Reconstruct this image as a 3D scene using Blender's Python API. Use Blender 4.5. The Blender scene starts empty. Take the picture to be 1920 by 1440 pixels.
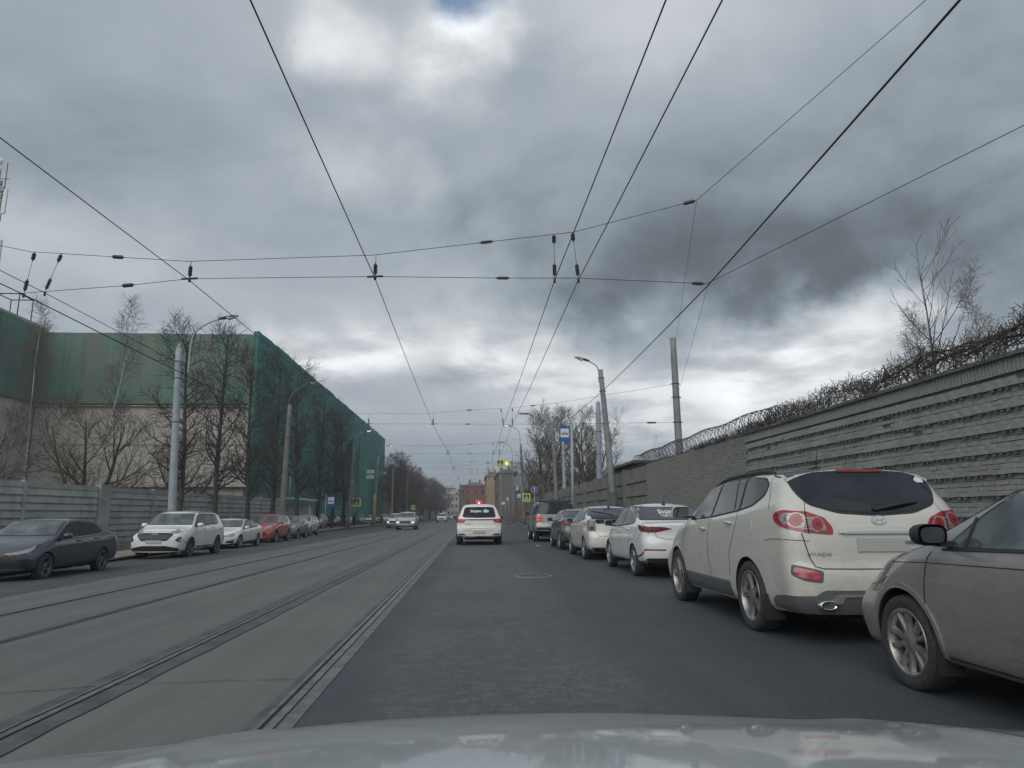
import bpy, bmesh, math, random
import numpy as np
from mathutils import Vector, Matrix
from mathutils.bvhtree import BVHTree
from mathutils.geometry import tessellate_polygon
D = bpy.data
S = bpy.context.scene
C = S.collection
rad = math.radians
PI = math.pi

# ---------------------------------------------------------------- camera
cam = D.objects.new('camera', D.cameras.new('camera'))
C.objects.link(cam)
cam.data.sensor_width = 36.0
cam.data.lens = 36.0 * 1317.46 / 1920.0
cam.data.clip_start = 0.05
cam.data.clip_end = 6000
_yaw, _pitch, _roll = 0.0558537, 0.184366, -0.0037083
_f = Vector((math.sin(_yaw) * math.cos(_pitch), math.cos(_yaw) * math.cos(_pitch), math.sin(_pitch)))
_r = Vector((math.cos(_yaw), -math.sin(_yaw), 0))
_u = _r.cross(_f)
_r2 = _r * math.cos(_roll) + _u * math.sin(_roll)
_u2 = -_r * math.sin(_roll) + _u * math.cos(_roll)
_m = Matrix((_r2, _u2, -_f)).transposed().to_4x4()
_m.translation = Vector((0, 0, 1.227))
cam.matrix_world = _m
S.camera = cam

# ---------------------------------------------------------------- shader mini language
class NT:
    def __init__(s, tree):
        s.t = tree; s.n = tree.nodes; s.l = tree.links
    def _in(s, sock, v):
        if hasattr(v, 'node'): s.l.new(v, sock)
        elif v is not None:
            if isinstance(v, (tuple, list)) and len(v) == 3 and sock.type == 'RGBA': v = (*v, 1)
            sock.default_value = v
    def node(s, typ, ins=None, out=0, **kw):
        n = s.n.new(typ)
        for k, v in kw.items(): setattr(n, k, v)
        for k, v in (ins or {}).items(): s._in(n.inputs[k], v)
        return n.outputs[out]
    def m(s, op, a, b=None, c=None, clamp=False):
        n = s.n.new('ShaderNodeMath'); n.operation = op; n.use_clamp = clamp
        s._in(n.inputs[0], a)
        if b is not None: s._in(n.inputs[1], b)
        if c is not None: s._in(n.inputs[2], c)
        return n.outputs[0]
    def vm(s, op, a, b=None, sc=None):
        n = s.n.new('ShaderNodeVectorMath'); n.operation = op
        s._in(n.inputs[0], a)
        if b is not None: s._in(n.inputs[1], b)
        if sc is not None: s._in(n.inputs[3], sc)
        return n.outputs[1] if op in ('DOT_PRODUCT', 'LENGTH') else n.outputs[0]
    def mix(s, f, a, b, mode='MIX'):
        n = s.n.new('ShaderNodeMix'); n.data_type = 'RGBA'; n.blend_type = mode
        s._in(n.inputs[0], f); s._in(n.inputs[6], a); s._in(n.inputs[7], b)
        return n.outputs[2]
    def noise(s, vec, scale, detail=4, rough=.55, dist=0, dim='3D'):
        n = s.n.new('ShaderNodeTexNoise'); n.noise_dimensions = dim
        if vec is not None: s._in(n.inputs['Vector'], vec)
        n.inputs['Scale'].default_value = scale; n.inputs['Detail'].default_value = detail
        n.inputs['Roughness'].default_value = rough; n.inputs['Distortion'].default_value = dist
        return n.outputs[0]
    def ramp(s, f, lo, hi, a=0.0, b=1.0, smooth=True):
        n = s.n.new('ShaderNodeMapRange')
        if smooth: n.interpolation_type = 'SMOOTHSTEP'
        s._in(n.inputs[0], f)
        n.inputs[1].default_value = lo; n.inputs[2].default_value = hi
        n.inputs[3].default_value = a; n.inputs[4].default_value = b
        return n.outputs[0]
    def coords(s, which='Object'):
        n = s.n.new('ShaderNodeTexCoord'); return n.outputs[which]
    def sep(s, v):
        n = s.n.new('ShaderNodeSeparateXYZ'); s._in(n.inputs[0], v); return n.outputs
    def comb(s, x, y, z):
        n = s.n.new('ShaderNodeCombineXYZ')
        for i, q in enumerate((x, y, z)): s._in(n.inputs[i], q)
        return n.outputs[0]

# ---------------------------------------------------------------- sky
W = D.worlds.new('World'); S.world = W; W.use_nodes = True
W.node_tree.nodes.clear()
w = NT(W.node_tree)
SUN_EL, SUN_AZ = rad(36), rad(-152)      # azimuth from +y towards +x; veiled by the cloud deck
sky = w.n.new('ShaderNodeTexSky'); sky.sky_type = 'NISHITA'; sky.sun_disc = False
sky.sun_elevation = SUN_EL; sky.sun_rotation = SUN_AZ
sky.air_density = 1.0; sky.dust_density = 1.5
dirv = w.coords('Generated')
sx, sy, sz = w.sep(dirv)
wz = w.noise(dirv, 3.2, 5, .6)
wz2 = w.noise(w.vm('ADD', dirv, (5.3, 2.1, 9.7)), 3.2, 5, .6)
fine1 = w.noise(dirv, 11, 5, .6)
az = w.m('ADD', w.m('ARCTAN2', sx, sy), w.m('MULTIPLY', w.m('SUBTRACT', wz, .5), .34))
az = w.m('ADD', az, w.m('MULTIPLY', w.m('SUBTRACT', fine1, .5), .12))
el = w.m('ADD', w.m('ARCSINE', sz), w.m('MULTIPLY', w.m('SUBTRACT', wz2, .5), .17))
el = w.m('ADD', el, w.m('MULTIPLY', w.m('SUBTRACT', fine1, .5), .05))
pz = w.m('ADD', w.m('MAXIMUM', sz, 0.0), .16)
cp = w.comb(w.m('DIVIDE', sx, pz), w.m('DIVIDE', sy, pz), 0.0)
n1 = w.noise(cp, .8, 7, .52, .3)
n2 = w.noise(w.vm('ADD', cp, (7.1, 3.3, 1.7)), 2.3, 8, .55, .2)
edge = w.ramp(w.noise(w.vm('ADD', cp, (1.9, 4.4, .3)), 1.15, 9, .60, .6), .42, .58)
lum = w.m('ADD', .48, w.m('MULTIPLY', w.m('SUBTRACT', n1, .5), .22))
lum = w.m('ADD', lum, w.m('MULTIPLY', w.m('SUBTRACT', edge, .5), w.ramp(sz, .05, .5, .03, .07)))
lum = w.m('ADD', lum, w.m('MULTIPLY', w.m('SUBTRACT', n2, .5), w.ramp(sz, .02, .45, .07, .20)))
gain = w.m('ADD', .25, w.m('MULTIPLY', w.ramp(n2, .34, .62), 1.0))
gain = w.m('ADD', gain, w.m('MULTIPLY', w.m('SUBTRACT', fine1, .5), .8))
BLOBS = [(-0.035, 0.632, 0.072, 0.061, 0.45), (-0.208, 0.624, 0.061, 0.034, 0.26), (0.007, 0.672, 0.053, 0.03, 0.2),
 (-0.161, 0.477, 0.091, 0.046, 0.12), (0.276, 0.648, 0.099, 0.053, 0.10), (-0.218, 0.231, 0.068, 0.03, 0.34), (-0.076, 0.243, 0.129, 0.046, 0.22),
 (0.087, 0.233, 0.114, 0.046, 0.2), (0.239, 0.181, 0.197, 0.053, 0.17), (0.481, 0.216, 0.129, 0.046, 0.36), (0.368, 0.16, 0.197, 0.053, 0.16),
 (0.534, 0.244, 0.053, 0.03, 0.12), (0.447, 0.12, 0.152, 0.038, 0.08), (0.35, 0.325, 0.243, 0.066, -0.18), (0.567, 0.385, 0.289, 0.129, -0.09),
 (0.057, 0.423, 0.152, 0.046, -0.09), (0.687, 0.49, 0.197, 0.197, -0.07), (-0.438, 0.424, 0.273, 0.099, -0.05), (0.209, 0.418, 0.167, 0.076, -0.07),
 (0.622, 0.284, 0.167, 0.061, -0.09), (-0.02, 0.049, 0.319, 0.042, -0.13), (0.151, 0.304, 0.061, 0.038, -0.07), (-0.569, 0.315, 0.129, 0.046, 0.06),
 (-0.585, 0.537, 0.19, 0.106, -0.07), (-0.045, 0.206, 0.046, 0.023, -0.12), (-0.329, 0.313, 0.19, 0.046, 0.05), (-0.313, 0.58, 0.19, 0.091, 0.05),
 (0.679, 0.198, 0.091, 0.038, -0.08), (-0.02, .53, .30, .075, -.075), (.42, .46, .30, .13, -.06), (-.42, .38, .26, .07, -.05), (.22, .36, .20, .06, -.05)]
def blob(a, e, ra, re):
    qa = w.m('DIVIDE', w.m('SUBTRACT', az, a), ra * 1.05); qe = w.m('DIVIDE', w.m('SUBTRACT', el, e), re * 1.05)
    q = w.m('ADD', w.m('MULTIPLY', qa, qa), w.m('MULTIPLY', qe, qe))
    return w.m('EXPONENT', w.m('MULTIPLY', w.m('MULTIPLY', q, w.m('ADD', .35, w.m('MULTIPLY', q, .3))), -1.0))
for a, e, ra, re, amp in BLOBS:
    bb = w.m('MULTIPLY', blob(a, e, ra, re), amp * (1.05 if amp > 0 else 1.02))
    if amp > .15: bb = w.m('MULTIPLY', bb, gain)
    if amp < -.06: bb = w.m('MULTIPLY', bb, w.m('ADD', .78, w.m('MULTIPLY', w.ramp(fine1, .36, .64), .32)))
    lum = w.m('ADD', lum, bb)
lum = w.m('SMOOTH_MAX', lum, .14, .12)
tint = w.mix(w.ramp(lum, .2, .75), (0.84, 1.0, 1.15), (.96, 1.0, 1.04))
cloudcol = w.mix(1.0, tint, w.comb(lum, lum, lum), 'MULTIPLY')
cloudcol = w.vm('SCALE', cloudcol, sc=10.0)
gap = w.m('MULTIPLY', blob(-0.017, 0.70, .055, .030), w.ramp(n2, .42, .55))
skymix = w.mix(w.m('MINIMUM', gap, .9), cloudcol, w.vm('SCALE', sky.outputs[0], sc=1.6))
bg = w.n.new('ShaderNodeBackground'); w._in(bg.inputs[0], skymix); bg.inputs[1].default_value = 0.1
wo = w.n.new('ShaderNodeOutputWorld'); w.l.new(bg.outputs[0], wo.inputs[0])
W.cycles.sampling_method = 'MANUAL' if hasattr(W, 'cycles') else 'NONE'
try: W.cycles.sample_map_resolution = 512
except Exception: pass

sun = D.objects.new('sun', D.lights.new('sun', 'SUN'))
C.objects.link(sun)
sun.data.energy = 1.5; sun.data.angle = rad(55); sun.data.color = (1, .97, .92)
_sd = Vector((math.sin(SUN_AZ) * math.cos(SUN_EL), math.cos(SUN_AZ) * math.cos(SUN_EL), math.sin(SUN_EL)))
sun.rotation_euler = _sd.to_track_quat('Z', 'Y').to_euler()
sun.location = (0, 60, 80)
vs = S.view_settings
vs.view_transform = 'Standard'; vs.look = 'None'; vs.gamma = 1; vs.use_curve_mapping = False
vs.exposure = 0.0

# ---------------------------------------------------------------- materials
MATS = {}
def mat(name, base, rough=.7, metal=0, spec=.5, noise=None, bump=None, coat=0, emit=None, fn=None, alpha=None):
    """noise: (scale, amount, other colour); bump: (scale, strength, distance)"""
    if name in MATS: return MATS[name]
    m = D.materials.new(name); m.use_nodes = True
    t = NT(m.node_tree); b = m.node_tree.nodes['Principled BSDF']
    b.inputs['Roughness'].default_value = rough; b.inputs['Metallic'].default_value = metal
    b.inputs['Specular IOR Level'].default_value = spec
    if coat: b.inputs['Coat Weight'].default_value = coat; b.inputs['Coat Roughness'].default_value = .06
    col = base
    co = t.coords('Object')
    if noise:
        sc, amt, oc = noise
        f = t.noise(co, sc, 6, .62)
        col = t.mix(t.m('MULTIPLY', t.ramp(f, .36, .64), amt), base, oc)
    if fn: col = fn(t, co, col, b)
    t._in(b.inputs['Base Color'], col)
    if bump:
        sc, st, dist = bump
        n = m.node_tree.nodes.new('ShaderNodeBump'); n.inputs['Strength'].default_value = st; n.inputs['Distance'].default_value = dist
        t.l.new(t.noise(co, sc, 5, .6), n.inputs['Height']); t.l.new(n.outputs[0], b.inputs['Normal'])
    if emit:
        b.inputs['Emission Color'].default_value = (*emit[0], 1); b.inputs['Emission Strength'].default_value = emit[1]
    if alpha: b.inputs['Alpha'].default_value = alpha
    MATS[name] = m
    return m

def set_bump(t, b, h, st, dist):
    n = t.n.new('ShaderNodeBump'); n.inputs['Strength'].default_value = st; n.inputs['Distance'].default_value = dist
    t.l.new(h, n.inputs['Height']); t.l.new(n.outputs[0], b.inputs['Normal'])

def paint(name, c, dirt=.35, metal=.15, rough=.34, dcol=(.16, .15, .13)):
    def fn(t, co, col, b):
        x, y, z = t.sep(co)
        f = t.noise(co, 2.3, 7, .68); f2 = t.noise(t.vm('MULTIPLY', co, (1, 1, 4)), 9, 5, .6)
        low = t.ramp(z, 1.25, .25, .12, 1.0)
        d = t.m('MULTIPLY', t.ramp(f, .34, .72), low)
        d = t.m('ADD', t.m('MULTIPLY', d, .75), t.m('MULTIPLY', t.m('MULTIPLY', t.ramp(f2, .42, .66), low), .35))
        d = t.m('MULTIPLY', d, dirt, clamp=True)
        r = t.m('ADD', rough, t.m('MULTIPLY', d, .5), clamp=True)
        t._in(b.inputs['Roughness'], r)
        t._in(b.inputs['Coat Weight'], t.m('SUBTRACT', .95, d, clamp=True))
        return t.mix(d, col, dcol)
    return mat(name, c, rough, metal, .5, fn=fn, coat=.6)

def plain(name, c, rough=.6, metal=0, nz=20, amt=.4, dark=.75, bump=None):
    return mat(name, c, rough, metal, noise=(nz, amt, tuple(q * dark for q in c)), bump=bump)

M_BLACK = plain('black_plastic', (.022, .023, .026), .55)
M_GAP = plain('gap_rubber', (.012, .012, .013), .8)
M_TYRE = plain('tyre_rubber', (.026, .026, .028), .85, 0, 30, .8, 1.9, (60, .4, .004))
M_UNDER = plain('underbody', (.016, .016, .018), .85)
M_CHROME = plain('chrome', (.62, .63, .64), .16, 1, 12, .2, .8)
M_RIM = plain('alloy_rim', (.36, .355, .34), .38, .7, 18, .7, .55)
M_RIMD = plain('dark_rim', (.16, .16, .17), .4, .6, 18, .6, .6)
M_STEELRIM = plain('steel_rim', (.30, .31, .33), .5, .5, 18, .6, .6)
M_BRAKE = plain('brake_disc', (.10, .09, .085), .5, .6, 18, .6, .6)
def _glass(t, co, col, b):
    b.inputs['Specular IOR Level'].default_value = .42
    f = t.noise(co, 1.4, 4, .6)
    t._in(b.inputs['Roughness'], t.m('ADD', .05, t.m('MULTIPLY', f, .1)))
    return t.mix(t.ramp(f, .35, .7), (.010, .015, .021), (.028, .038, .048))
M_GLASS = mat('tinted_glass', (.02, .025, .03), .08, 0, .8, fn=_glass)
M_GLASSC = mat('clear_glass', (.05, .065, .07), .08, 0, .8, fn=lambda t, co, c, b: t.mix(t.ramp(t.noise(co, 2.2, 4), .35, .7), (.035, .05, .055), (.13, .155, .165)))
M_RED = mat('red_lens', (.34, .02, .028), .22, 0, .7, noise=(40, .5, (.2, .012, .016)), coat=.4)
M_REDDK = mat('dark_red_lens', (.13, .012, .02), .2, 0, .7, noise=(40, .5, (.08, .01, .014)), coat=.4)
M_REDLIT = mat('lit_red_lens', (.6, .06, .05), .3, 0, .5, noise=(40, .3, (.5, .04, .03)), emit=((1, .16, .1), .35))
M_CLEAR = mat('clear_lens', (.42, .42, .42), .18, .3, .8, noise=(55, .9, (.12, .13, .14)), coat=.5)
M_SMOKE = mat('smoked_lens', (.10, .105, .115), .15, .2, .8, noise=(45, .9, (.4, .4, .41)), coat=.5)
M_ORANGE = plain('amber_lens', (.5, .2, .04), .3)
M_PLATE = plain('number_plate', (.42, .42, .40), .5, 0, 6, .3, .8)
M_WHITE = plain('white_print', (.75, .75, .74), .5)
M_LIT = mat('lit_lamp', (.9, .9, .85), .3, 0, .5, noise=(30, .1, (.8, .8, .8)), emit=((.95, 1, 1), .9))

# ---------------------------------------------------------------- mesh tools
class MB:
    def __init__(s): s.v = []; s.f = []; s.mi = []; s.sm = []
    def add(s, vs, fs, mi=0, smooth=False):
        o = len(s.v); s.v.extend([tuple(q) for q in vs])
        for f in fs: s.f.append(tuple(i + o for i in f)); s.mi.append(mi); s.sm.append(smooth)
        return s
    def box(s, c, d, rz=0, mi=0, M=None, taper=None):
        x, y, z = d[0] / 2, d[1] / 2, d[2] / 2
        tp = taper or 1.0
        vs = [(-x, -y, -z), (x, -y, -z), (x, y, -z), (-x, y, -z), (-x * tp, -y * tp, z), (x * tp, -y * tp, z), (x * tp, y * tp, z), (-x * tp, y * tp, z)]
        if M is not None: vs = [M @ Vector(q) for q in vs]
        elif rz:
            cc, ss = math.cos(rz), math.sin(rz); vs = [(a * cc - b * ss, a * ss + b * cc, e) for a, b, e in vs]
        vs = [(a + c[0], b + c[1], e + c[2]) for a, b, e in vs]
        return s.add(vs, [(0, 3, 2, 1), (4, 5, 6, 7), (0, 1, 5, 4), (1, 2, 6, 5), (2, 3, 7, 6), (3, 0, 4, 7)], mi)
    def tube(s, pts, rads, n=6, mi=0, caps=True, smooth=True):
        pts = [Vector(q) for q in pts]
        if not hasattr(rads, '__len__'): rads = [rads] * len(pts)
        vs = []; fs = []; k = len(pts); ref = None
        for i, q in enumerate(pts):
            t = (pts[min(i + 1, k - 1)] - pts[max(i - 1, 0)])
            if t.length < 1e-9: t = Vector((0, 0, 1))
            t.normalize()
            if ref is None: ref = Vector((0, 0, 1)) if abs(t.z) < .9 else Vector((1, 0, 0))
            a = (ref - t * ref.dot(t))
            if a.length < 1e-6: a = t.orthogonal()
            a.normalize(); b = t.cross(a); ref = a
            r = rads[i]
            for j in range(n):
                th = 2 * PI * j / n
                vs.append(q + a * (math.cos(th) * r) + b * (math.sin(th) * r))
        for i in range(k - 1):
            for j in range(n):
                j2 = (j + 1) % n
                fs.append((i * n + j, i * n + j2, (i + 1) * n + j2, (i + 1) * n + j))
        if caps:
            fs.append(tuple(range(n))[::-1]); fs.append(tuple((k - 1) * n + j for j in range(n)))
        return s.add(vs, fs, mi, smooth)
    def prism(s, poly, z0, z1, mi=0, M=None, smooth=False):
        n = len(poly)
        vs = [Vector((x, y, z0)) for x, y in poly] + [Vector((x, y, z1)) for x, y in poly]
        if M is not None: vs = [M @ q for q in vs]
        fs = [tuple(range(n))[::-1], tuple(range(n, 2 * n))] + [(i, (i + 1) % n, n + (i + 1) % n, n + i) for i in range(n)]
        return s.add(vs, fs, mi, smooth)
    def lathe(s, prof, n=32, axis='z', mi=0, M=None, smooth=True, closed=False):
        """prof: list of (r, h)"""
        vs = []; fs = []; k = len(prof)
        for r, h in prof:
            for j in range(n):
                th = 2 * PI * j / n; a, b = r * math.cos(th), r * math.sin(th)
                vs.append((a, b, h) if axis == 'z' else ((h, a, b) if axis == 'x' else (b, h, a)))
        for i in range(k if closed else k - 1):
            i2 = (i + 1) % k
            for j in range(n):
                j2 = (j + 1) % n; fs.append((i * n + j, i * n + j2, i2 * n + j2, i2 * n + j))
        if M is not None: vs = [M @ Vector(q) for q in vs]
        return s.add(vs, fs, mi, smooth)
    def disc(s, c, r, n=24, mi=0, M=None):
        vs = [(c[0] + r * math.cos(2 * PI * j / n), c[1] + r * math.sin(2 * PI * j / n), c[2]) for j in range(n)]
        if M is not None: vs = [M @ Vector(q) for q in vs]
        return s.add(vs, [tuple(range(n))], mi)
    def mesh(s, name, mats, sharp=None):
        me = D.meshes.new(name); me.from_pydata(s.v, [], s.f)
        me.polygons.foreach_set('material_index', s.mi)
        me.polygons.foreach_set('use_smooth', s.sm)
        for m in (mats if isinstance(mats, (list, tuple)) else [mats]): me.materials.append(m)
        me.update()
        if sharp: me.set_sharp_from_angle(angle=rad(sharp))
        return me
    def build(s, name, mats, parent=None, loc=None, sharp=None):
        return link(name, s.mesh(name, mats, sharp), parent, loc)

def link(name, me, parent=None, loc=None, rot=None, scale=None):
    o = D.objects.new(name, me); C.objects.link(o)
    if parent is not None: o.parent = parent
    if loc is not None: o.location = loc
    if rot is not None: o.rotation_euler = rot
    if scale is not None: o.scale = scale if hasattr(scale, '__len__') else (scale,) * 3
    return o
def tag(o, label=None, cat=None, group=None, kind=None):
    if label: o['label'] = label
    if cat: o['category'] = cat
    if group: o['group'] = group
    if kind: o['kind'] = kind
    return o
def thing(name, label, cat, loc=(0, 0, 0), rz=0, group=None):
    o = link(name, None, None, loc, (0, 0, rz)); o.empty_display_size = .2
    return tag(o, label, cat, group)
def copy_tree(o, parent=None):
    kids = list(o.children)
    c = o.copy(); C.objects.link(c)
    if parent is not None: c.parent = parent
    for k in kids: copy_tree(k, c)
    return c
def text_mesh(txt, size, bold=0.0, shear=0.0):
    cu = D.curves.new('lettering', 'FONT'); cu.body = txt; cu.size = size; cu.align_x = 'CENTER'; cu.align_y = 'CENTER'
    cu.offset = bold; cu.shear = shear; cu.resolution_u = 2
    o = D.objects.new('lettering', cu); C.objects.link(o)
    dg = bpy.context.evaluated_depsgraph_get(); dg.update()
    me = D.meshes.new_from_object(o.evaluated_get(dg))
    D.objects.remove(o); D.curves.remove(cu)
    v = [tuple(q.co[:2]) for q in me.vertices]; f = [tuple(q.vertices) for q in me.polygons]
    D.meshes.remove(me)
    return v, f
# ---------------------------------------------------------------- cars
def smooth1(a, k):
    if k < 1: return a
    ker = np.exp(-.5 * (np.arange(-3 * k, 3 * k + 1) / k) ** 2); ker /= ker.sum()
    p = np.pad(a, 3 * k, mode='reflect', reflect_type='odd')
    return np.convolve(p, ker, mode='same')[3 * k:-3 * k]
def curve(pts, smooth=.05):
    """piecewise linear profile smoothed with a gaussian of the given width (m)"""
    xs = np.arange(pts[0][0], pts[-1][0] + .005, .01)
    ys = np.interp(xs, [q[0] for q in pts], [q[1] for q in pts])
    ys = smooth1(ys, int(smooth / .01))
    return lambda v: np.interp(v, xs, ys)

def round_poly(poly, r, n=4):
    out = []; k = len(poly)
    for i in range(k):
        p0, p1, p2 = (Vector(poly[(i - 1) % k]), Vector(poly[i]), Vector(poly[(i + 1) % k]))
        a, b = p0 - p1, p2 - p1
        if a.length < 1e-6 or b.length < 1e-6: continue
        rr = min(r, a.length * .45, b.length * .45)
        a = p1 + a.normalized() * rr; b = p1 + b.normalized() * rr
        for j in range(n + 1):
            t = j / n; q = a * (1 - t) ** 2 + p1 * 2 * t * (1 - t) + b * t * t
            out.append((q.x, q.y))
    return out
def clip(poly, nx, ny, d):
    """keep the part with nx*x+ny*y >= d"""
    out = []; k = len(poly)
    for i in range(k):
        a, b = poly[i], poly[(i + 1) % k]
        fa, fb = nx * a[0] + ny * a[1] - d, nx * b[0] + ny * b[1] - d
        if fa >= 0: out.append(a)
        if fa * fb < 0:
            t = fa / (fa - fb); out.append((a[0] + (b[0] - a[0]) * t, a[1] + (b[1] - a[1]) * t))
    return out
def grow_poly(poly, d):
    k = len(poly); ar = sum(poly[i][0] * poly[(i + 1) % k][1] - poly[(i + 1) % k][0] * poly[i][1] for i in range(k))
    sg = 1 if ar > 0 else -1
    out = []
    for i in range(k):
        a, b, c = Vector(poly[(i - 1) % k]), Vector(poly[i]), Vector(poly[(i + 1) % k])
        e = (b - a); g = (c - b)
        n = Vector((0, 0))
        if e.length > 1e-7: n += Vector((e.y, -e.x)).normalized()
        if g.length > 1e-7: n += Vector((g.y, -g.x)).normalized()
        if n.length > 1e-7: n.normalize()
        q = b + n * d * sg; out.append((q.x, q.y))
    return out
def band(pts, wd):
    """closed polygon strip along a polyline"""
    L = []; R = []; k = len(pts)
    for i in range(k):
        a = Vector(pts[max(i - 1, 0)]); b = Vector(pts[min(i + 1, k - 1)]); t = (b - a).normalized(); n = Vector((-t.y, t.x)) * wd / 2
        q = Vector(pts[i]); L.append(tuple(q + n)); R.append(tuple(q - n))
    return L + R[::-1]

class Car:
    def __init__(s, name, label, group, spec, paintm, loc, facing=1, cat='car'):
        s.sp = sp = dict(DEF); sp.update(spec); s.paint = paintm
        s.root = thing(name, label, cat, loc, 0 if facing > 0 else PI, group)
        s.L, s.W, s.H = sp['L'], sp['W'], sp['H']
        s.shell()
    def hwgh(s, z, y=None):
        y = s.L * .5 if y is None else y
        xb = s.W / 2 * .955; return xb - max(0, z - float(s.belt(y))) * s.sp['tumble']
    def shell(s):
        sp = s.sp; L, W = s.L, s.W
        s.top = curve(sp['top'], sp['tsm']); s.belt = curve(sp['belt'], .08); s.bot = curve(sp['bot'], .05)
        rp = curve(sp['rear'], .03); fp = curve(sp['front'], .03)
        wd = curve(sp['plan'], .2)
        q = sp['q']
        J = max(18, int(L / (.055 / q))); NI = max(5, int(13 * q)); NG = max(4, int(10 * q)); K = max(5, int(9 * q))
        ys = np.linspace(0, L, J + 1)
        ks = np.sin(np.linspace(-PI / 2, PI / 2, 2 * K + 1))
        lowt = np.linspace(0, 1, NI + 1)
        lx = np.interp(lowt, [0, .06, .16, .3, .5, .72, .88, 1], sp['sec'])
        V = np.zeros((J + 1, NI + NG + 1, 2 * K + 1, 3))
        for j, y in enumerate(ys):
            zt = float(s.top(y)); zb = float(s.bot(y)); ze_crown = sp['crown']
            be = min(float(s.belt(y)), zt - .03)
            hw = W / 2 * float(wd(y))
            hg = zt - be
            cr = min(ze_crown, hg * .45)
            zedge = zt - cr
            zz = list(zb + (be - zb) * lowt); xx = list(hw * lx)
            xb = hw * lx[-1]
            for i in range(1, NG + 1):
                t = i / NG
                z = be + (zedge - be) * t
                x = xb - (z - be) * sp['tumble'] - .012 * math.sin(min(t * 4, 1) * PI / 2) * min(1, hg / .3)
                # roof corner rounding
                rc = min(.10, hg * .5)
                dz = (zedge - z)
                if dz < rc and hg > .02:
                    x -= rc * .55 * (1 - math.sqrt(max(0, 1 - ((rc - dz) / rc) ** 2)))
                zz.append(z); xx.append(x)
            xe = xx[-1]
            for i in range(len(zz)):
                ti = max(0, (zz[i] - zb)) / max(1e-5, zedge - zb)
                for k in range(2 * K + 1):
                    crown = cr * (1 - abs(ks[k]) ** 2.4)
                    V[j, i, k] = (xx[i] * ks[k], y, zz[i] + crown * ti ** 6)
        # end shaping
        def sup(xn, pw): return 1 - (max(0.0, 1 - abs(xn) ** pw)) ** (1 / pw)
        bul = np.array([sup(k, sp['pw']) for k in ks])
        bulf = np.array([sup(k, sp['pwf']) for k in ks])
        R0, F0 = sp['fade']
        for j, y in enumerate(ys):
            fr = max(0, 1 - y / R0); ff = max(0, 1 - (L - y) / F0)
            if fr > 0:
                V[j, :, :, 1] += fr * (rp(V[j, :, :, 2]) + sp['rb'] * bul[None, :])
            if ff > 0:
                V[j, :, :, 1] -= ff * (fp(V[j, :, :, 2]) + sp['fb'] * bulf[None, :])
        I = NI + NG
        mb = MB(); idx = {}
        def vid(j, i, k):
            key = (j, i, k)
            if key not in idx: idx[key] = len(mb.v); mb.v.append(tuple(V[j, i, k]))
            return idx[key]
        def quad(a, b, c, d, mi=0): mb.f.append((a, b, c, d)); mb.mi.append(mi); mb.sm.append(True)
        K2 = 2 * K
        for j in range(J):
            for i in range(I):
                quad(vid(j, i, 0), vid(j, i + 1, 0), vid(j + 1, i + 1, 0), vid(j + 1, i, 0))
                quad(vid(j, i, K2), vid(j + 1, i, K2), vid(j + 1, i + 1, K2), vid(j, i + 1, K2))
            for k in range(K2):
                quad(vid(j, I, k), vid(j, I, k + 1), vid(j + 1, I, k + 1), vid(j + 1, I, k))
                quad(vid(j, 0, k), vid(j + 1, 0, k), vid(j + 1, 0, k + 1), vid(j, 0, k + 1), 1)
        for i in range(I):
            for k in range(K2):
                quad(vid(0, i, k), vid(0, i, k + 1), vid(0, i + 1, k + 1), vid(0, i + 1, k))
                quad(vid(J, i, k), vid(J, i + 1, k), vid(J, i + 1, k + 1), vid(J, i, k + 1))
        s.bvh = BVHTree.FromPolygons([Vector(v) for v in mb.v], mb.f)
        s.body = mb.build('body', [s.paint, M_UNDER], s.root)
        r = sp['r']; s.wy = (sp['ro'], sp['ro'] + sp['wb'])
        if sp['arch']:
            cm = MB()
            for sd in (-1, 1):
                for wy in s.wy:
                    ra = r + sp['arch']
                    prof = [(0.001, sd * (W / 2 - .34)), (ra, sd * (W / 2 - .34)), (ra, sd * (W / 2 + .2)), (.001, sd * (W / 2 + .2))]
                    cm.lathe(prof if sd > 0 else prof[::-1], 32, 'x', M=Matrix.Translation((0, wy, r - .005)))
            cut = cm.build('cutter', [M_UNDER])
            bm = bmesh.new(); bm.from_mesh(cut.data); bmesh.ops.remove_doubles(bm, verts=bm.verts, dist=.004); bmesh.ops.recalc_face_normals(bm, faces=bm.faces); bm.to_mesh(cut.data); bm.free()
            bm = bmesh.new(); bm.from_mesh(s.body.data); bmesh.ops.recalc_face_normals(bm, faces=bm.faces); bm.to_mesh(s.body.data); bm.free()
            cut.matrix_world = s.root.matrix_world.copy()
            md = s.body.modifiers.new('b', 'BOOLEAN'); md.operation = 'DIFFERENCE'; md.object = cut; md.solver = 'EXACT'
            md.material_mode = 'TRANSFER'
            s.body.parent = None; cut.matrix_world = Matrix.Identity(4)
            dg = bpy.context.evaluated_depsgraph_get(); dg.update()
            me = D.meshes.new_from_object(s.body.evaluated_get(dg))
            s.body.modifiers.clear()
            old = s.body.data; s.body.data = me; me.name = 'body'; D.meshes.remove(old)
            s.body.parent = s.root
            cmm = cut.data; D.objects.remove(cut); D.meshes.remove(cmm)
        s.body.data.set_sharp_from_angle(angle=rad(38))
        for k, wy in enumerate(s.wy):
            for sd in (-1, 1): s.wheel(sd, wy)
        # underbody block between the wheels hides daylight
        if sp['q'] > .5:
            ub = MB(); ub.box((0, L / 2, .30), (W * .62, L * .86, .16)); ub.build('chassis', [M_UNDER], s.root)
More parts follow.
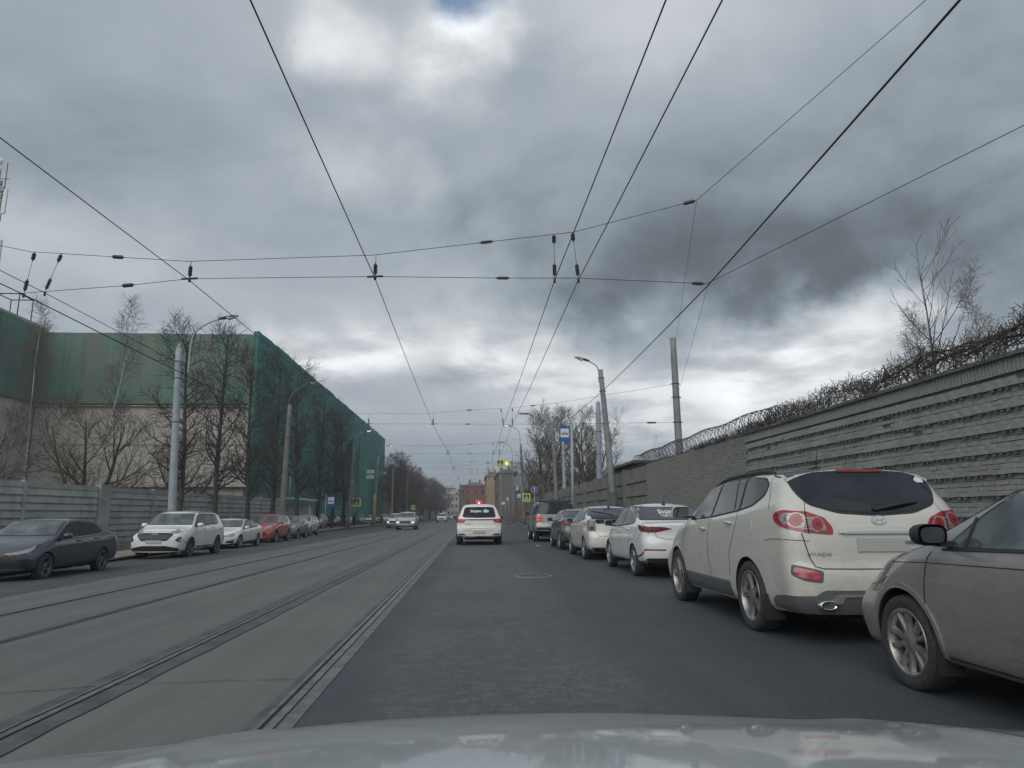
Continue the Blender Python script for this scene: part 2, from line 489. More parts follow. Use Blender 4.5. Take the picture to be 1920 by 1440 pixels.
    def wheel(s, sd, wy):
        sp = s.sp; r = sp['r']; tw = sp['tw']; key = ('wh', round(r, 3), tw, sp['rim'], sp['q'] > .5)
        if key not in WH: WH[key] = make_wheel(r, tw, sp['rim'], sp['q'] > .5)
        tm, rm = WH[key]
        x = sd * (s.W / 2 - tw / 2 - .012)
        o = link('wheel', tm, s.root, (x, wy, r), (0, 0, 0 if sd > 0 else PI))
        link('rim', rm, o)
    def cast(s, view, u, v, sd=1):
        if view == 'side': o, d = Vector((sd * 4, u, v)), Vector((-sd, 0, 0))
        elif view == 'rear': o, d = Vector((u * sd, -3, v)), Vector((0, 1, 0))
        elif view == 'front': o, d = Vector((u * sd, s.L + 3, v)), Vector((0, -1, 0))
        elif view in ('wrap', 'wrapf'):
            R = .45; xc = s.W / 2 - R; th = (u - xc) / R; yc = R if view == 'wrap' else s.L - R - .12
            if th < -.9: th = -.9
            sy_ = -1 if view == 'wrap' else 1
            dv = Vector((sd * math.sin(th), sy_ * math.cos(th), 0))
            o = Vector((sd * xc, yc, v)) + dv * 3; d = -dv
        elif view == 'top': o, d = Vector((u * sd, v, 4)), Vector((0, 0, -1))
        h, n, i, _ = s.bvh.ray_cast(o, d)
        return h, n, d
    def patch(s, name, view, poly, m, off=.003, sd=1, grid=.06, parent=None, skirt=.012, label=None, faces=None):
        """skin a flat outline onto the body: real, slightly proud panel"""
        bm = bmesh.new()
        if faces is None:
            vs = [bm.verts.new((a, b, 0)) for a, b in poly]
            tris = tessellate_polygon([[Vector((a, b, 0)) for a, b in poly]])
            for t in tris:
                try: bm.faces.new([vs[i] for i in t])
                except ValueError: pass
        else:
            vs = [bm.verts.new((a, b, 0)) for a, b in poly]
            for t in faces:
                try: bm.faces.new([vs[i] for i in t])
                except ValueError: pass
            bmesh.ops.triangulate(bm, faces=bm.faces)
        us = [a for a, b in poly]; ws = [b for a, b in poly]
        if grid:
            for lo, hi, ax in ((min(us), max(us), 0), (min(ws), max(ws), 1)):
                q = math.floor(lo / grid) * grid + grid
                while q < hi - 1e-4:
                    co = Vector((q, 0, 0)) if ax == 0 else Vector((0, q, 0)); no = Vector((1, 0, 0)) if ax == 0 else Vector((0, 1, 0))
                    bmesh.ops.bisect_plane(bm, geom=bm.verts[:] + bm.edges[:] + bm.faces[:], plane_co=co, plane_no=no, dist=1e-5)
                    q += grid
        last = None; bad = []
        for v in bm.verts:
            h, n, d = s.cast(view, v.co.x, v.co.y, sd)
            if h is None: bad.append(v); continue
            v.co = h + n * off
        if bad: bmesh.ops.delete(bm, geom=bad, context='VERTS')
        if not bm.faces: bm.free(); return None
        c = Vector((0, s.L / 2, .7))
        bm.normal_update()
        av = sum((f.normal * f.calc_area() for f in bm.faces), Vector())
        dd = {'side': Vector((sd, 0, 0)), 'wrap': Vector((sd * .5, -1, 0)), 'wrapf': Vector((sd * .5, 1, 0)), 'rear': Vector((0, -1, 0)), 'front': Vector((0, 1, 0)), 'top': Vector((0, 0, 1))}[view]
        if av.dot(dd) < 0: bmesh.ops.reverse_faces(bm, faces=bm.faces)
        for f in bm.faces: f.smooth = True
        if skirt:
            ed = [e for e in bm.edges if e.is_boundary]
            bm.normal_update()
            nm = {v: v.normal.copy() for v in bm.verts}
            ret = bmesh.ops.extrude_edge_only(bm, edges=ed)
            nv = [g for g in ret['geom'] if isinstance(g, bmesh.types.BMVert)]
            for v in nv:
                v.normal_update(); src = None
                for e in v.link_edges:
                    o2 = e.other_vert(v)
                    if o2 in nm: src = nm[o2]; break
                v.co -= (src if src is not None else dd) * skirt
            for f in bm.faces:
                if any(v in nv for v in f.verts): f.smooth = False
        me = D.meshes.new(name); bm.to_mesh(me); bm.free()
        me.materials.append(m); me.set_sharp_from_angle(angle=rad(40))
        o = link(name, me, parent or s.root)
        if label: o['label'] = label
        return o
    def both(s, name, view, poly, m, off=.003, **kw):
        return [s.patch(name, view, poly, m, off, sd=q, **kw) for q in (-1, 1)]
    def strip(s, name, view, pts, wd, m=None, off=.0016, sides=(-1, 1), **kw):
        kw.setdefault('skirt', 0); kw.setdefault('grid', .03)
        for q in sides: s.patch(name, view, band(pts, wd), m or M_GAP, off, sd=q, **kw)
    def text(s, name, view, txt, size, u, v, m, off=.004, flip=1, bold=.0, parent=None, shear=0):
        vs, fs = text_mesh(txt, size, bold, shear)
        P = [(u + a * flip, v + b) for a, b in vs]
        return s.patch(name, view, P, m, off, 1, grid=None, faces=fs, skirt=0, parent=parent)
    def glasshouse(s, dlo, pillars, pw=.045, side_mat=None, margin=.05, frame=True):
        """dlo: side window outline (y,z); pillars: [(y at bottom, y at top)]"""
        zs = [q[1] for q in dlo]; z0, z1 = min(zs), max(zs)
        if frame: s.both('window_surround', 'side', round_poly(grow_poly(dlo, .022), .05), M_BLACK, .002, skirt=.004)
        cuts = sorted(pillars)
        lines = []
        for yb, yt in cuts:
            nx, ny = (z1 - z0), -(yt - yb); l = math.hypot(nx, ny); nx /= l; ny /= l
            lines.append((nx, ny, nx * yb + ny * z0))
        for i in range(len(lines) + 1):
            pl = dlo
            if i > 0: a = lines[i - 1]; pl = clip(pl, a[0], a[1], a[2] + pw / 2)
            if i < len(lines): a = lines[i]; pl = clip(pl, -a[0], -a[1], -a[2] + pw / 2)
            if len(pl) >= 3: s.both('side_window', 'side', round_poly(pl, .03), side_mat or M_GLASS, .005)
    def mirror(s, y, z, m=None, sx=.2, sz=.14, sides=(-1, 1)):
        for sd in sides:
            x0 = s.W / 2 * .93
            mb = MB()
            n = 14
            for (yy, sc) in ((.0, 1.0), (.03, 1.06), (.08, 1.0), (.13, .78), (.155, .4)):
                for j in range(n):
                    th = 2 * PI * j / n; ca, sa = math.cos(th), math.sin(th)
                    ex = math.copysign(abs(ca) ** .6, ca) * sx / 2 * sc; ez = math.copysign(abs(sa) ** .6, sa) * sz / 2 * sc
                    mb.v.append((sd * (x0 + .05 + sx / 2 + ex), y + yy, z + .06 + ez))
            for i in range(4):
                for j in range(n):
                    j2 = (j + 1) % n; mb.f.append((i * n + j, i * n + j2, (i + 1) * n + j2, (i + 1) * n + j)); mb.mi.append(0); mb.sm.append(True)
            mb.f.append(tuple(range(4 * n, 5 * n))); mb.mi.append(0); mb.sm.append(True)
            mb.box((sd * (x0 + .03), y + .06, z), (.12, .07, .035), mi=1)
            o = mb.build('mirror', [m or s.paint, M_BLACK], s.root)
            g = MB(); pts = [(sd * (x0 + .05 + sx / 2 + math.copysign(abs(math.cos(2 * PI * j / n)) ** .6, math.cos(2 * PI * j / n)) * sx / 2 * .80), y - .003, z + .06 + math.copysign(abs(math.sin(2 * PI * j / n)) ** .6, math.sin(2 * PI * j / n)) * sz / 2 * .76) for j in range(n)]
            g.add(pts, [tuple(range(n))], 0); g.build('mirror_glass', [M_MIRROR], o)
    def handle(s, y, z, m=None):
        for sd in (-1, 1):
            h, n, d = s.cast('side', y, z, sd)
            if h is None: continue
            mb = MB(); mb.tube([h + n * .004 + Vector((0, -.09, 0)), h + n * .032 + Vector((0, -.07, .002)), h + n * .034 + Vector((0, .06, .004)), h + n * .004 + Vector((0, .09, .004))], [.012, .015, .015, .012], 8)
            mb.build('door_handle', [m or s.paint], s.root)
    def doors(s, lines, wd=.010):
        for ln in lines: s.strip('door_gap', 'side', ln, wd)
    def plate(s, view, u, v, w=.52, h=.112, off=.02, tilt=0):
        hh, n, d = s.cast(view, u, v, 1)
        mb = MB(); y = hh.y + (-off if view == 'rear' else off)
        mb.box((u, y, v), (w, .012, h)); o = mb.build('number_plate', [M_PLATE], s.root)
        return o

WH = {}
M_MIRROR = mat('mirror_glass', (.10, .11, .12), .05, 1, .5, noise=(4, .3, (.2, .22, .24)))
M_SHADOW = M_UNDER
def make_wheel(r, tw, style, hi):
    n = 40 if hi else 20
    h = tw / 2; rr = r - (.105 if r > .34 else .095)
    mb = MB()
    prof = [(rr, -h * .8), (rr + .02, -h * .92), (r - .03, -h), (r - .008, -h * .86), (r, -h * .6), (r, h * .6), (r - .008, h * .86), (r - .03, h), (rr + .03, h * .98), (rr + .008, h * .9), (rr, h * .86)]
    mb.lathe(prof, n, 'x')
    tm = mb.mesh('wheel', [M_TYRE], 40)
    rb = MB()
    rm = {'dark': 1}.get(style, 0)
    lip = [(rr + .006, h * .86), (rr + .002, h * .93), (rr - .012, h * .93), (rr - .022, h * .78), (rr - .03, h * .2), (rr - .04, -h * .8)]
    rb.lathe(lip, n, 'x', 0)
    rb.lathe([(rr * .62, h * .05), (rr * .62, -h * .1), (.001, -h * .1)], n, 'x', 2)
    rb.lathe([(rr, -h * .3), (.001, -h * .32)], n, 'x', 1)
    if style in ('cap', 'five', 'dark', 'ten', 'seven', 'twin', 'multi', 'wide'):
        cnt = {'cap': 7, 'five': 5, 'dark': 5, 'ten': 10, 'seven': 7, 'twin': 5, 'multi': 12, 'wide': 5}[style]
        wo, wi = {'cap': (.085, .05), 'five': (.085, .055), 'dark': (.08, .055), 'ten': (.036, .03), 'seven': (.055, .045), 'twin': (.030, .028), 'multi': (.026, .022), 'wide': (.062, .05)}[style]
        for k in range(cnt):
            for dv in ((-.13, .13) if style == 'twin' else (-.22, .22) if style == 'wide' else ((-.07, .07) if style == 'five' else (0,))):
                a = 2 * PI * k / cnt + .3
                R = Matrix.Rotation(a, 4, 'X')
                ri, ro = .055, rr - .012
                a2 = dv * 1.25
                def P(rad_, off, x): return Vector((x, math.sin(a2 if rad_ > .1 else a2 * .7) * rad_ + off, math.cos(a2 if rad_ > .1 else a2 * .7) * rad_))
                mid = (ri + ro) / 2
                wm = (wi + wo) / 2 * (.72 if style in ('five', 'cap', 'dark') else .85)
                w5 = .5 if style == 'five' else 1
                pts = []
                for rad_, wd, xo in ((ri, wi, h * .70), (mid, wm, h * .72), (ro, wo, h * .82)):
                    wd *= w5
                    pts += [P(rad_, -wd / 2, xo - .03), P(rad_, -wd * .28, xo), P(rad_, wd * .28, xo), P(rad_, wd / 2, xo - .03)]
                pts = [R @ q for q in pts]
                fs = [(0 + 4 * q + e, 1 + 4 * q + e, 5 + 4 * q + e, 4 + 4 * q + e) for q in (0, 1) for e in (0, 1, 2)]
                rb.add(pts, fs, 0, False)
        rb.lathe([(.075, h * .6), (.075, h * .72), (.05, h * .76), (.03, h * .82), (.001, h * .82)], 20 if hi else 10, 'x', 0)
    rmesh = rb.mesh('rim', [{'dark': M_RIMD, 'cap': M_STEELRIM}.get(style, M_RIM), M_UNDER, M_BRAKE], 35)
    return tm, rmesh

DEF = dict(L=4.6, W=1.84, H=1.5, wb=2.65, ro=1.05, r=.33, tw=.21, rim='five', arch=.045, q=1.0, tsm=.06, crown=.055, tumble=.34,
  sec=[.90, .955, .975, .985, .998, 1.0, .985, .955], pw=3.4, pwf=3.0, rb=.22, fb=.34, fade=(1.3, 1.3),
  bot=[(0, .26), (4.6, .22)], plan=[(0, .965), (.8, .995), (2.3, 1), (3.8, .99), (4.6, .95)],
  rear=[(0, 0), (3, 0)], front=[(0, 0), (3, 0)])
def profile(kind, L, H, hood=1.0, nose=.72, cowl_y=None, belt=.98, rise=.06, trunk=1.06, wtop=.8, roofend=.5, glassend=None):
    """key-point silhouettes from rear (y=0) to front (y=L)"""
    cy = cowl_y or L - 1.05
    d = dict(L=L, H=H)
    if kind == 'sedan':
        ge = glassend or .48
        d['top'] = [(0, trunk - .05), (.12, trunk), (ge, trunk + .02), (ge + roofend + .25, H - .055), (ge + roofend + .75, H - .005), (ge + roofend + 1.1, H), (cy - wtop, H - .035), (cy - wtop + .1, H - .07), (cy, hood + .03), (cy + .1, hood), (L - .35, nose + .12), (L - .1, nose), (L, nose - .07)]
        d['rear'] = [(0, .12), (.3, .07), (.45, 0), (.7, 0), (.8, .045), (trunk - .02, .03), (trunk + .3, .03)]
        d['fade'] = (.5, 1.1)
    else:
        d['top'] = [(0, H - .07), (.3, H - .03), (.9, H), (cy - wtop - .5, H), (cy - wtop, H - .04), (cy - wtop + .1, H - .08), (cy, hood + .03), (cy + .1, hood), (L - .4, nose + .15), (L - .1, nose), (L, nose - .08)]
        g = glassend or .38
        d['rear'] = [(0, .14), (.32, .08), (.5, 0), (.72, .0), (.82, .05), (belt + .1, .08), (H - .12, g), (H + .3, g + .02)]
        d['fade'] = (1.2, 1.1)
    d['belt'] = [(0, belt + rise), (L * .5, belt + rise * .4), (cy, belt - .01), (L - .5, min(belt - .06, nose + .05)), (L, nose - .12)]
    d['front'] = [(0, .12), (.28, .05), (.45, 0), (.62, 0), (nose, .05), (nose + .3, .1)]
    d['bot'] = [(0, .3), (L, .24)]
    return d
def mirx(poly): return [(-a, b) for a, b in poly]
def ell(cx, cy, rx, ry, n=20): return [(cx + rx * math.cos(2 * PI * i / n), cy + ry * math.sin(2 * PI * i / n)) for i in range(n)]
M_CLAD = plain('grey_cladding', (.085, .087, .092), .7, 0, 14, .5, 1.5)

def windshield(c, zb, zt, m=None, inset=.075, view='front', name='windscreen', band_=True, y=None):
    def hw(z): return max(.1, c.hwgh(z, y) - inset)
    n = 8; R = [(hw(zb + (zt - zb) * i / n), zb + (zt - zb) * i / n) for i in range(n + 1)]
    poly = [(a, b) for a, b in R] + [(-a, b) for a, b in R[::-1]]
    if band_: c.patch('glass_border', view, round_poly(grow_poly(poly, .02), .05), M_BLACK, .0025, skirt=.004)
    return c.patch(name, view, round_poly(poly, .06), m or M_GLASS, .006)

def wiper(c, view, p0, p1):
    a = c.cast(view, *p0)[0]; b = c.cast(view, *p1)[0]
    d = Vector((0, -.03 if view == 'rear' else .03, .01))
    mb = MB(); mb.tube([a + d * .6, (a + b) / 2 + d * 1.5, b + d], [.018, .012, .008], 6); mb.tube([a + (b - a) * .35 + d * .8, b + (b - a) * .15 + d * .6], .008, 5)
    mb.build('wiper', [M_BLACK], c.root)
def antenna(c, x, y, h=.28, back=.08, shark=False):
    z = c.cast('top', x, y, 1)[0].z
    mb = MB(); mb.prism(ell(0, 0, .035, .07, 12), -.01, .035, M=Matrix.Translation((x, y, z)))
    if not shark: mb.tube([(x, y, z + .02), (x + .01, y - back, z + h)], [.008, .004], 5)
    mb.build('antenna', [M_BLACK], c.root)
def rails(c, x, y0, y1, m, h=.05, r=.02):
    for sd in (-1, 1):
        pts = []
        for i in range(9):
            y = y0 + (y1 - y0) * i / 8; z = c.cast('top', x * sd, y, 1)[0].z
            pts.append((x * sd, y, z + (h if 0 < i < 8 else .0)))
        mb = MB(); mb.tube(pts, r, 8); mb.build('roof_rail', [m], c.root)
def exhaust(c, x, z, rx=.05, ry=.035):
    y = c.cast('rear', x, z + .1, 1)[0].y
    mb = MB()
    M = Matrix.Translation((x, y - .03, z)) @ Matrix.Rotation(PI / 2, 4, 'X')
    P = ell(0, 0, rx, ry, 20); Q = ell(0, 0, rx * .8, ry * .75, 20)
    vs = [(a, b, 0.0) for a, b in P] + [(a, b, -.16) for a, b in P] + [(a, b, 0.0) for a, b in Q] + [(a, b, -.16) for a, b in Q]
    vs = [M @ Vector(v) for v in vs]
    fs = [(i, (i + 1) % 20, 20 + (i + 1) % 20, 20 + i) for i in range(20)] + [(40 + i, 60 + i, 60 + (i + 1) % 20, 40 + (i + 1) % 20) for i in range(20)] + [(i, 40 + i, 40 + (i + 1) % 20, (i + 1) % 20) for i in range(20)]
    mb.add(vs, fs, 0, True); mb.add([vs[60 + i] for i in range(20)], [tuple(range(20))], 1)
    mb.build('exhaust_pipe', [M_CHROME, M_UNDER], c.root)

P_CREAM = paint('cream_white_paint', (.565, .56, .51), .55, .0, .36, (.22, .20, .165))
P_WHITE = paint('white_paint', (.74, .755, .75), .40, .0, .33, (.3, .29, .26))
P_PEARL = paint('pearl_paint', (.70, .70, .66), .45, .05, .35, (.28, .26, .22))
P_BROWN = paint('taupe_grey_paint', (.285, .275, .27), .85, .35, .42, (.135, .125, .11))
P_DKBLUE = paint('dark_blue_grey_paint', (.030, .040, .055), .4, .3, .3, (.07, .07, .066))
P_SILVER = paint('silver_paint', (.56, .57, .59), .35, .35, .32)
P_RED = paint('brick_red_paint', (.40, .055, .045), .3, .1, .33)
P_TEAL = paint('grey_teal_paint', (.13, .19, .205), .3, .4, .33)
P_GREYG = paint('grey_beige_paint', (.33, .34, .325), .5, .3, .36)
P_DKGREEN = paint('dark_green_grey_paint', (.085, .10, .10), .4, .4, .34)
P_OWN = paint('pale_blue_grey_paint', (.335, .362, .368), .6, .05, .62, (.3, .31, .3))
P_BLACK = paint('black_paint', (.02, .022, .026), .4, .2, .3, (.06, .06, .06))

# --- the cream SUV beside us
def build_cream_suv():
    sp = dict(L=4.68, W=1.89, H=1.715, wb=2.70, ro=1.09, r=.365, tw=.235, rim='five', arch=.05, tumble=.36, crown=.06, q=1.5,
      top=[(0, 1.665), (.35, 1.695), (1.2, 1.715), (2.2, 1.70), (2.62, 1.655), (2.76, 1.61), (3.55, 1.14), (3.68, 1.10), (4.3, .99), (4.56, .86), (4.68, .76)],
      belt=[(0, 1.34), (1.1, 1.26), (2.2, 1.17), (3.3, 1.10), (3.7, 1.05), (4.3, .92), (4.68, .68)],
      rear=[(0, .12), (.30, .05), (.42, .0), (.55, .0), (.70, .012), (.74, .05), (1.0, .055), (1.2, .09), (1.62, .36), (1.75, .37)],
      front=[(0, .1), (.3, .04), (.5, 0), (.75, .03), (1.1, .12)], fade=(1.3, 1.1), rb=.24, pw=3.2,
      bot=[(0, .30), (.6, .27), (4.68, .24)])
    c = Car('parked_suv', 'dirty cream white SUV with ringed tail lamps ahead of the grey car', 'cars parked along the right kerb', sp, P_CREAM, (3.92, 6.63, 0), cat='suv')
    dlo = [(3.22, 1.15), (2.2, 1.21), (1.35, 1.28), (.98, 1.33), (.74, 1.43), (.70, 1.53), (.84, 1.59), (1.4, 1.625), (2.2, 1.612), (2.55, 1.565), (2.92, 1.36)]
    c.glasshouse(dlo, [(2.33, 2.22), (1.34, 1.38)], pw=.07)
    c.strip('glass_divider', 'side', [(1.52, 1.28), (1.66, 1.62)], .022, M_BLACK, .008)
    gl = [(-.72, 1.60), (-.70, 1.45), (-.63, 1.33), (-.38, 1.25), (0, 1.225), (.38, 1.25), (.63, 1.33), (.70, 1.45), (.72, 1.60), (.64, 1.645), (0, 1.66), (-.64, 1.645)]
    c.patch('glass_border', 'rear', round_poly(grow_poly(gl, .022), .06), M_BLACK, .0025, skirt=.005)
    c.patch('rear_window', 'rear', round_poly(gl, .07), M_GLASS, .006)
    windshield(c, 1.16, 1.58)
    # tail lamps: red shell wrapping the corner, clear middle, two ringed lenses
    lw = [(.465, 1.03), (.46, 1.10), (.54, 1.19), (.74, 1.245), (.98, 1.262), (1.10, 1.245), (1.15, 1.205), (1.10, 1.15), (.95, 1.095), (.76, 1.052)]
    for sd in (-1, 1):
        a = c.patch('tail_light', 'wrap', round_poly(lw, .03), M_RED, .010, sd, skirt=.02, grid=.025)
        c.patch('clear_panel', 'wrap', round_poly([(.53, 1.06), (.55, 1.15), (.725, 1.20), (.725, 1.09)], .02), M_SMOKE, .0125, sd, parent=a, skirt=0, grid=.025)
        c.patch('clear_panel', 'wrap', round_poly([(.76, 1.09), (.76, 1.215), (.96, 1.235), (1.02, 1.20), (.96, 1.13)], .02), M_SMOKE, .0125, sd, parent=a, skirt=0, grid=.025)
        for q in range(5):
            z = 1.075 + q * .024
            c.patch('reflector_rib', 'wrap', [(.68 - q * .004, z), (.68 - q * .004, z + .01), (.815 + q * .004, z + .024), (.815 + q * .004, z + .014)], M_CLEAR, .0145, sd, parent=a, skirt=0, grid=.025)
        for cx, cz in ((.635, 1.128), (.845, 1.165)):
            c.patch('lens_ring', 'wrap', ell(cx, cz, .074, .072, 28), M_CLEAR, .016, sd, parent=a, grid=.02, skirt=.008)
            c.patch('lens', 'wrap', ell(cx, cz, .062, .060, 24), M_RED, .019, sd, parent=a, grid=.02, skirt=.006)
            c.patch('lens_core', 'wrap', ell(cx, cz, .020, .020, 14), M_REDDK, .021, sd, parent=a, grid=.02, skirt=.003)
        c.strip('lamp_gap', 'wrap', [(.728, 1.045), (.758, 1.25)], .012, M_GAP, .017, (sd,), parent=a)
        c.patch('fog_reflector_recess', 'wrap', round_poly([(.61, .695), (.90, .755), (.90, .655), (.78, .60), (.63, .582)], .03), M_CLAD, .002, sd, skirt=0, grid=.025)
        c.patch('reflector', 'wrap', round_poly([(.635, .68), (.875, .732), (.875, .665), (.78, .618), (.65, .60)], .03), M_RED, .006, sd, skirt=.008, grid=.025)
    # gaps
    c.strip('tailgate_gap', 'wrap', [(.80, 1.60), (.775, 1.42), (.76, 1.25)], .008)
    c.strip('tailgate_gap', 'rear', [(.758, 1.045), (.735, .93), (.70, .80), (.665, .735), (.60, .715), (.30, .712), (0, .712)], .010)
    c.strip('bumper_gap', 'wrap', [(.72, .972), (.85, .978), (1.0, .985), (1.2, .982), (1.35, .965)], .006)
    c.doors([[(2.32, .46), (2.36, .75), (2.33, 1.10), (2.30, 1.2)], [(1.66, .52), (1.60, .80), (1.46, .98), (1.38, 1.14), (1.37, 1.28)], [(3.42, .46), (3.46, .75), (3.40, 1.0), (3.30, 1.13)], [(1.66, .46), (3.42, .46)]])
    c.strip('tailgate_crease', 'side', [(.70, 1.62), (.62, 1.45), (.52, 1.27)], .008)
    c.both('fuel_flap', 'side', ell(.98, 1.09, .075, .085, 20), P_CREAM, .003, skirt=.004)
    c.handle(2.52, 1.045); c.handle(1.60, 1.125)
    c.mirror(3.10, 1.19, sx=.23, sz=.165)
    # lower cladding, skid plate, exhaust
    c.patch('bumper_cladding', 'rear', round_poly([(-.70, .30), (-.70, .47), (-.62, .52), (.62, .52), (.70, .47), (.70, .30)], .03), M_CLAD, .006)
    c.both('corner_cladding', 'wrap', [(.67, .30), (.67, .47), (.80, .465), (1.0, .46), (1.2, .44), (1.30, .40), (1.32, .32), (1.0, .31)], M_CLAD, .0065, grid=.03)
    c.patch('skid_plate', 'rear', round_poly([(-.60, .40), (-.50, .485), (.50, .485), (.60, .40), (.46, .40), (.44, .46), (-.44, .46), (-.46, .40)], .02), plain('satin_grey', (.27, .27, .275), .45, .3), .016)
    c.both('side_cladding', 'side', [(1.62, .29), (1.66, .45), (3.38, .45), (3.42, .29)], M_CLAD, .006)
    for sd in (-1, 1): exhaust(c, sd * .60, .385, .085, .042)
    mf = MB()
    for sd in (-1, 1):
        for y in (.66, 3.33): mf = MB(); mf.box((sd * .84, y, .30), (.20, .018, .26)); mf.build('mud_flap', [M_BLACK], c.root)
    c.patch('chrome_trim', 'rear', round_poly([(-.42, 1.035), (-.42, 1.075), (-.3, 1.10), (0, 1.108), (.3, 1.10), (.42, 1.075), (.42, 1.035), (.36, 1.055), (-.36, 1.055)], .01), P_CREAM, .022, skirt=.02)
    c.patch('chrome_lip', 'rear', round_poly([(-.40, 1.048), (-.30, 1.062), (.30, 1.062), (.40, 1.048), (.38, 1.036), (-.38, 1.036)], .006), M_CHROME, .028, skirt=.008)
    c.plate('rear', 0, .935, .50, .125, .008)
    c.patch('badge_ring', 'rear', ell(0, 1.165, .078, .042, 28), M_CHROME, .011, skirt=.008, grid=.03)
    c.patch('badge_field', 'rear', ell(0, 1.165, .064, .031, 24), P_CREAM, .0125, skirt=0, grid=.03)
    for a, b in (((-.045, 1.142), (-.018, 1.190)), ((.018, 1.140), (.045, 1.188)), ((-.036, 1.160), (.036, 1.171))):
        c.strip('badge_letter', 'rear', [a, b], .014, M_CHROME, .015, (1,))
    c.text('lettering', 'rear', 'HYUNDAI', .050, -.615, .845, plain('letter_chrome', (.20, .20, .19), .3, .3), .006)
    hb = MB(); yy = c.cast('rear', .3, .965, 1)[0].y
    hb.box((.30, yy - .016, .965), (.17, .03, .022)); hb.build('tailgate_handle', [M_CHROME], c.root)
    # spoiler with brake light
    y0 = c.cast('rear', 0, 1.67, 1)[0].y
    sb = MB(); n = 12; zt = [float(c.cast('top', x, y0 + .12, 1)[0].z) for x in np.linspace(-.74, .74, n + 1)]
    vs = []
    for i, x in enumerate(np.linspace(-.74, .74, n + 1)):
        cv = .05 * abs(x / .74) ** 2.2; z = zt[i]
        vs += [(x, y0 + .22, z + .004), (x, y0 - .045 + cv, z - .012), (x, y0 - .05 + cv, z - .04), (x, y0 + .10, z - .06)]
    fs = []
    for i in range(n):
        for e in range(4): e2 = (e + 1) % 4; fs.append((4 * i + e, 4 * i + e2, 4 * i + 4 + e2, 4 * i + 4 + e))
    fs += [(0, 1, 2, 3)[::-1], tuple(4 * n + e for e in range(4))]
    sb.add(vs, fs, 0, True); sp_ = sb.build('spoiler', [P_CREAM], c.root, sharp=40)
    bl = MB(); bl.box((0, y0 - .056, zt[n // 2] - .024), (.46, .02, .024)); bl.build('brake_light', [M_RED], sp_)
    rails(c, .62, .95, 3.0, M_BLACK, .03, .028)
    antenna(c, -.05, 1.15, .24, .05)
    wiper(c, 'rear', (-.02, 1.262), (.40, 1.325))
    c.patch('sticker', 'rear', round_poly([(.555, 1.56), (.60, 1.60), (.665, 1.575), (.67, 1.535), (.58, 1.535)], .01), M_WHITE, .008, skirt=0)
    c.patch('cargo_silhouette', 'rear', [(-.36, 1.262), (-.40, 1.36), (-.31, 1.37), (-.03, 1.31), (-.05, 1.245)], M_BLACK, .0065, skirt=0)
    return c

def sedan_white():
    d = profile('sedan', 4.40, 1.47, hood=.98, nose=.70, belt=.93, rise=.10, trunk=1.07, glassend=.42, roofend=.62)
    d.update(W=1.73, wb=2.60, ro=.96, r=.31, tw=.19, rim='seven', tumble=.36, q=1.0, rb=.26)
    c = Car('parked_sedan', 'clean white sedan with lettering on its rear window, directly ahead of the cream SUV', 'cars parked along the right kerb', d, P_WHITE, (4.12, 13.62, 0), cat='car')
    dlo = [(3.16, .965), (2.2, 1.0), (1.3, 1.04), (1.0, 1.07), (.93, 1.12), (1.05, 1.24), (1.35, 1.36), (1.8, 1.385), (2.2, 1.38), (2.5, 1.33), (2.8, 1.18)]
    c.glasshouse(dlo, [(2.06, 1.98)], pw=.06, frame=True)
    wd = windshield(c, 1.125, 1.37, view='rear', name='rear_window', inset=.05, y=.9)
    windshield(c, 1.03, 1.36)
    c.text('lettering', 'rear', 'Яндекс Про', .105, 0, 1.275, M_WHITE, .009, bold=.003, parent=wd)
    c.text('lettering', 'rear', 'Присоединяйтесь', .068, 0, 1.20, M_WHITE, .009, bold=.001, parent=wd)
    c.text('lettering', 'rear', 'pro.yandex', .034, 0, 1.153, M_WHITE, .009, parent=wd)
    for sd in (-1, 1):
        a = c.patch('tail_light', 'wrap', round_poly([(.26, .955), (.45, .99), (.80, 1.0), (1.05, 1.02), (1.30, 1.045), (1.12, .96), (.95, .905), (.75, .885), (.60, .892)], .02), M_REDDK, .010, sd, skirt=.015, grid=.03)
        c.patch('lens_stripe', 'wrap', [(.40, .962), (.40, .975), (.90, .985), (1.1, 1.01), (1.1, .995), (.90, .968)], M_RED, .012, sd, parent=a, skirt=0, grid=.03)
        c.patch('reflector', 'rear', [(.42, .545), (.42, .57), (.80, .575), (.80, .545)], M_RED, .006, sd)
        c.strip('bumper_crease', 'rear', [(.84, .36), (.80, .56), (.40, .555)], .014, M_BLACK, .002, (sd,))
    c.patch('lower_valance', 'rear', round_poly([(-.80, .28), (-.76, .40), (.76, .40), (.80, .28)], .03), M_BLACK, .006)
    c.patch('number_plate', 'rear', [(-.26, .62), (-.26, .735), (.26, .735), (.26, .62)], M_PLATE, .012)
    c.strip('boot_gap', 'rear', [(.66, 1.09), (.64, 1.0), (.57, .80), (.40, .76), (0, .755)], .009)
    c.strip('bumper_gap', 'side', [(.26, .90), (.42, .78), (.55, .70)], .008)
    c.strip('roof_seam', 'side', [(1.0, 1.30), (1.5, 1.405), (2.4, 1.39)], .008)
    c.doors([[(2.03, .36), (2.08, .7), (2.05, 1.0)], [(1.42, .46), (1.30, .68), (1.10, .85), (1.05, 1.03)], [(3.02, .36), (3.10, .7), (3.06, .95)]])
    c.handle(2.22, .90); c.handle(1.36, .93)
    c.mirror(2.92, .98, sx=.19, sz=.13)
    antenna(c, -.05, 1.42, .22, .09)
    c.both('sill', 'side', [(1.4, .255), (1.4, .31), (3.0, .30), (3.0, .245)], M_BLACK, .004)

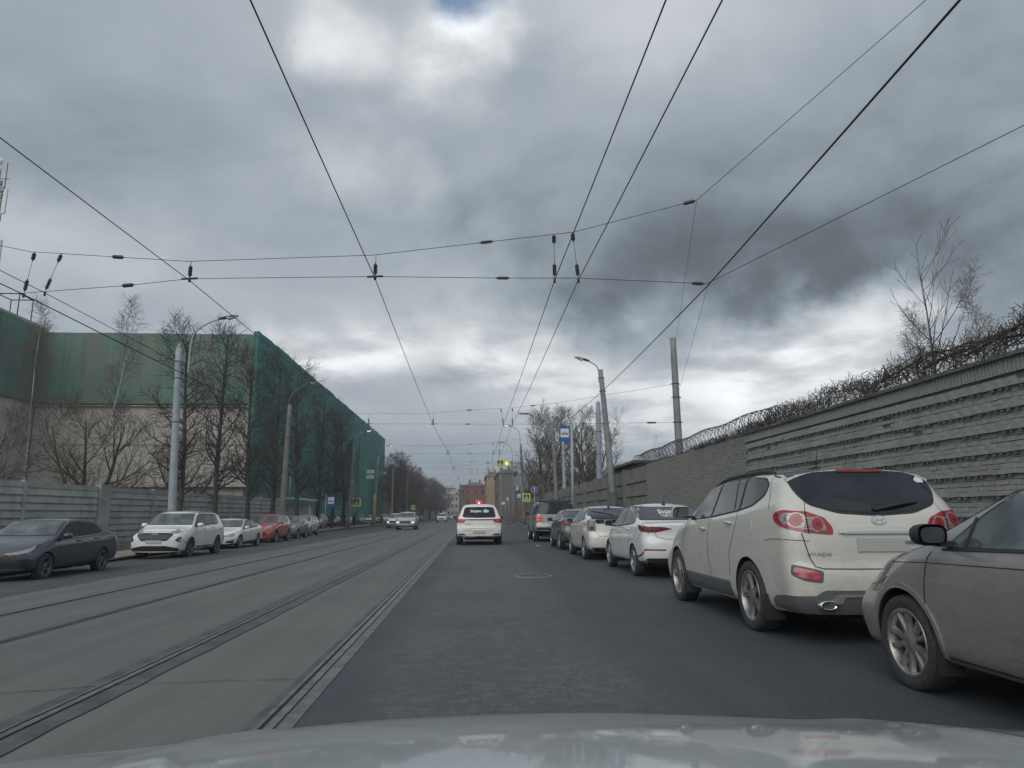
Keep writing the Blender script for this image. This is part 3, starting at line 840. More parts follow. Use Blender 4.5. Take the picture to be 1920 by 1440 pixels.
def liftback_cream():
    d = profile('sedan', 4.46, 1.49, hood=1.0, nose=.72, belt=.95, rise=.12)
    d['top'] = [(0, 1.10), (.08, 1.13), (.35, 1.185), (1.0, 1.33), (1.7, 1.455), (2.2, 1.49), (2.6, 1.475), (2.85, 1.41), (3.75, 1.0), (3.95, .94), (4.3, .80), (4.46, .70)]
    d['rear'] = [(0, .14), (.3, .06), (.42, 0), (.68, .0), (.74, .05), (.95, .05), (1.15, .03), (1.5, .03)]
    d['belt'] = [(0, 1.08), (1.4, 1.04), (2.6, .98), (3.6, .94), (4.2, .82), (4.46, .64)]
    d['fade'] = (.6, 1.1)
    d.update(W=1.745, wb=2.70, ro=.93, r=.315, tw=.195, rim='seven', tumble=.36, q=.9, rb=.22)
    c = Car('parked_liftback', 'dusty cream liftback, its upright tail lamps clear and its rear glass split', 'cars parked along the right kerb', d, P_PEARL, (3.96, 19.1, 0), cat='car')
    dlo = [(3.15, 1.0), (2.2, 1.04), (1.2, 1.09), (.95, 1.12), (.98, 1.17), (1.3, 1.28), (1.8, 1.38), (2.2, 1.40), (2.5, 1.375), (2.85, 1.2)]
    c.glasshouse(dlo, [(2.05, 2.0), (1.28, 1.32)], pw=.045)
    windshield(c, 1.20, 1.40, view='rear', name='rear_window', inset=.05, y=.8)
    c.patch('lower_rear_glass', 'rear', round_poly([(-.62, .99), (-.66, 1.10), (.66, 1.10), (.62, .99)], .03), M_GLASS, .005)
    c.patch('split_spoiler', 'rear', round_poly([(-.72, 1.11), (-.70, 1.16), (.70, 1.16), (.72, 1.11)], .02), M_BLACK, .03, skirt=.03)
    for sd in (-1, 1):
        a = c.patch('tail_light', 'wrap', round_poly([(.66, .78), (.67, 1.08), (.74, 1.13), (.90, 1.10), (1.0, 1.08), (.93, .80)], .03), M_CLEAR, .010, sd, skirt=.02, grid=.03)
        c.patch('lens', 'wrap', round_poly([(.70, .82), (.70, .92), (.82, .92), (.82, .82)], .02), M_REDDK, .013, sd, parent=a, skirt=0)
        c.strip('lens_rib', 'rear', [(.72, .97), (.85, .965)], .012, M_CHROME, .014, (sd,), parent=a)
        c.strip('lens_rib', 'rear', [(.72, 1.02), (.85, 1.015)], .012, M_CHROME, .014, (sd,), parent=a)
    c.strip('tailgate_gap', 'rear', [(.66, 1.1), (.64, .80), (.56, .66), (0, .65)], .009)
    c.patch('number_plate', 'rear', [(-.26, .76), (-.26, .87), (.26, .87), (.26, .76)], M_PLATE, .012)
    c.patch('lower_valance', 'rear', round_poly([(-.78, .24), (-.74, .36), (.74, .36), (.78, .24)], .03), M_BLACK, .006)
    c.doors([[(2.03, .33), (2.08, .7), (2.06, 1.02)], [(1.44, .44), (1.28, .70), (1.10, .88), (1.06, 1.05)], [(3.05, .33), (3.12, .7), (3.08, .96)]])
    c.handle(2.22, .93); c.handle(1.38, .96)
    c.mirror(2.95, 1.0, sx=.19, sz=.13)
    wiper(c, 'rear', (-.1, 1.21), (-.52, 1.31)); antenna(c, 0, 1.55, .12, .04)

def sedan_dark():
    d = profile('sedan', 4.55, 1.46, hood=.98, nose=.72, belt=.95, rise=.10, trunk=1.10, glassend=.42, roofend=.6)
    d.update(W=1.80, wb=2.65, ro=1.02, r=.32, tw=.2, rim='ten', tumble=.36, q=.8, rb=.24)
    c = Car('parked_sedan', 'dark green grey sedan, mostly hidden behind the dusty cream liftback', 'cars parked along the right kerb', d, P_DKGREEN, (4.0, 24.75, 0), cat='car')
    dlo = [(3.2, .99), (2.2, 1.02), (1.3, 1.07), (.98, 1.11), (1.1, 1.24), (1.4, 1.35), (1.9, 1.375), (2.3, 1.37), (2.6, 1.32), (2.9, 1.16)]
    c.glasshouse(dlo, [(2.1, 2.02)]); windshield(c, 1.15, 1.36, view='rear', name='rear_window', inset=.05, y=.9); windshield(c, 1.04, 1.35)
    for sd in (-1, 1):
        a = c.patch('tail_light', 'wrap', round_poly([(.46, .92), (.48, 1.04), (.89, 1.03), (1.12, 1.03), (1.0, .90), (.8, .87)], .03), M_RED, .010, sd, skirt=.015, grid=.03)
        c.patch('lens', 'rear', [(.58, .95), (.58, .99), (.86, .98), (.86, .93)], M_CLEAR, .012, sd, parent=a, skirt=0)
    c.patch('number_plate', 'rear', [(-.26, .74), (-.26, .85), (.26, .85), (.26, .74)], M_PLATE, .012)
    c.patch('lower_valance', 'rear', round_poly([(-.8, .24), (-.76, .38), (.76, .38), (.8, .24)], .03), M_BLACK, .006)
    c.strip('boot_gap', 'rear', [(.66, 1.11), (.60, .80), (.45, .77), (0, .765)], .009)
    c.doors([[(2.08, .35), (2.1, 1.0)], [(1.45, .46), (1.3, .7), (1.12, 1.06)], [(3.1, .36), (3.14, .95)]])
    c.handle(2.25, .93); c.handle(1.4, .95); c.mirror(2.98, 1.0, sx=.2, sz=.13)

def suv_grey_big():
    d = profile('suv', 5.15, 1.90, hood=1.24, nose=.98, belt=1.18, rise=.03, cowl_y=3.85, wtop=.62, glassend=.20)
    d.update(W=1.98, wb=3.0, ro=1.10, r=.39, tw=.25, rim='six', tumble=.24, q=.9, rb=.16, crown=.05)
    d['bot'] = [(0, .50), (.8, .42), (5.15, .38)]; d['rim'] = 'five'
    c = Car('parked_suv', 'big grey beige SUV with glowing stacked tail lamps, foremost of the right row', 'cars parked along the right kerb', d, P_GREYG, (3.86, 32.8, 0), cat='suv')
    dlo = [(3.55, 1.25), (2.4, 1.26), (.55, 1.27), (.5, 1.34), (.62, 1.74), (.75, 1.77), (2.9, 1.78), (3.12, 1.70)]
    c.glasshouse(dlo, [(2.62, 2.6), (1.55, 1.55)])
    windshield(c, 1.27, 1.76, view='rear', name='rear_window', inset=.06, y=.3); windshield(c, 1.30, 1.76)
    for sd in (-1, 1):
        a = c.patch('tail_light', 'rear', round_poly([(.68, .92), (.68, 1.20), (.96, 1.20), (.96, .92)], .05), M_RED, .014, sd, skirt=.02)
        for z in (.965, 1.10): c.patch('lit_lens', 'rear', round_poly([(.72, z), (.72, z + .07), (.93, z + .07), (.93, z)], .03), M_REDLIT, .017, sd, parent=a, skirt=.004)
    c.patch('bumper', 'rear', round_poly([(-.93, .66), (-.90, .80), (-.5, .76), (.5, .76), (.90, .80), (.93, .66)], .04), P_GREYG, .07, skirt=.07)
    c.patch('lower_valance', 'rear', round_poly([(-.9, .42), (-.88, .64), (.88, .64), (.9, .42)], .03), M_BLACK, .006)
    c.patch('number_plate', 'rear', [(-.26, .90), (-.26, 1.02), (.26, 1.02), (.26, .90)], M_PLATE, .012)
    c.patch('spoiler', 'rear', round_poly([(-.74, 1.80), (-.70, 1.845), (.70, 1.845), (.74, 1.80)], .02), M_BLACK, .08, skirt=.08)
    c.strip('tailgate_gap', 'rear', [(.80, 1.70), (.84, 1.3), (.62, 1.2), (.60, .84)], .012)
    c.doors([[(2.62, .48), (2.62, 1.24)], [(1.68, .62), (1.5, .85), (1.45, 1.24)], [(3.75, .48), (3.75, 1.2)]])
    c.handle(2.8, 1.12); c.handle(1.7, 1.12); c.mirror(3.45, 1.25, sx=.22, sz=.19)
    rails(c, .70, .7, 3.2, M_BLACK, .06)

def sedan_taupe():
    d = profile('sedan', 4.45, 1.47, hood=1.02, nose=.74, belt=.99, rise=.06, trunk=1.08, cowl_y=3.42)
    d['top'] = [(0, 1.0), (.12, 1.06), (.5, 1.09), (1.25, 1.41), (1.8, 1.46), (2.3, 1.47), (2.6, 1.43), (2.72, 1.38), (3.42, 1.055), (3.55, 1.025), (4.0, .93), (4.3, .80), (4.45, .66)]
    d['belt'] = [(0, 1.03), (2.2, 1.00), (3.2, .97), (3.7, .93), (4.1, .84), (4.45, .58)]
    d.update(W=1.78, wb=2.63, ro=.95, r=.325, tw=.215, rim='split', tumble=.36, q=1.5, arch=.055, rb=.24, fb=.42, fade=(.5, 1.25))
    d['rim'] = 'wide'
    c = Car('parked_sedan', 'dirty taupe grey sedan nearest to us, its black mirror beside the cream SUV', 'cars parked along the right kerb', d, P_BROWN, (3.97, 1.53, 0), cat='car')
    dlo = [(3.10, 1.005), (2.2, 1.025), (1.2, 1.04), (.96, 1.06), (1.15, 1.22), (1.4, 1.34), (1.8, 1.385), (2.3, 1.385), (2.55, 1.35), (2.80, 1.205)]
    c.glasshouse(dlo, [(1.98, 1.9)], side_mat=M_GLASSC, pw=.07)
    c.strip('quarter_bar', 'side', [(2.90, 1.0), (2.86, 1.2)], .03, M_BLACK, .008)
    windshield(c, 1.09, 1.37, M_GLASSC)
    windshield(c, 1.13, 1.36, view='rear', name='rear_window', inset=.05, y=.9)
    c.strip('waist_trim', 'side', [(3.12, .99), (2.2, 1.012), (1.0, 1.045)], .014, M_BLACK, .01, skirt=.006)
    c.doors([[(3.26, .30), (3.30, .62), (3.26, .93), (3.22, .975)], [(1.96, .30), (2.02, .7), (1.98, 1.01)], [(3.26, .30), (1.5, .30)]])
    c.strip('shoulder_crease', 'side', [(1.0, .925), (2.4, .912), (3.3, .895), (3.78, .87)], .006, M_GAP, .0012)
    for sd in (-1, 1):
        # wheel arch lip
        P = [(3.58 + math.cos(a) * .392, .325 + math.sin(a) * .392) for a in np.linspace(rad(-12), rad(192), 30)]
        c.patch('arch_lip', 'side', band(P, .035), P_BROWN, .010, sd, grid=None, skirt=.012)
    c.both('sill_trim', 'side', [(1.45, .225), (1.45, .262), (3.16, .262), (3.16, .225)], M_BLACK, .008)
    c.strip('sill_chrome', 'side', [(1.45, .285), (3.17, .285)], .012, plain('satin_grey', (.27, .27, .275), .45, .3), .012)
    for sd in (-1, 1):
        c.patch('headlight', 'side', round_poly([(3.96, .72), (3.94, .80), (4.25, .78), (4.33, .70), (4.30, .64)], .03), M_CLEAR, .006, sd)
        c.patch('headlight', 'front', round_poly([(.48, .62), (.50, .74), (.84, .78), (.84, .64)], .03), M_CLEAR, .006, sd)
    mf = MB()
    for sd in (-1, 1):
        mf = MB(); mf.box((sd * .80, 3.215, .27), (.17, .016, .20)); mf.build('mud_flap', [M_BLACK], c.root)
    c.handle(2.12, .885); c.handle(1.25, .90)
    c.mirror(2.99, 1.03, M_BLACK, sx=.20, sz=.135)
    c.patch('grille', 'front', round_poly([(-.42, .60), (-.45, .68), (.45, .68), (.42, .60)], .02), M_BLACK, .004)
    c.plate('front', 0, .46, .52, .112, .012)

def front_suv(name, label, group, pm, loc, facing, L=4.6, W=1.86, H=1.68, style='a', q=.8, rim='five', ro=.9, wb=2.72, hoodz=1.08, cat='suv'):
    d = profile('suv', L, H, hood=hoodz, nose=hoodz - .20, belt=hoodz - .05, rise=.08, cowl_y=L - 1.12, wtop=.72, glassend=.34)
    d.update(W=W, wb=wb, ro=ro, r=.355 if H > 1.6 else .32, tw=.225, rim=rim, tumble=.32, q=q, rb=.2, fb=.36)
    d['front'] = [(0, .14), (.28, .05), (.42, .0), (.7, .0), (hoodz - .2, .04), (hoodz + .1, .12)]
    c = Car(name, label, group, d, pm, loc, facing, cat)
    b = hoodz
    dlo = [(L - 1.38, b + .02), (2.2, b + .05), (.95, b + .10), (.72, b + .16), (.80, H - .17), (1.05, H - .13), (2.4, H - .125), (L - 2.05, H - .15), (L - 1.85, H - .22)]
    c.glasshouse(dlo, [(L - 2.42, L - 2.45), (1.33, 1.36)], pw=.05)
    windshield(c, b + .075, H - .115, M_GLASSC)
    windshield(c, b + .16, H - .13, view='rear', name='rear_window', inset=.07, y=.3)
    nz = hoodz
    if style == 'a':      # wide dark mesh grille, triangular side intakes, slim lamps
        c.patch('grille', 'front', round_poly([(-.62, nz - .27), (-.52, nz - .20), (.52, nz - .20), (.62, nz - .27), (.44, nz - .47), (-.44, nz - .47)], .03), M_BLACK, .008)
        for i in range(5):
            z = nz - .25 - i * .045; hw_ = .56 - i * .03
            c.strip('grille_bar', 'front', [(-hw_, z), (hw_, z)], .008, plain('dark_chrome', (.12, .12, .13), .3, .6), .012, (1,))
        c.text('lettering', 'front', 'HAVAL', .07, 0, nz - .245, M_CHROME, .016, flip=-1, bold=.003)
        for sd in (-1, 1):
            c.patch('headlight', 'wrapf', round_poly([(.40, nz - .22), (.48, nz - .165), (.80, nz - .10), (1.05, nz - .07), (1.0, nz - .15), (.86, nz - .205), (.66, nz - .235)], .015), M_SMOKE, .010, sd, grid=.03)
            c.patch('side_intake', 'front', round_poly([(.78, nz - .34), (.84, nz - .34), (.90, nz - .56), (.70, nz - .46)], .02), M_BLACK, .006, sd)
            c.strip('fog_lamp', 'front', [(.80, nz - .39), (.83, nz - .48)], .03, M_CLEAR, .010, (sd,))
        c.patch('lower_valance', 'front', round_poly([(-.88, .28), (-.78, .38), (-.4, .46), (.4, .46), (.78, .38), (.88, .28)], .03), M_BLACK, .008)
        c.plate('front', 0, nz - .50, .52, .112, .02)
    elif style == 'b':    # big grille, split lights low
        c.patch('grille', 'front', round_poly([(-.55, nz - .24), (.55, nz - .24), (.45, nz - .50), (-.45, nz - .50)], .05), M_BLACK, .008)
        for i in range(4):
            z = nz - .28 - i * .055
            c.strip('grille_bar', 'front', [(-.5 + i * .02, z), (.5 - i * .02, z)], .014, plain('dark_chrome', (.12, .12, .13), .3, .6), .012, (1,))
        for sd in (-1, 1):
            c.patch('headlight', 'front', round_poly([(.58, nz - .22), (.62, nz - .16), (.88, nz - .12), (.88, nz - .19)], .015), M_SMOKE, .010, sd)
            c.patch('main_lamp', 'front', round_poly([(.62, nz - .44), (.62, nz - .34), (.82, nz - .34), (.82, nz - .44)], .02), M_LIT if facing < 0 and 'silver' in label else M_CLEAR, .010, sd)
        c.patch('lower_valance', 'front', round_poly([(-.88, .30), (-.85, .44), (.85, .44), (.88, .30)], .04), M_BLACK, .010)
        c.patch('lower_grille', 'front', round_poly([(-.4, .38), (-.4, .41), (.4, .41), (.4, .38)], .01), M_CLEAR, .013)
        c.plate('front', 0, nz - .52, .52, .112, .02)
    else:                 # 'c' chrome mouth
        c.patch('grille', 'front', round_poly([(-.38, nz - .22), (.38, nz - .22), (.28, nz - .33), (-.28, nz - .33)], .04), M_BLACK, .008)
        c.strip('grille_frame', 'front', [(-.38, nz - .215), (-.27, nz - .335), (.27, nz - .335), (.38, nz - .215)], .02, M_CHROME, .012, (1,))
        for sd in (-1, 1):
            c.patch('headlight', 'wrapf', round_poly([(.42, nz - .28), (.46, nz - .19), (.80, nz - .10), (1.08, nz - .06), (1.0, nz - .15), (.80, nz - .24)], .03), M_CLEAR, .010, sd, grid=.03)
            c.patch('fog_lamp', 'front', round_poly([(.60, nz - .52), (.62, nz - .44), (.82, nz - .42), (.80, nz - .52)], .03), M_CLEAR, .010, sd)
        c.patch('lower_grille', 'front', round_poly([(-.56, nz - .62), (-.52, nz - .46), (.52, nz - .46), (.56, nz - .62)], .05), M_BLACK, .008)
        c.plate('front', 0, nz - .42, .52, .112, .02)
    c.doors([[(2.22, .40), (2.25, b)], [(1.55, .5), (1.4, .75), (1.28, b + .05)], [(L - 1.42, .40), (L - 1.38, b - .05)]])
    c.both('side_cladding', 'side', [(1.45, .29), (1.45, .40), (L - 1.5, .40), (L - 1.5, .29)], M_CLAD, .005)
    c.handle(2.42, b - .09); c.handle(1.5, b - .06); c.mirror(L - 1.55, b + .0, sx=.21, sz=.15)
    rails(c, .66, .6, L - 2.1, plain('satin_grey', (.27, .27, .275), .45, .3), .04)
    for sd in (-1, 1): c.patch('tail_light', 'rear', round_poly([(.5, b - .10), (.5, b + .02), (.9, b + .04), (.9, b - .12)], .03), M_RED, .01, sd)
    c.patch('bonnet_edge', 'front', band([(-.80, nz - .13), (0, nz - .165), (.80, nz - .13)], .008), M_GAP, .0015, skirt=0)
    return c

def front_sedan(name, label, group, pm, loc, facing, L=4.4, W=1.74, H=1.46, style='x', q=.9, rim='dark', wb=2.6, ro=.95, cat='car', hood=.98, coupe=False, chrome=True):
    d = profile('sedan', L, H, hood=hood, nose=hood - .26, belt=hood - .06, rise=.10, trunk=hood + .08, cowl_y=L - 1.12, wtop=.78, glassend=.4, roofend=.8 if coupe else .65)
    d.update(W=W, wb=wb, ro=ro, r=.315, tw=.2, rim=rim, tumble=.36, q=q, rb=.24, fb=.40)
    c = Car(name, label, group, d, pm, loc, facing, cat)
    b = hood - .03
    dlo = [(L - 1.30, b + .0), (2.2, b + .03), (1.15, b + .08), (.95, b + .12), (1.15, H - .22), (1.45, H - .115), (2.0, H - .09), (2.35, H - .10), (L - 1.98, H - .14), (L - 1.72, H - .27)]
    c.glasshouse(dlo, [(2.06, 1.95)], pw=.05)
    if chrome: c.strip('waist_trim', 'side', [(L - 1.30, b - .012), (2.2, b + .015), (1.15, b + .065), (.93, b + .12)], .014, M_CHROME, .008)
    windshield(c, hood + .055, H - .10, M_GLASSC)
    windshield(c, hood + .14, H - .11, view='rear', name='rear_window', inset=.05, y=.9)
    nz = hood
    if style == 'x':   # large lattice grille with long lamps
        c.patch('grille', 'front', round_poly([(-.62, nz - .40), (-.56, nz - .33), (.56, nz - .33), (.62, nz - .40), (.40, nz - .62), (-.40, nz - .62)], .03), M_BLACK, .008)
        for i in range(7):
            x = -.5 + i * .17
            for dx in (-.18, .18): c.strip('grille_bar', 'front', [(x, nz - .35), (x + dx, nz - .58)], .008, plain('dark_chrome', (.12, .12, .13), .3, .6), .012, (1,))
        for sd in (-1, 1):
            c.patch('headlight', 'wrapf', round_poly([(.36, nz - .34), (.60, nz - .295), (.86, nz - .235), (1.15, nz - .165), (1.02, nz - .255), (.80, nz - .325), (.58, nz - .36)], .012), M_CLEAR, .010, sd, grid=.03)
            c.patch('fog_recess', 'front', round_poly([(.60, nz - .66), (.66, nz - .46), (.78, nz - .46), (.80, nz - .66)], .02), M_BLACK, .006, sd)
        c.strip('lower_lip', 'front', [(-.72, nz - .68), (.72, nz - .68)], .02, M_CHROME, .010, (1,))
    else:              # 'y' low single frame grille, lamps with dark inner
        c.patch('grille', 'front', round_poly([(-.48, nz - .30), (.48, nz - .30), (.40, nz - .60), (-.40, nz - .60)], .06), M_BLACK, .008)
        for sd in (-1, 1):
            a = c.patch('headlight', 'wrapf', round_poly([(.46, nz - .36), (.50, nz - .29), (.80, nz - .235), (1.02, nz - .20), (.95, nz - .29), (.80, nz - .355), (.64, nz - .38)], .02), M_CLEAR, .010, sd, grid=.03)
            c.patch('lamp_inner', 'wrapf', ell(.72, nz - .30, .05, .04, 16), M_SMOKE, .013, sd, parent=a)
            c.patch('side_intake', 'front', round_poly([(.50, nz - .64), (.54, nz - .56), (.82, nz - .52), (.80, nz - .64)], .02), M_BLACK, .006, sd)
    c.plate('front', 0, nz - .52, .52, .112, .02)
    c.doors([[(2.04, .34), (2.08, b)], [(1.45, .46), (1.3, .68), (1.05, b + .06)], [(L - 1.36, .34), (L - 1.3, b - .03)]])
    c.handle(2.24, b - .08); c.handle(1.36, b - .05); c.mirror(L - 1.5, b + .0, sx=.19, sz=.125)
    for sd in (-1, 1): c.patch('tail_light', 'rear', round_poly([(.45, hood - .1), (.45, hood), (.86, hood), (.86, hood - .14)], .02), M_RED, .01, sd)
    c.strip('sill_chrome', 'side', [(1.45, .30), (L - 1.4, .30)], .012, plain('satin_grey', (.27, .27, .275), .45, .3), .012)
    return c

def taxi_ahead():
    d = profile('suv', 4.72, 1.70, hood=1.05, nose=.82, belt=1.04, rise=.08, wtop=.75, glassend=.38, cowl_y=3.6)
    d.update(W=1.93, wb=2.75, ro=.95, r=.37, tw=.245, rim='ten', tumble=.40, q=1.1, rb=.16, pw=3.6, arch=.04)
    d['rear'] = [(0, .10), (.30, .03), (.46, .0), (.60, .0), (.70, .0), (.76, .035), (1.0, .05), (1.12, .07), (1.58, .38), (2, .4)]
    d['bot'] = [(0, .34), (4.72, .25)]
    c = Car('taxi_suv', 'white SUV taxi driving ahead of us under a red roof light', None, d, P_CREAM2, (.28, 29.7, 0), cat='suv')
    b = 1.08
    c.glasshouse([(3.25, b), (2.2, b + .03), (.95, b + .10), (.75, b + .16), (.82, 1.53), (1.05, 1.575), (2.4, 1.58), (2.7, 1.54)], [(2.3, 2.25), (1.3, 1.33)])
    gl = [(-.68, 1.17), (-.60, 1.145), (0, 1.135), (.60, 1.145), (.68, 1.17), (.60, 1.50), (.52, 1.545), (0, 1.55), (-.52, 1.545), (-.60, 1.50)]
    c.patch('glass_border', 'rear', round_poly(grow_poly(gl, .02), .05), M_BLACK, .0025, skirt=.004)
    wd = c.patch('rear_window', 'rear', round_poly(gl, .04), M_GLASS, .006)
    c.text('lettering', 'rear', 'Яндекс', .135, -.13, 1.385, M_WHITE, .010, bold=.004, parent=wd)
    c.text('lettering', 'rear', 'Go', .17, .27, 1.39, M_WHITE, .010, bold=.010, parent=wd, shear=.3)
    windshield(c, 1.12, 1.58)
    c.patch('light_bar', 'rear', [(-.62, 1.02), (-.62, 1.065), (.62, 1.065), (.62, 1.02)], M_REDDK, .014, skirt=.02)
    for sd in (-1, 1):
        a = c.patch('tail_light', 'wrap', round_poly([(.60, 1.07), (.90, 1.08), (1.08, 1.08), (1.03, .95), (.90, .915), (.66, .925), (.58, 1.0)], .02), M_RED, .013, sd, skirt=.02, grid=.03)
        c.patch('lens', 'wrap', [(.68, .96), (.68, 1.03), (.86, 1.035), (.86, .955)], M_REDLIT2, .016, sd, parent=a, skirt=0)
        c.patch('bumper_intake', 'rear', round_poly([(.54, .425), (.66, .485), (.92, .475), (.94, .43)], .02), M_BLACK, .006, sd)
        c.strip('bumper_crease', 'rear', [(.90, .42), (.55, .40)], .03, M_CHROME2, .012, (sd,))
        c.patch('fog_reflector', 'rear', [(.62, .335), (.62, .355), (.84, .355), (.84, .335)], M_CLEAR, .012, sd)
        c.strip('plate_recess', 'rear', [(.30, .60), (.62, .615)], .012, M_CLAD, .003, (sd,))
    c.patch('lower_valance', 'rear', round_poly([(-.95, .29), (-.95, .395), (-.45, .375), (.45, .375), (.95, .395), (.95, .29)], .03), M_BLACK, .010)
    c.strip('tailgate_gap', 'rear', [(.80, .92), (.76, .74), (.70, .70), (0, .69)], .010)
    c.text('lettering', 'rear', 'MONJARO', .05, -.46, .865, M_CLAD, .006)
    c.text('lettering', 'rear', 'AWD', .04, .62, .865, M_CLAD, .006)
    c.plate('rear', 0, .55, .52, .112, .02)
    ax = MB(); ax.tube([(-.62, .95, .27), (0, .9, .26), (.62, .95, .27)], .035, 8); ax.box((-.1, .8, .30), (.12, .2, .08)); ax.build('rear_axle', [M_CLAD], c.root)
    c.doors([[(2.25, .4), (2.28, b)], [(1.55, .5), (1.3, b)]])
    c.mirror(3.0, 1.08, sx=.22, sz=.15)
    rails(c, .66, .7, 2.8, plain('satin_grey', (.27, .27, .275), .45, .3), .05)
    y = 2.0; z = 1.70
    rl = thing('taxi_roof_light', 'red lit taxi sign with a white triangle on the roof of the white SUV ahead', 'taxi sign', (.28, 31.4, 1.70))
    mb = MB(); mb.box((0, 0, .01), (.40, .16, .03), mi=1); mb.box((0, 0, .09), (.36, .12, .14), taper=.88); mb.build('housing', [M_TAXI, M_BLACK], rl)
    tr = MB(); tr.prism([(-.05, 0), (.05, 0), (0, .08)], 0, .006, M=Matrix.Translation((0, -.064, .03)) @ Matrix.Rotation(rad(88), 4, 'X')); tr.build('triangle', [M_LIT], rl)

M_TAXI = mat('taxi_lamp', (.6, .05, .05), .4, 0, .5, noise=(20, .3, (.5, .03, .04)), emit=((1, .12, .12), .18))
M_REDLIT2 = mat('dim_red_lens', (.45, .03, .05), .3, 0, .5, noise=(20, .3, (.4, .03, .04)), emit=((1, .08, .12), .04))
M_CHROME2 = plain('satin_silver', (.5, .5, .5), .35, .4)
P_CREAM2 = paint('warm_white_paint', (.72, .715, .67), .35, .0, .34, (.3, .28, .24))

GL = 'cars parked along the left kerb'
build_cream_suv()
sedan_white(); liftback_cream(); sedan_dark(); suv_grey_big(); sedan_taupe(); taxi_ahead()
# left kerb, all facing us: local rear is the far end
front_sedan('parked_sedan', 'dark blue grey sedan cut off by the left edge of the view', GL, P_DKBLUE, (-10.97, 21.35, -.25), -1, 4.40, 1.74, 1.46, 'x', 1.2, 'dark')
front_suv('parked_suv', 'white SUV with a black mesh grille at the kerb behind the dark blue sedan', GL, P_WHITE, (-11.12, 30.4, -.25), -1, 4.62, 1.85, 1.68, 'a', 1.1, 'dark', hoodz=1.10)
front_sedan('parked_coupe', 'low white coupe between the white and the red SUV', GL, P_WHITE, (-11.67, 37.8, -.26), -1, 4.62, 1.84, 1.38, 'y', .8, 'ten', 2.75, .95, hood=.93, coupe=True, chrome=False)
front_suv('parked_suv', 'brick red SUV with a chrome-framed grille behind the white coupe', GL, P_RED, (-11.97, 44.85, -.27), -1, 4.44, 1.84, 1.64, 'c', .8, 'five', .9, 2.64, hoodz=1.06)
front_suv('parked_hatchback', 'grey teal estate car with black window frames behind the red SUV', GL, P_TEAL, (-12.35, 51.45, -.28), -1, 4.05, 1.70, 1.56, 'c', .7, 'ten', .8, 2.45, hoodz=1.00, cat='car')
front_suv('parked_hatchback', 'pale silver crossover, farthest of the row parked on the left', GL, P_SILVER, (-13.15, 58.6, -.28), -1, 4.17, 1.76, 1.57, 'c', .7, 'five', .75, 2.59, hoodz=1.04, cat='car')
# oncoming traffic
front_suv('moving_suv', 'silver grey SUV with both headlamps lit driving towards us', 'cars driving towards us', P_SILVER, (-6.35, 72.7, -.13), -1, 4.68, 1.92, 1.70, 'b', .7, 'ten', hoodz=1.10)
front_suv('moving_suv', 'white SUV in the outer lane half hidden behind the silver grey one', 'cars driving towards us', P_WHITE, (-8.9, 86.5, -.19), -1, 4.5, 1.86, 1.66, 'b', .6, 'ten', hoodz=1.06)
front_suv('moving_suv', 'small distant white SUV alone in the lane right of the tree avenue', 'cars driving towards us', P_WHITE, (-5.8, 139, -.11), -1, 4.5, 1.88, 1.75, 'b', .5, 'ten', hoodz=1.10)
# simple copies for the car park in front of the wrapped building
# ---------------------------------------------------------------- setting
random.seed(7); RNG = np.random.RandomState(5)
def bend(y): return 0.0
def zsl(x): return 0.0 if x > -1.2 else -.025 * (min(abs(x), 12.5) - 1.2)   # crossfall of the left half of the street
def ribbon(name, xl, xr, y0, y1, z, m, step=4, parent=None, kind='structure', th=0):
    mb = MB(); n = max(1, int((y1 - y0) / step)); f = lambda q, y: q(y) if callable(q) else q
    vs = []
    for i in range(n + 1):
        y = y0 + (y1 - y0) * i / n; b = bend(y)
        a, c_ = f(xl, y) + b, f(xr, y) + b; zz = f(z, y)
        vs += [(a, y, zz + zsl(a)), (c_, y, zz + zsl(c_))] + ([(a, y, zz - th - .2), (c_, y, zz - th - .2)] if th else [])
    k = 4 if th else 2; fs = []
    for i in range(n):
        o = i * k
        fs.append((o, o + 1, o + k + 1, o + k))
        if th: fs += [(o + 2, o, o + k, o + k + 2), (o + 1, o + 3, o + k + 3, o + k + 1)]
    if th: fs += [(0, 2, 3, 1), (n * k, n * k + 1, n * k + 3, n * k + 2)]
    mb.add(vs, fs); o = mb.build(name, [m], parent)
    if parent is None and kind: o['kind'] = kind
    return o
def KL(y): return float(np.interp(y, [0, 15, 24, 45, 60, 90, 130, 500], [-11.6, -11.8, -12.05, -12.9, -13.9, -14.5, -14.7, -14.7]))
def KR(y): return float(np.interp(y, [0, 40, 60, 85, 120, 500], [5.12, 5.15, 5.4, 6.0, 6.4, 6.6]))

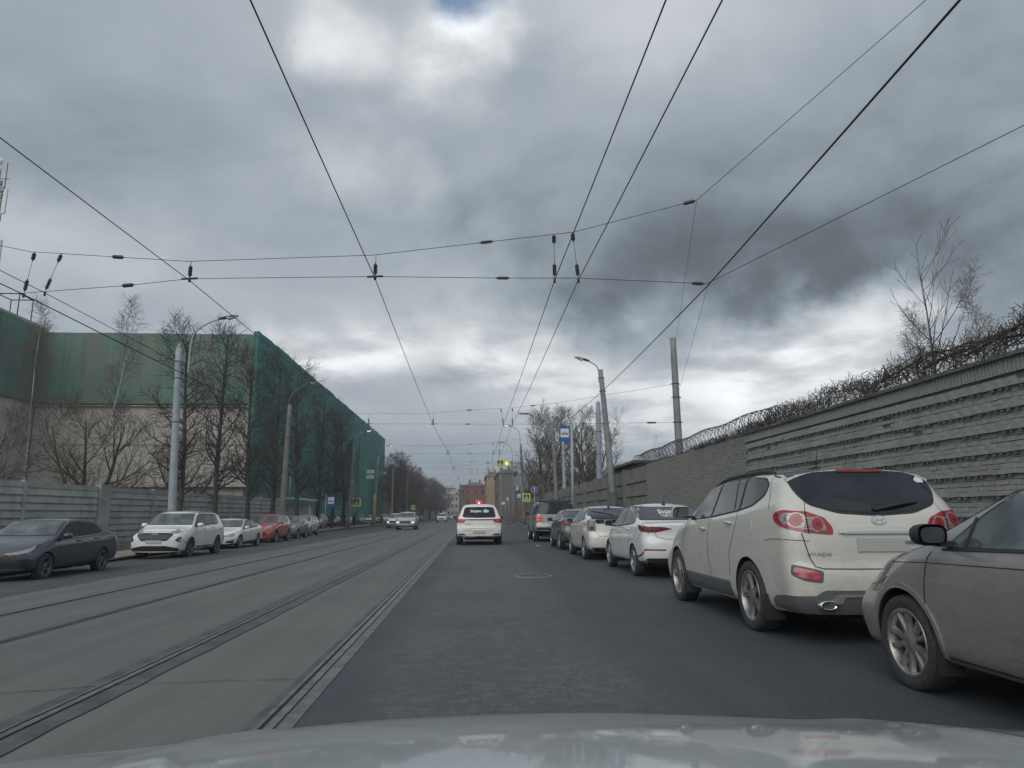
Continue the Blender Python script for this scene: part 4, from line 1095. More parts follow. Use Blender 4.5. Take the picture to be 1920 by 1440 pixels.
def f_slab(t, co, col, b):
    st = t.noise(t.vm('MULTIPLY', co, (2.6, .09, 1)), 1, 6, .6)
    bl = t.noise(co, .35, 5, .6); fi = t.noise(co, 28, 6, .7); sp = t.noise(co, 140, 3, .6)
    c = t.mix(t.ramp(st, .34, .68), (.106, .112, .106), (.146, .150, .140))
    c = t.mix(t.m('MULTIPLY', t.ramp(bl, .35, .7), .6), c, (.088, .098, .102))
    c = t.mix(t.m('MULTIPLY', t.ramp(fi, .45, .75), .35), c, (.09, .095, .095))
    c = t.mix(t.m('MULTIPLY', t.ramp(sp, .55, .75), .3), c, (.20, .21, .20))
    set_bump(t, b, t.m('ADD', fi, sp), .35, .006)
    return c
def f_asph(t, co, col, b):
    x, y, z = t.sep(co)
    wx = t.m('ADD', x, t.m('MULTIPLY', t.m('SUBTRACT', t.noise(co, .6, 4), .5), .9))
    rough = t.m('MULTIPLY', t.ramp(wx, -1.0, -.5), t.ramp(wx, 1.7, .9))
    gr = t.m('ADD', t.m('MULTIPLY', t.noise(t.vm('MULTIPLY', co, (.8, 1.2, 1)), 7, 9, .82), .5), t.m('MULTIPLY', t.noise(co, 38, 6, .8), .5)); sp = t.noise(co, 75, 4, .7); bl = t.noise(co, .5, 5, .6)
    st = t.noise(t.vm('MULTIPLY', co, (1.8, .07, 1)), 1, 5, .6)
    c = t.mix(t.ramp(st, .3, .7), (.032, .039, .048), (.050, .058, .069))
    c = t.mix(t.m('MULTIPLY', t.ramp(bl, .38, .68), .5), c, (.026, .032, .040))
    c = t.mix(t.m('MULTIPLY', rough, t.m('MULTIPLY', t.ramp(gr, .43, .60, .10, .95), t.ramp(bl, .32, .60, .35, 1.0))), c, (.125, .130, .126))
    c = t.mix(t.m('MULTIPLY', rough, t.ramp(gr, .49, .42, 0, .4)), c, (.048, .053, .058))
    c = t.mix(t.m('MULTIPLY', t.ramp(sp, .52, .72), .45), c, (.19, .195, .195))
    set_bump(t, b, t.m('ADD', t.m('MULTIPLY', sp, .6), t.m('MULTIPLY', gr, t.m('ADD', .15, t.m('MULTIPLY', rough, .3)))), .35, .008)
    b.inputs['Roughness'].default_value = .72
    return c
def f_side(t, co, col, b):
    bl = t.noise(co, 1.3, 6, .65); sp = t.noise(co, 60, 4, .7)
    c = t.mix(t.ramp(bl, .35, .7), (.042, .048, .056), (.075, .08, .085))
    c = t.mix(t.m('MULTIPLY', t.ramp(sp, .5, .7), .4), c, (.15, .15, .15))
    set_bump(t, b, sp, .5, .01); return c
def f_walk(t, co, col, b):
    bl = t.noise(co, .8, 6, .65); sp = t.noise(co, 50, 4, .7)
    c = t.mix(t.ramp(bl, .35, .7), (.19, .185, .165), (.27, .26, .235)); c = t.mix(t.m('MULTIPLY', sp, .3), c, (.12, .12, .11))
    set_bump(t, b, sp, .3, .01); return c
def f_earth(t, co, col, b):
    bl = t.noise(co, .7, 6, .7); sp = t.noise(co, 12, 6, .75)
    c = t.mix(t.ramp(bl, .35, .65), (.10, .085, .058), (.145, .13, .095)); c = t.mix(t.ramp(sp, .45, .7), c, (.06, .055, .04))
    set_bump(t, b, sp, .8, .05); return c
M_SLAB = mat('tram_concrete', (.2, .2, .2), .85, fn=f_slab)
M_ASPH = mat('asphalt', (.08, .08, .08), .75, fn=f_asph)
M_ASPH2 = mat('kerbside_asphalt', (.08, .08, .08), .8, fn=f_side)
M_WALK = mat('pavement_concrete', (.25, .25, .25), .9, fn=f_walk)
M_EARTH = mat('bare_earth', (.1, .09, .06), .95, fn=f_earth)
M_TAR = mat('tar_joint', (.052, .057, .064), .75, noise=(2.5, 1.0, (.092, .098, .098)), bump=(40, .5, .006))
M_STEEL = mat('rail_steel', (.20, .21, .22), .45, .5, noise=(9, .9, (.10, .10, .105)))
M_LIP = mat('rail_edge_mortar', (.155, .162, .17), .8, noise=(6, .9, (.10, .105, .11)), bump=(40, .4, .004))
M_KERB = mat('kerb_stone', (.24, .235, .22), .85, noise=(5, .9, (.13, .13, .125)), bump=(30, .5, .01))

g = MB(); 
g.add([(x, y, z) for y in (-200, 3500) for x, z in ((-900, -.34), (-12.5, -.34), (-1.0, -.05), (900, -.05))], [(0, 1, 5, 4), (1, 2, 6, 5), (2, 3, 7, 6)])
tag(g.build('ground', [M_EARTH]), kind='structure')
ribbon('left_parking_lane', KL, -8.3, -15, 480, .004, M_ASPH2)
ribbon('tram_bed', -8.3, -1.06, -15, 480, .008, M_SLAB)
ribbon('road', -1.06, KR, -15, 480, .008, M_ASPH)
ribbon('edge_seam', lambda y: -8.5 + .10 * math.sin(y * .9) + .06 * math.sin(y * 2.3), lambda y: -8.25 + .05 * math.sin(y * 1.7), -15, 200, .0105, M_ASPH2, step=.5)
for x, a, b in ((-1.17, .10, .10), (-2.71, .17, .20), (-5.02, .05, .06), (-6.56, .03, .04)):
    r = ribbon('tram_rail', x - .028, x + .028, -15, 460, .022, M_STEEL, 4)
    ribbon('tar_strip', lambda y, a=a, x=x: x - .06 - a * (1 + .07 * math.sin(y * .8) + .05 * math.sin(y * 4.1) + .03 * math.sin(y * 9.7)) , x - .09, -15, 460, .012, M_TAR, .25 if a > .08 else 4, r)
    ribbon('groove', x - .062, x - .028, -15, 460, .0135, M_GAP, 4, r)
    ribbon('guard_lip', x - .09, x - .062, -15, 460, .018, M_STEEL, 4, r)
    ribbon('edge_strip', x + .028, lambda y, b=b, x=x: x + .028 + b * (1 + (.07 * math.sin(y * .7 + 1) + .04 * math.sin(y * 3.7) + .03 * math.sin(y * 8.9) if x < -1.5 else 0)), -15, 460, .0125, M_TAR if x < -1.5 else M_LIP, .25 if b > .12 else 4, r)
# transverse cracks in the tram bed and patches
for y, x0, x1 in ((5.75, -8.2, -1.3), (21.5, -8.0, -2.8)):
    mb = MB(); vs = []; n = 60
    for i in range(n + 1):
        x = x0 + (x1 - x0) * i / n; yy = y + .05 * math.sin(x * 2.1) + random.uniform(-.02, .02); wv = random.uniform(.002, .007)
        zc = .0135 + zsl(x); vs += [(x, yy - wv, zc), (x, yy + wv, zc)]
    mb.add(vs, [(2 * i, 2 * i + 2, 2 * i + 3, 2 * i + 1) for i in range(n)]); tag(mb.build('road_crack', [M_GAP]), kind='structure')
for pts in ():
    mb = MB(); vs = []
    for i in range(61):
        y = np.interp(i / 60, [0, .33, .66, 1], [q[1] for q in pts]); x = np.interp(i / 60, [0, .33, .66, 1], [q[0] for q in pts]) + random.uniform(-.012, .012); wv = random.uniform(.003, .010)
        vs += [(x - wv, y, .0115), (x + wv, y, .0115)]
    mb.add(vs, [(2 * i, 2 * i + 1, 2 * i + 3, 2 * i + 2) for i in range(60)]); tag(mb.build('road_crack', [M_GAP]), kind='structure')
mh = thing('manhole_cover', 'round manhole cover in the dark lane behind the taxi', 'manhole cover', (1.24, 14.67, .008))
mb = MB(); mb.lathe([(.40, -.004), (.40, .012), (.34, .012), (.335, .002)], 36); mb.build('rim', [M_KERB], mh)
mb = MB(); mb.lathe([(.33, .001), (.33, .010), (.001, .010)], 36)
for a in range(-2, 3):
    for b_ in range(-2, 3): mb.box((a * .10, b_ * .10, .013), (.05, .05, .006))
mb.build('lid', [M_TAR], mh)
# crossing stripes far ahead and a few worn lane dashes
M_MARK = mat('worn_marking', (.34, .35, .34), .8, noise=(6, .9, (.15, .155, .155)))
for i in range(11):
    x = -5.9 + i * 1.05
    mb = MB(); mb.add([(x, 82, .019 + zsl(x)), (x + .42, 82, .019 + zsl(x + .42)), (x + .42, 86, .019 + zsl(x + .42)), (x, 86, .019 + zsl(x))], [(0, 1, 2, 3)]); tag(mb.build('crossing_stripe', [M_MARK]), kind='structure')
for y, x in ((28.0, 2.55), (60, -3.7), (100, -7.2), (108, -7.3), (116, -7.4)):
    mb = MB(); mb.add([(x, y, .019 + zsl(x)), (x + .12, y, .019 + zsl(x)), (x + .12, y + 1.5, .019 + zsl(x)), (x, y + 1.5, .019 + zsl(x))], [(0, 1, 2, 3)]); tag(mb.build('lane_dash', [M_MARK]), kind='structure')

ribbon('left_kerb', lambda y: KL(y) - .15, KL, -15, 400, .13, M_KERB, 4, th=.13)
ribbon('left_pavement', lambda y: KL(y) - 2.1, lambda y: KL(y) - .15, -15, 400, .125, M_WALK, 4, th=.12)
ribbon('left_verge', lambda y: -40, lambda y: KL(y) - 2.1, -15, 400, .11, M_EARTH, 4, th=.1)
ribbon('right_kerb', KR, lambda y: KR(y) + .15, -15, 400, .13, M_KERB, 4, th=.13)
ribbon('right_pavement', lambda y: KR(y) + .15, 7.9, -15, 130, .125, M_ASPH2, 4, th=.12)

# dead grass on the verge
M_GRASS = mat('dead_grass', (.17, .14, .10), .9, noise=(3, .9, (.10, .095, .06)))
mb = MB()
for i in range(9000):
    y = random.uniform(14, 75) if i % 3 else random.uniform(18, 42); x = KL(y) - 2.1 - abs(random.gauss(0, 1.9)); h = random.uniform(.05, .22)
    if x < -20: continue
    a = random.uniform(0, PI); dx, dy = math.cos(a) * .02, math.sin(a) * .02; l = random.uniform(-.08, .08)
    mb.v += [(x - dx, y - dy, -.17), (x + dx, y + dy, -.17), (x + l, y + l * .5, -.17 + h)]; k = len(mb.v); mb.f.append((k - 3, k - 2, k - 1)); mb.mi.append(0); mb.sm.append(False)
tag(mb.build('dead_grass', [M_GRASS]), 'thin dead grass on the verge below the left concrete fence', 'grass', kind='stuff')

# ---------------------------------------------------------------- right brick wall
def f_brick(t, co, col, b):
    i = t.n.new('ShaderNodeObjectInfo').outputs['Random']
    n = t.noise(co, 1.1, 5, .6); fi = t.noise(co, 22, 6, .7); big = t.noise(t.vm('MULTIPLY', co, (1, 1, .35)), .9, 5, .65)
    c = t.mix(t.ramp(n, .33, .67), (.245, .255, .245), (.33, .338, .32))
    c = t.mix(t.m('MULTIPLY', t.ramp(big, .5, .72), .5), c, (.17, .15, .128))
    c = t.mix(t.m('MULTIPLY', t.ramp(fi, .42, .7), .35), c, (.13, .137, .134))
    set_bump(t, b, fi, .7, .012); return c
M_BRICK = mat('grey_brick', (.15, .15, .15), .92, fn=f_brick)
M_MORT = mat('dirty_mortar', (.16, .168, .163), .95, noise=(3, .9, (.10, .105, .102)), bump=(20, .8, .02))
WX = 7.70
def brick_mesh(l, h, d, seed):
    r = random.Random(seed); j = lambda: r.uniform(-.005, .005)
    mb = MB()
    vs = [(-d + 0, -l / 2 + j(), -h / 2 + j()), (-d, l / 2 + j(), -h / 2 + j()), (-d + j(), l / 2 + j(), h / 2 + j()), (-d + j(), -l / 2 + j(), h / 2 + j()),
          (.02, -l / 2, -h / 2), (.02, l / 2, -h / 2), (.02, l / 2, h / 2), (.02, -l / 2, h / 2)]
    mb.add(vs, [(0, 3, 2, 1), (0, 1, 5, 4), (1, 2, 6, 5), (2, 3, 7, 6), (3, 0, 4, 7)]); return mb
wall = thing('brick_wall', 'weathered grey brick wall with stepped courses and an upright brick coping on the right', 'wall', (WX, 3.0, 0))
Y1, Y2, Y3 = 3.0, 19.4, 31.0
mb = MB(); mb.box((.165, (Y2 - Y1) / 2, 1.715), (.30, Y2 - Y1, 3.43)); mb.build('core', [M_MORT], wall)
brs = [brick_mesh(.248, .069, .013, q).mesh('brick', [M_BRICK]) for q in range(8)]
cop = [brick_mesh(.060, .22, .030, q + 20).mesh('brick', [M_BRICK]) for q in range(6)]
mb = MB(); cnt = 0
def stuffbrick(mb, m, loc, dx):
    o = len(mb.v); mb.v += [(v.co.x + loc[0] + dx, v.co.y + loc[1], v.co.z + loc[2]) for v in m.vertices]
    for p in m.polygons: mb.f.append(tuple(o + q for q in p.vertices)); mb.mi.append(0); mb.sm.append(False)
y = .04; 
while y < Y2 - Y1:
    big = abs(y + Y1 - 13.9) < .13
    loc = (-.01, y, 3.32); m = random.choice(cop)
    if 9.6 < y + Y1 < 17.6 and cnt < 140: o = link('brick', m, wall, loc, (random.uniform(-.02, .02), 0, 0)); cnt += 1
    else: stuffbrick(mb, m, loc, random.uniform(-.006, .004))
    y += .076
for k in range(41):
    z = .05 + k * .077
    ph = (k % 2) * .13; y = ph + .06
    grp = k % 4
    while y < Y2 - Y1:
        wy = y + Y1; m = random.choice(brs)
        dx = random.uniform(-.006, .004) - (.048 if grp == 3 else 0) + (.016 if (grp == 2 and int(wy / .129) % 2) else 0)
        if random.random() < .015: dx += .05
        if 9.2 < wy < 11.6 and z > 1.9 and cnt < 300: link('brick', m, wall, (dx, y, z)); cnt += 1
        else: stuffbrick(mb, m, (0, y, z), dx)
        y += .258
tag(mb.build('brickwork', [M_BRICK], wall), kind='stuff')
mb = MB()
y = .1
while y < Y2 - Y1:     # mortar squeezed out under the stepped courses
    for k in range(3, 41, 4):
        z = .05 + k * .077 - .045
        if random.random() < .8: mb.box((-.034, y + random.uniform(-.02, .02), z - .012), (.036, random.uniform(.04, .08), random.uniform(.02, .05)))
    y += .14
tag(mb.build('mortar_drips', [M_MORT], wall), kind='stuff')
mb = MB(); mb.box((.11, (Y2 - Y1) / 2, 3.455), (.44, Y2 - Y1, .06)); mb.build('coping_mortar', [M_MORT], wall)

wall2 = thing('brick_wall', 'plain rust-stained brick wall under the bare razor wire coil', 'wall', (WX, Y2, 0))
def f_brick2(t, co, col, b):
    n = t.noise(co, .7, 5, .6); fi = t.noise(co, 22, 6, .7)
    c = t.mix(t.ramp(n, .38, .62), (.25, .257, .247), (.285, .27, .25)); c = t.mix(t.m('MULTIPLY', t.ramp(fi, .42, .7), .5), c, (.07, .07, .068))
    set_bump(t, b, fi, .7, .012); return c
M_BRICK2 = mat('stained_brick', (.15, .15, .15), .92, fn=f_brick2)
mb = MB(); mb.box((.165, (Y3 - Y2) / 2, 1.72), (.30, Y3 - Y2, 3.44)); mb.build('core', [M_MORT], wall2)
mb = MB()
for k in range(44):
    z = .05 + k * .077; y = (k % 2) * .13 + .06
    while y < Y3 - Y2: stuffbrick(mb, random.choice(brs), (0, y, z), random.uniform(-.012, .006)); y += .258
tag(mb.build('brickwork', [M_BRICK2], wall2), kind='stuff')

# ---------------------------------------------------------------- slatted concrete fence, right
M_CONC = mat('fence_concrete', (.20, .198, .186), .9, noise=(1.4, .9, (.13, .127, .118)), bump=(25, .6, .012))
M_CONC2 = mat('left_fence_concrete', (.39, .405, .39), .92, noise=(1.1, .9, (.26, .27, .26)), bump=(22, .7, .014))
fr = thing('slatted_fence', 'weathered concrete fence of overlapping horizontal slabs beyond the brick wall', 'fence', (WX, Y3, 0))
def slat_mesh(L, h, th, seed):
    r = random.Random(seed); mb = MB(); n = 6; vs = []
    for i in range(n + 1):
        y = -L / 2 + L * i / n; e = r.uniform(-.006, .006)
        vs += [(0, y, 0), (-.075 + e, y, .0 + e), (-.07 + e, y, .035), (-.012, y, h - .02), (0, y, h)]
    fs = [(5 * i + a, 5 * i + 5 + a, 5 * i + 6 + a, 5 * i + 1 + a) for i in range(n) for a in range(4)] + [(0, 1, 2, 3, 4), tuple(5 * n + a for a in (4, 3, 2, 1, 0))]
    mb.add(vs, fs); return mb.mesh('slab', [M_CONC])
NB = 19; BL = 4.3; slats = [slat_mesh(BL - .3, .60, .08, q) for q in range(4)]
pm = MB(); pm.box((-.02, 0, 1.72), (.26, .30, 3.44)); pmesh = pm.mesh('post', [M_CONC])
pn = MB(); pn.box((.06, 0, 1.7), (.08, BL - .3, 3.38)); pnm = pn.mesh('panel', [M_CONC])
for i in range(NB):
    y = i * BL
    off = max(0, y + Y3 - 85) * -.002
    if i: link('post', pmesh, fr, (off, y, off * 2))
    link('panel', pnm, fr, (off, y + BL / 2, off * 2))
    for k in range(5): link('slab', random.choice(slats), fr, (.02 + off, y + BL / 2, .20 + k * .63 + off * 2))
# ---------------------------------------------------------------- ribbed concrete fence, left
def ribpanel(L, H, seed):
    r = random.Random(seed); mb = MB(); n = 10; prof = []
    z = .0
    rows = [(0, .0)]
    k = 0
    while z < H - .30:
        rows += [(z + .045, -.012), (z + .05, .085), (z + .30, .030), (z + .335, .0)]
        z += .335
    rows += [(H - .26, .0), (H - .24, .04), (H, .04), (H, -.1)]
    vs = []
    for i in range(n + 1):
        y = -L / 2 + L * i / n
        for zz, x in rows: vs.append((x + r.uniform(-.006, .006), y, zz + r.uniform(-.008, .008)))
    m = len(rows)
    fs = [(m * i + a, m * i + m + a, m * i + m + a + 1, m * i + a + 1) for i in range(n) for a in range(m - 1)]
    mb.add(vs, fs); mb.box((-.06, 0, H / 2), (.10, L, H - .01)); return mb
lf = thing('ribbed_fence', 'grey ribbed concrete fence behind the cars on the left', 'fence', (-17.9, 18.0, -.2))
pts = [(-20.9, 13.4), (-20.1, 26.9), (-19.15, 37.5), (-19.08, 38.5), (-18.78, 42.9), (-18.5, 47.0), (-18.0, 54.0), (-17.8, 61.0), (-17.7, 68.0)]
pms = {}
for i in range(len(pts) - 1):
    a = Vector((*pts[i], 0)); b = Vector((*pts[i + 1], 0)); d = b - a; L = d.length; nseg = max(1, round(L / 6.1)); sl = L / nseg
    ang = math.atan2(-d.x, d.y)
    for s_ in range(nseg):
        c0 = a + d * ((s_ + .5) / nseg); q = a + d * (s_ / nseg)
        key = round(sl, 1)
        pier = i in (2,)
        if pier: continue
        if key not in pms: pms[key] = ribpanel(sl - .12, 2.95, 3).mesh('panel', [M_CONC2])
        link('panel', pms[key], lf, c0 - Vector((-17.9, 18, 0)), (0, 0, ang))
        if nseg > 1 or i != 3:
            pb = MB(); pb.box((0, 0, 1.5), (.22, .20, 3.0)); link('post', pb.mesh('post', [M_CONC2]), lf, q - Vector((-17.9, 18, 0)), (0, 0, ang))
pb = MB(); a = Vector((*pts[2], 0)); b = Vector((*pts[3], 0)); c0 = (a + b) / 2
pb.box((0, 0, 1.52), (.26, .95, 3.04)); pb.build('wide_pier', [M_CONC2], lf, c0 - Vector((-17.9, 18, 0))).rotation_euler = (0, 0, math.atan2(-(b - a).x, (b - a).y))

# ---------------------------------------------------------------- building wrapped in green netting
def f_net(c1, c2, c3):
    def fn(t, co, col, b):
        n = t.noise(t.vm('MULTIPLY', co, (1, 1, .35)), .16, 5, .6, .6); n2 = t.noise(co, .55, 5, .6); st = t.noise(t.vm('MULTIPLY', co, (3, 3, .12)), 1, 4, .6)
        c = t.mix(t.ramp(n, .40, .60), c1, c2); c = t.mix(t.m('MULTIPLY', t.ramp(n2, .45, .7), .6), c, c3)
        c = t.mix(t.m('MULTIPLY', t.ramp(st, .4, .7), .25), c, (.03, .07, .06))
        return c
    return fn
M_NET = mat('green_scaffold_net', (.03, .16, .12), .9, fn=f_net((.055, .23, .20), (.075, .165, .155), (.040, .27, .215)))
M_NETF = mat('faded_scaffold_net', (.05, .12, .1), .9, fn=f_net((.12, .20, .175), (.17, .185, .150), (.085, .25, .205)))
def f_plaster(t, co, col, b):
    n = t.noise(co, .25, 5, .6); st = t.noise(t.vm('MULTIPLY', co, (2.5, 2.5, .15)), 1, 5, .6)
    c = t.mix(t.ramp(n, .35, .65), (.50, .47, .43), (.42, .39, .355)); return t.mix(t.m('MULTIPLY', t.ramp(st, .42, .72), .5), c, (.33, .31, .29))
M_PLAST = mat('beige_plaster', (.3, .28, .25), .92, fn=f_plaster, bump=None)
BX0, BX1, BY0, BY1, BH = -39.6, -19.8, 64.3, 159.7, 18.3
bld = thing('wrapped_building', 'long building wrapped in green scaffold netting above a beige base, left of the road', 'building', (BX1, BY0, -.3))
mb = MB(); mb.box(((BX0 - BX1) / 2, (BY1 - BY0) / 2, BH / 2 - .1), (BX1 - BX0 - .8, BY1 - BY0 - .8, BH - .2)); mb.build('wall', [M_PLAST], bld)
def sheet(w_, h_, amp, seed, fall=.0):
    r = np.random.RandomState(seed); nx, nz = 14, 16; mb = MB(); vs = []
    ph = r.uniform(0, 6, 6)
    for i in range(nx + 1):
        for k in range(nz + 1):
            u, v = i / nx, k / nz
            d = amp * (math.sin(u * 9 + ph[0]) * .5 + math.sin(u * 21 + v * 3 + ph[1]) * .25 + math.sin(v * 14 + ph[2] + u * 2) * .25) * (1 - .4 * v)
            e = .0 if 0 < u < 1 else -.05
            vs.append((d + e, u * w_, v * h_ + (.012 * math.sin(u * 5 + ph[3]) if k == nz else 0)))
    fs = [(i * (nz + 1) + k, (i + 1) * (nz + 1) + k, (i + 1) * (nz + 1) + k + 1, i * (nz + 1) + k + 1) for i in range(nx) for k in range(nz)]
    mb.add(vs, fs, 0, True); return mb
sm = [sheet(6.35, BH + .1, .14, q).mesh('net_sheet', [M_NET]) for q in range(4)]
for i in range(16): link('net_sheet', sm[i % 4], bld, (.02 + .03 * (i % 3), i * 5.96, -.05 + .05 * (i % 2)))
sf = [sheet(5.0, 6.55, .10, q + 9).mesh('net_sheet', [M_NETF]) for q in range(4)]
for i in range(4): link('net_sheet', sf[i], bld, (-4.95 * i - .35, .0, 11.5), (0, 0, PI / 2))
nc = sheet(.5, BH + .05, .12, 33).mesh('net_sheet', [M_NET]); link('net_sheet', nc, bld, (.03, -.02, 0), (0, 0, PI / 2)); 
mb = MB()
for x in (-19.4, -14.5, -9.6, -4.8, -1.6):
    mb2 = MB(); mb2.box((x, .37, 5.6), (.08, .06, 11.2)); mb2.build('pilaster', [M_PLAST], bld)
for z, h, dpt in ((11.35, .10, .2), (4.25, .35, .5), (7.9, .06, .04)):
    mb2 = MB(); mb2.box((-9.9, .35 - dpt / 2, z), (19.2, dpt, h)); mb2.build('ledge', [M_PLAST], bld)
mb2 = MB()
for i in range(15): mb2.box((-18.6 + i * 1.28, .37, 2.1), (.05, .05, 3.9))
tag(mb2.build('seam_ribs', [M_PLAST], bld), kind='stuff')
wing = thing('wrapped_wing', 'nearer wing wrapped in bright green netting at the left edge', 'building', (BX0, BY0, -.3))
mb = MB(); mb.box((-7.9, -16.4, BH / 2 + .2), (16.2, 35.2, BH + .4)); mb.build('wall', [M_PLAST], wing)
for i in range(6): link('net_sheet', sheet(5.75, 6.9, .12, i + 40).mesh('net_sheet', [M_NETF if i >= 5 else M_NET]), wing, (.42, -34 + i * 5.7, 11.5))
rf = MB()
for (x, y) in ((0, 0), (1.9, 0), (1.9, 1.9), (0, 1.9)): rf.tube([(x, y, 0), (x, y, 1.9)], .05, 6)
for z in (1.9,):
    for a_, b_ in (((0, 0), (1.9, 0)), ((1.9, 0), (1.9, 1.9)), ((1.9, 1.9), (0, 1.9)), ((0, 1.9), (0, 0))): rf.tube([(a_[0], a_[1], z), (b_[0], b_[1], z)], .05, 6)
rf.build('roof_frame', [plain('dark_steel', (.05, .05, .055), .6)], wing, (-1.6, -3.6, BH + .35))
pv = MB(); pv.tube([(0, 0, 0), (0, 0, 1.2)], .1, 8); pv.lathe([(.1, 1.0), (.25, 1.1), (.22, 1.25), (.02, 1.4)], 10); pv.build('roof_vent', [plain('dark_steel', (.05, .05, .055), .6)], wing, (-1.5, -12.5, BH + .4))

# ---------------------------------------------------------------- distant houses
M_WIN = mat('far_window', (.035, .04, .045), .2, 0, .6, noise=(.6, .6, (.08, .085, .09)))
M_ROOF = plain('roof_metal', (.11, .12, .125), .6, .2, .6, .6, .7)
def house(name, label, x, y, w_, d, h, m, nf=5, nx=5, ny=6, roof=1.2, face=(1, 1), rz=0, wsz=(.9, 1.4), group=None, base=0):
    t = thing(name, label, 'building', (x, y, base), rz, group)
    mb = MB(); mb.box((0, d / 2, h / 2), (w_, d, h)); mb.build('wall', [m], t)
    mb = MB(); mb.box((0, d / 2, h + .12), (w_ + .7, d + .7, .24)); mb.build('cornice', [m], t)
    if roof:
        mb = MB(); W2, D2 = w_ / 2 + .3, d / 2 + .3; r = min(W2, D2) * .7
        mb.add([(-W2, d / 2 - D2, h + .24), (W2, d / 2 - D2, h + .24), (W2, d / 2 + D2, h + .24), (-W2, d / 2 + D2, h + .24), (-W2 + r, d / 2 - D2 + r, h + .24 + roof), (W2 - r, d / 2 - D2 + r, h + .24 + roof), (W2 - r, d / 2 + D2 - r, h + .24 + roof), (-W2 + r, d / 2 + D2 - r, h + .24 + roof)],
               [(0, 1, 5, 4), (1, 2, 6, 5), (2, 3, 7, 6), (3, 0, 4, 7), (4, 5, 6, 7)]); ro = mb.build('roof', [M_ROOF], t)
        for cx in (-.25, .2): cb = MB(); cb.box((w_ * cx, d * .3, h + roof + .7), (.7, .7, 1.5)); cb.build('chimney', [m], ro)
    fm = MB(); fm.box((0, 0, 0), (wsz[0] + .16, .10, wsz[1] + .16)); fmesh = fm.mesh('window', [m])
    pmb = MB(); pmb.box((0, 0, 0), (wsz[0], .10, wsz[1])); pmesh_ = pmb.mesh('pane', [M_WIN])
    def win(p, rz_):
        o = link('window', fmesh, t, p, (0, 0, rz_)); link('pane', pmesh_, o, (0, -.03, 0))
    fh = (h - .6) / nf
    if face[0]:
        for f in range(nf):
            for i in range(nx): win((-w_ / 2 + w_ * (i + .5) / nx, -.02, .6 + fh * (f + .5)), 0)
    if face[1]:
        for f in range(nf):
            for i in range(ny):
                sd = face[1]; win((sd * (w_ / 2 + .02), d * (i + .5) / ny, .6 + fh * (f + .5)), PI / 2 if sd > 0 else -PI / 2)
    return t
C_RED = mat('red_brick_far', (.23, .095, .075), .9, noise=(.15, .8, (.17, .085, .07)))
C_TAN = mat('ochre_plaster', (.36, .27, .15), .9, noise=(.12, .8, (.27, .21, .13)))
C_TAUPE = mat('brown_grey_plaster', (.17, .15, .135), .9, noise=(.12, .8, (.11, .10, .095)))
C_CREAM = mat('cream_plaster', (.46, .44, .36), .9, noise=(.12, .8, (.34, .33, .28)))
C_PINK = mat('pink_plaster', (.36, .26, .235), .9, noise=(.12, .8, (.25, .19, .17)))
C_YEL = mat('pale_yellow_plaster', (.50, .46, .32), .9, noise=(.12, .8, (.38, .35, .26)))
house('brick_house', 'distant red brick building with roof chimneys, straight above the taxi', .9, 245, 8, 30, 11.0, C_RED, 3, 3, 5, 1.2, (1, -1))
house('brown_house', 'dark grey strip of house just left of the red brick building', -4.0, 250, 1.6, 20, 9.8, C_TAUPE, 3, 1, 4, .8, (0, -1))
house('ochre_house', 'blank ochre end wall right of the distant red brick building', 5.9, 205, 3.8, 30, 12.4, C_TAN, 3, 1, 5, 1.0, (0, -1))
house('taupe_house', 'blank brown grey fire wall behind the far right lamp post', 8.2, 168, 4.2, 30, 11.0, C_TAUPE, 3, 1, 5, .8, (0, -1))
house('low_brick_house', 'low red brick building behind the slatted fence and bare trees', 22, 150, 24, 14, 6.2, C_RED, 1, 8, 3, .6, (1, -1))
house('yellow_house', 'long pale yellow two-storey building seen between the bare trees on the right', 38, 175, 46, 16, 9.6, C_YEL, 2, 14, 3, 2.4, (1, -1))
t = house('cream_house', 'distant cream corner house with a small tower closing the street', -8.5, 335, 7, 20, 10.4, C_CREAM, 3, 4, 5, 1.2, (1, 1))
mb = MB(); mb.box((-1.5, 1.5, 12.2), (4.0, 4.2, 2.6)); tw_ = mb.build('tower', [C_CREAM], t)
mb = MB(); mb.box((-1.5, 1.5, 13.6), (4.6, 5, .3)); mb.build('tower_cornice', [M_ROOF], tw_)
mb = MB(); mb.box((-1.5, 1.5, 14.4), (2.2, 2.2, 1.4)); mb.lathe([(1.2, 15.1), (.7, 15.7), (.1, 16.0), (.05, 16.8)], 10, M=Matrix.Translation((-1.5, 1.5, 0))); mb.build('lantern', [C_CREAM], tw_)
house('street_end_house', 'pale grey yellow house at the very end of the street', -2.5, 420, 16, 16, 7.5, C_YEL, 3, 8, 3, 1.5, (1, 0))
house('pink_house', 'brownish pink house behind the first avenue trees past the green building', -27, 172, 11, 30, 12.5, C_PINK, 4, 4, 8, 1.2, (1, 1))
house('taupe_house', 'long brown house behind the middle of the tree avenue', -26, 206, 11, 34, 13.5, C_TAUPE, 4, 3, 9, 1.4, (1, 1))
house('pink_house', 'far pink-brown house at the end of the tree avenue', -24, 250, 9, 40, 15.5, C_PINK, 5, 3, 10, 1.4, (1, 1))
house('cream_house', 'pale house seen low between the last avenue trunks', -22, 296, 12, 90, 10.5, C_PINK, 3, 3, 10, 1.4, (1, 1))
shed = thing('shed', 'flat rusty shed roof edge peeping over the wall beside the leaning lamp post', 'shed', (11.5, 33.5, 0))
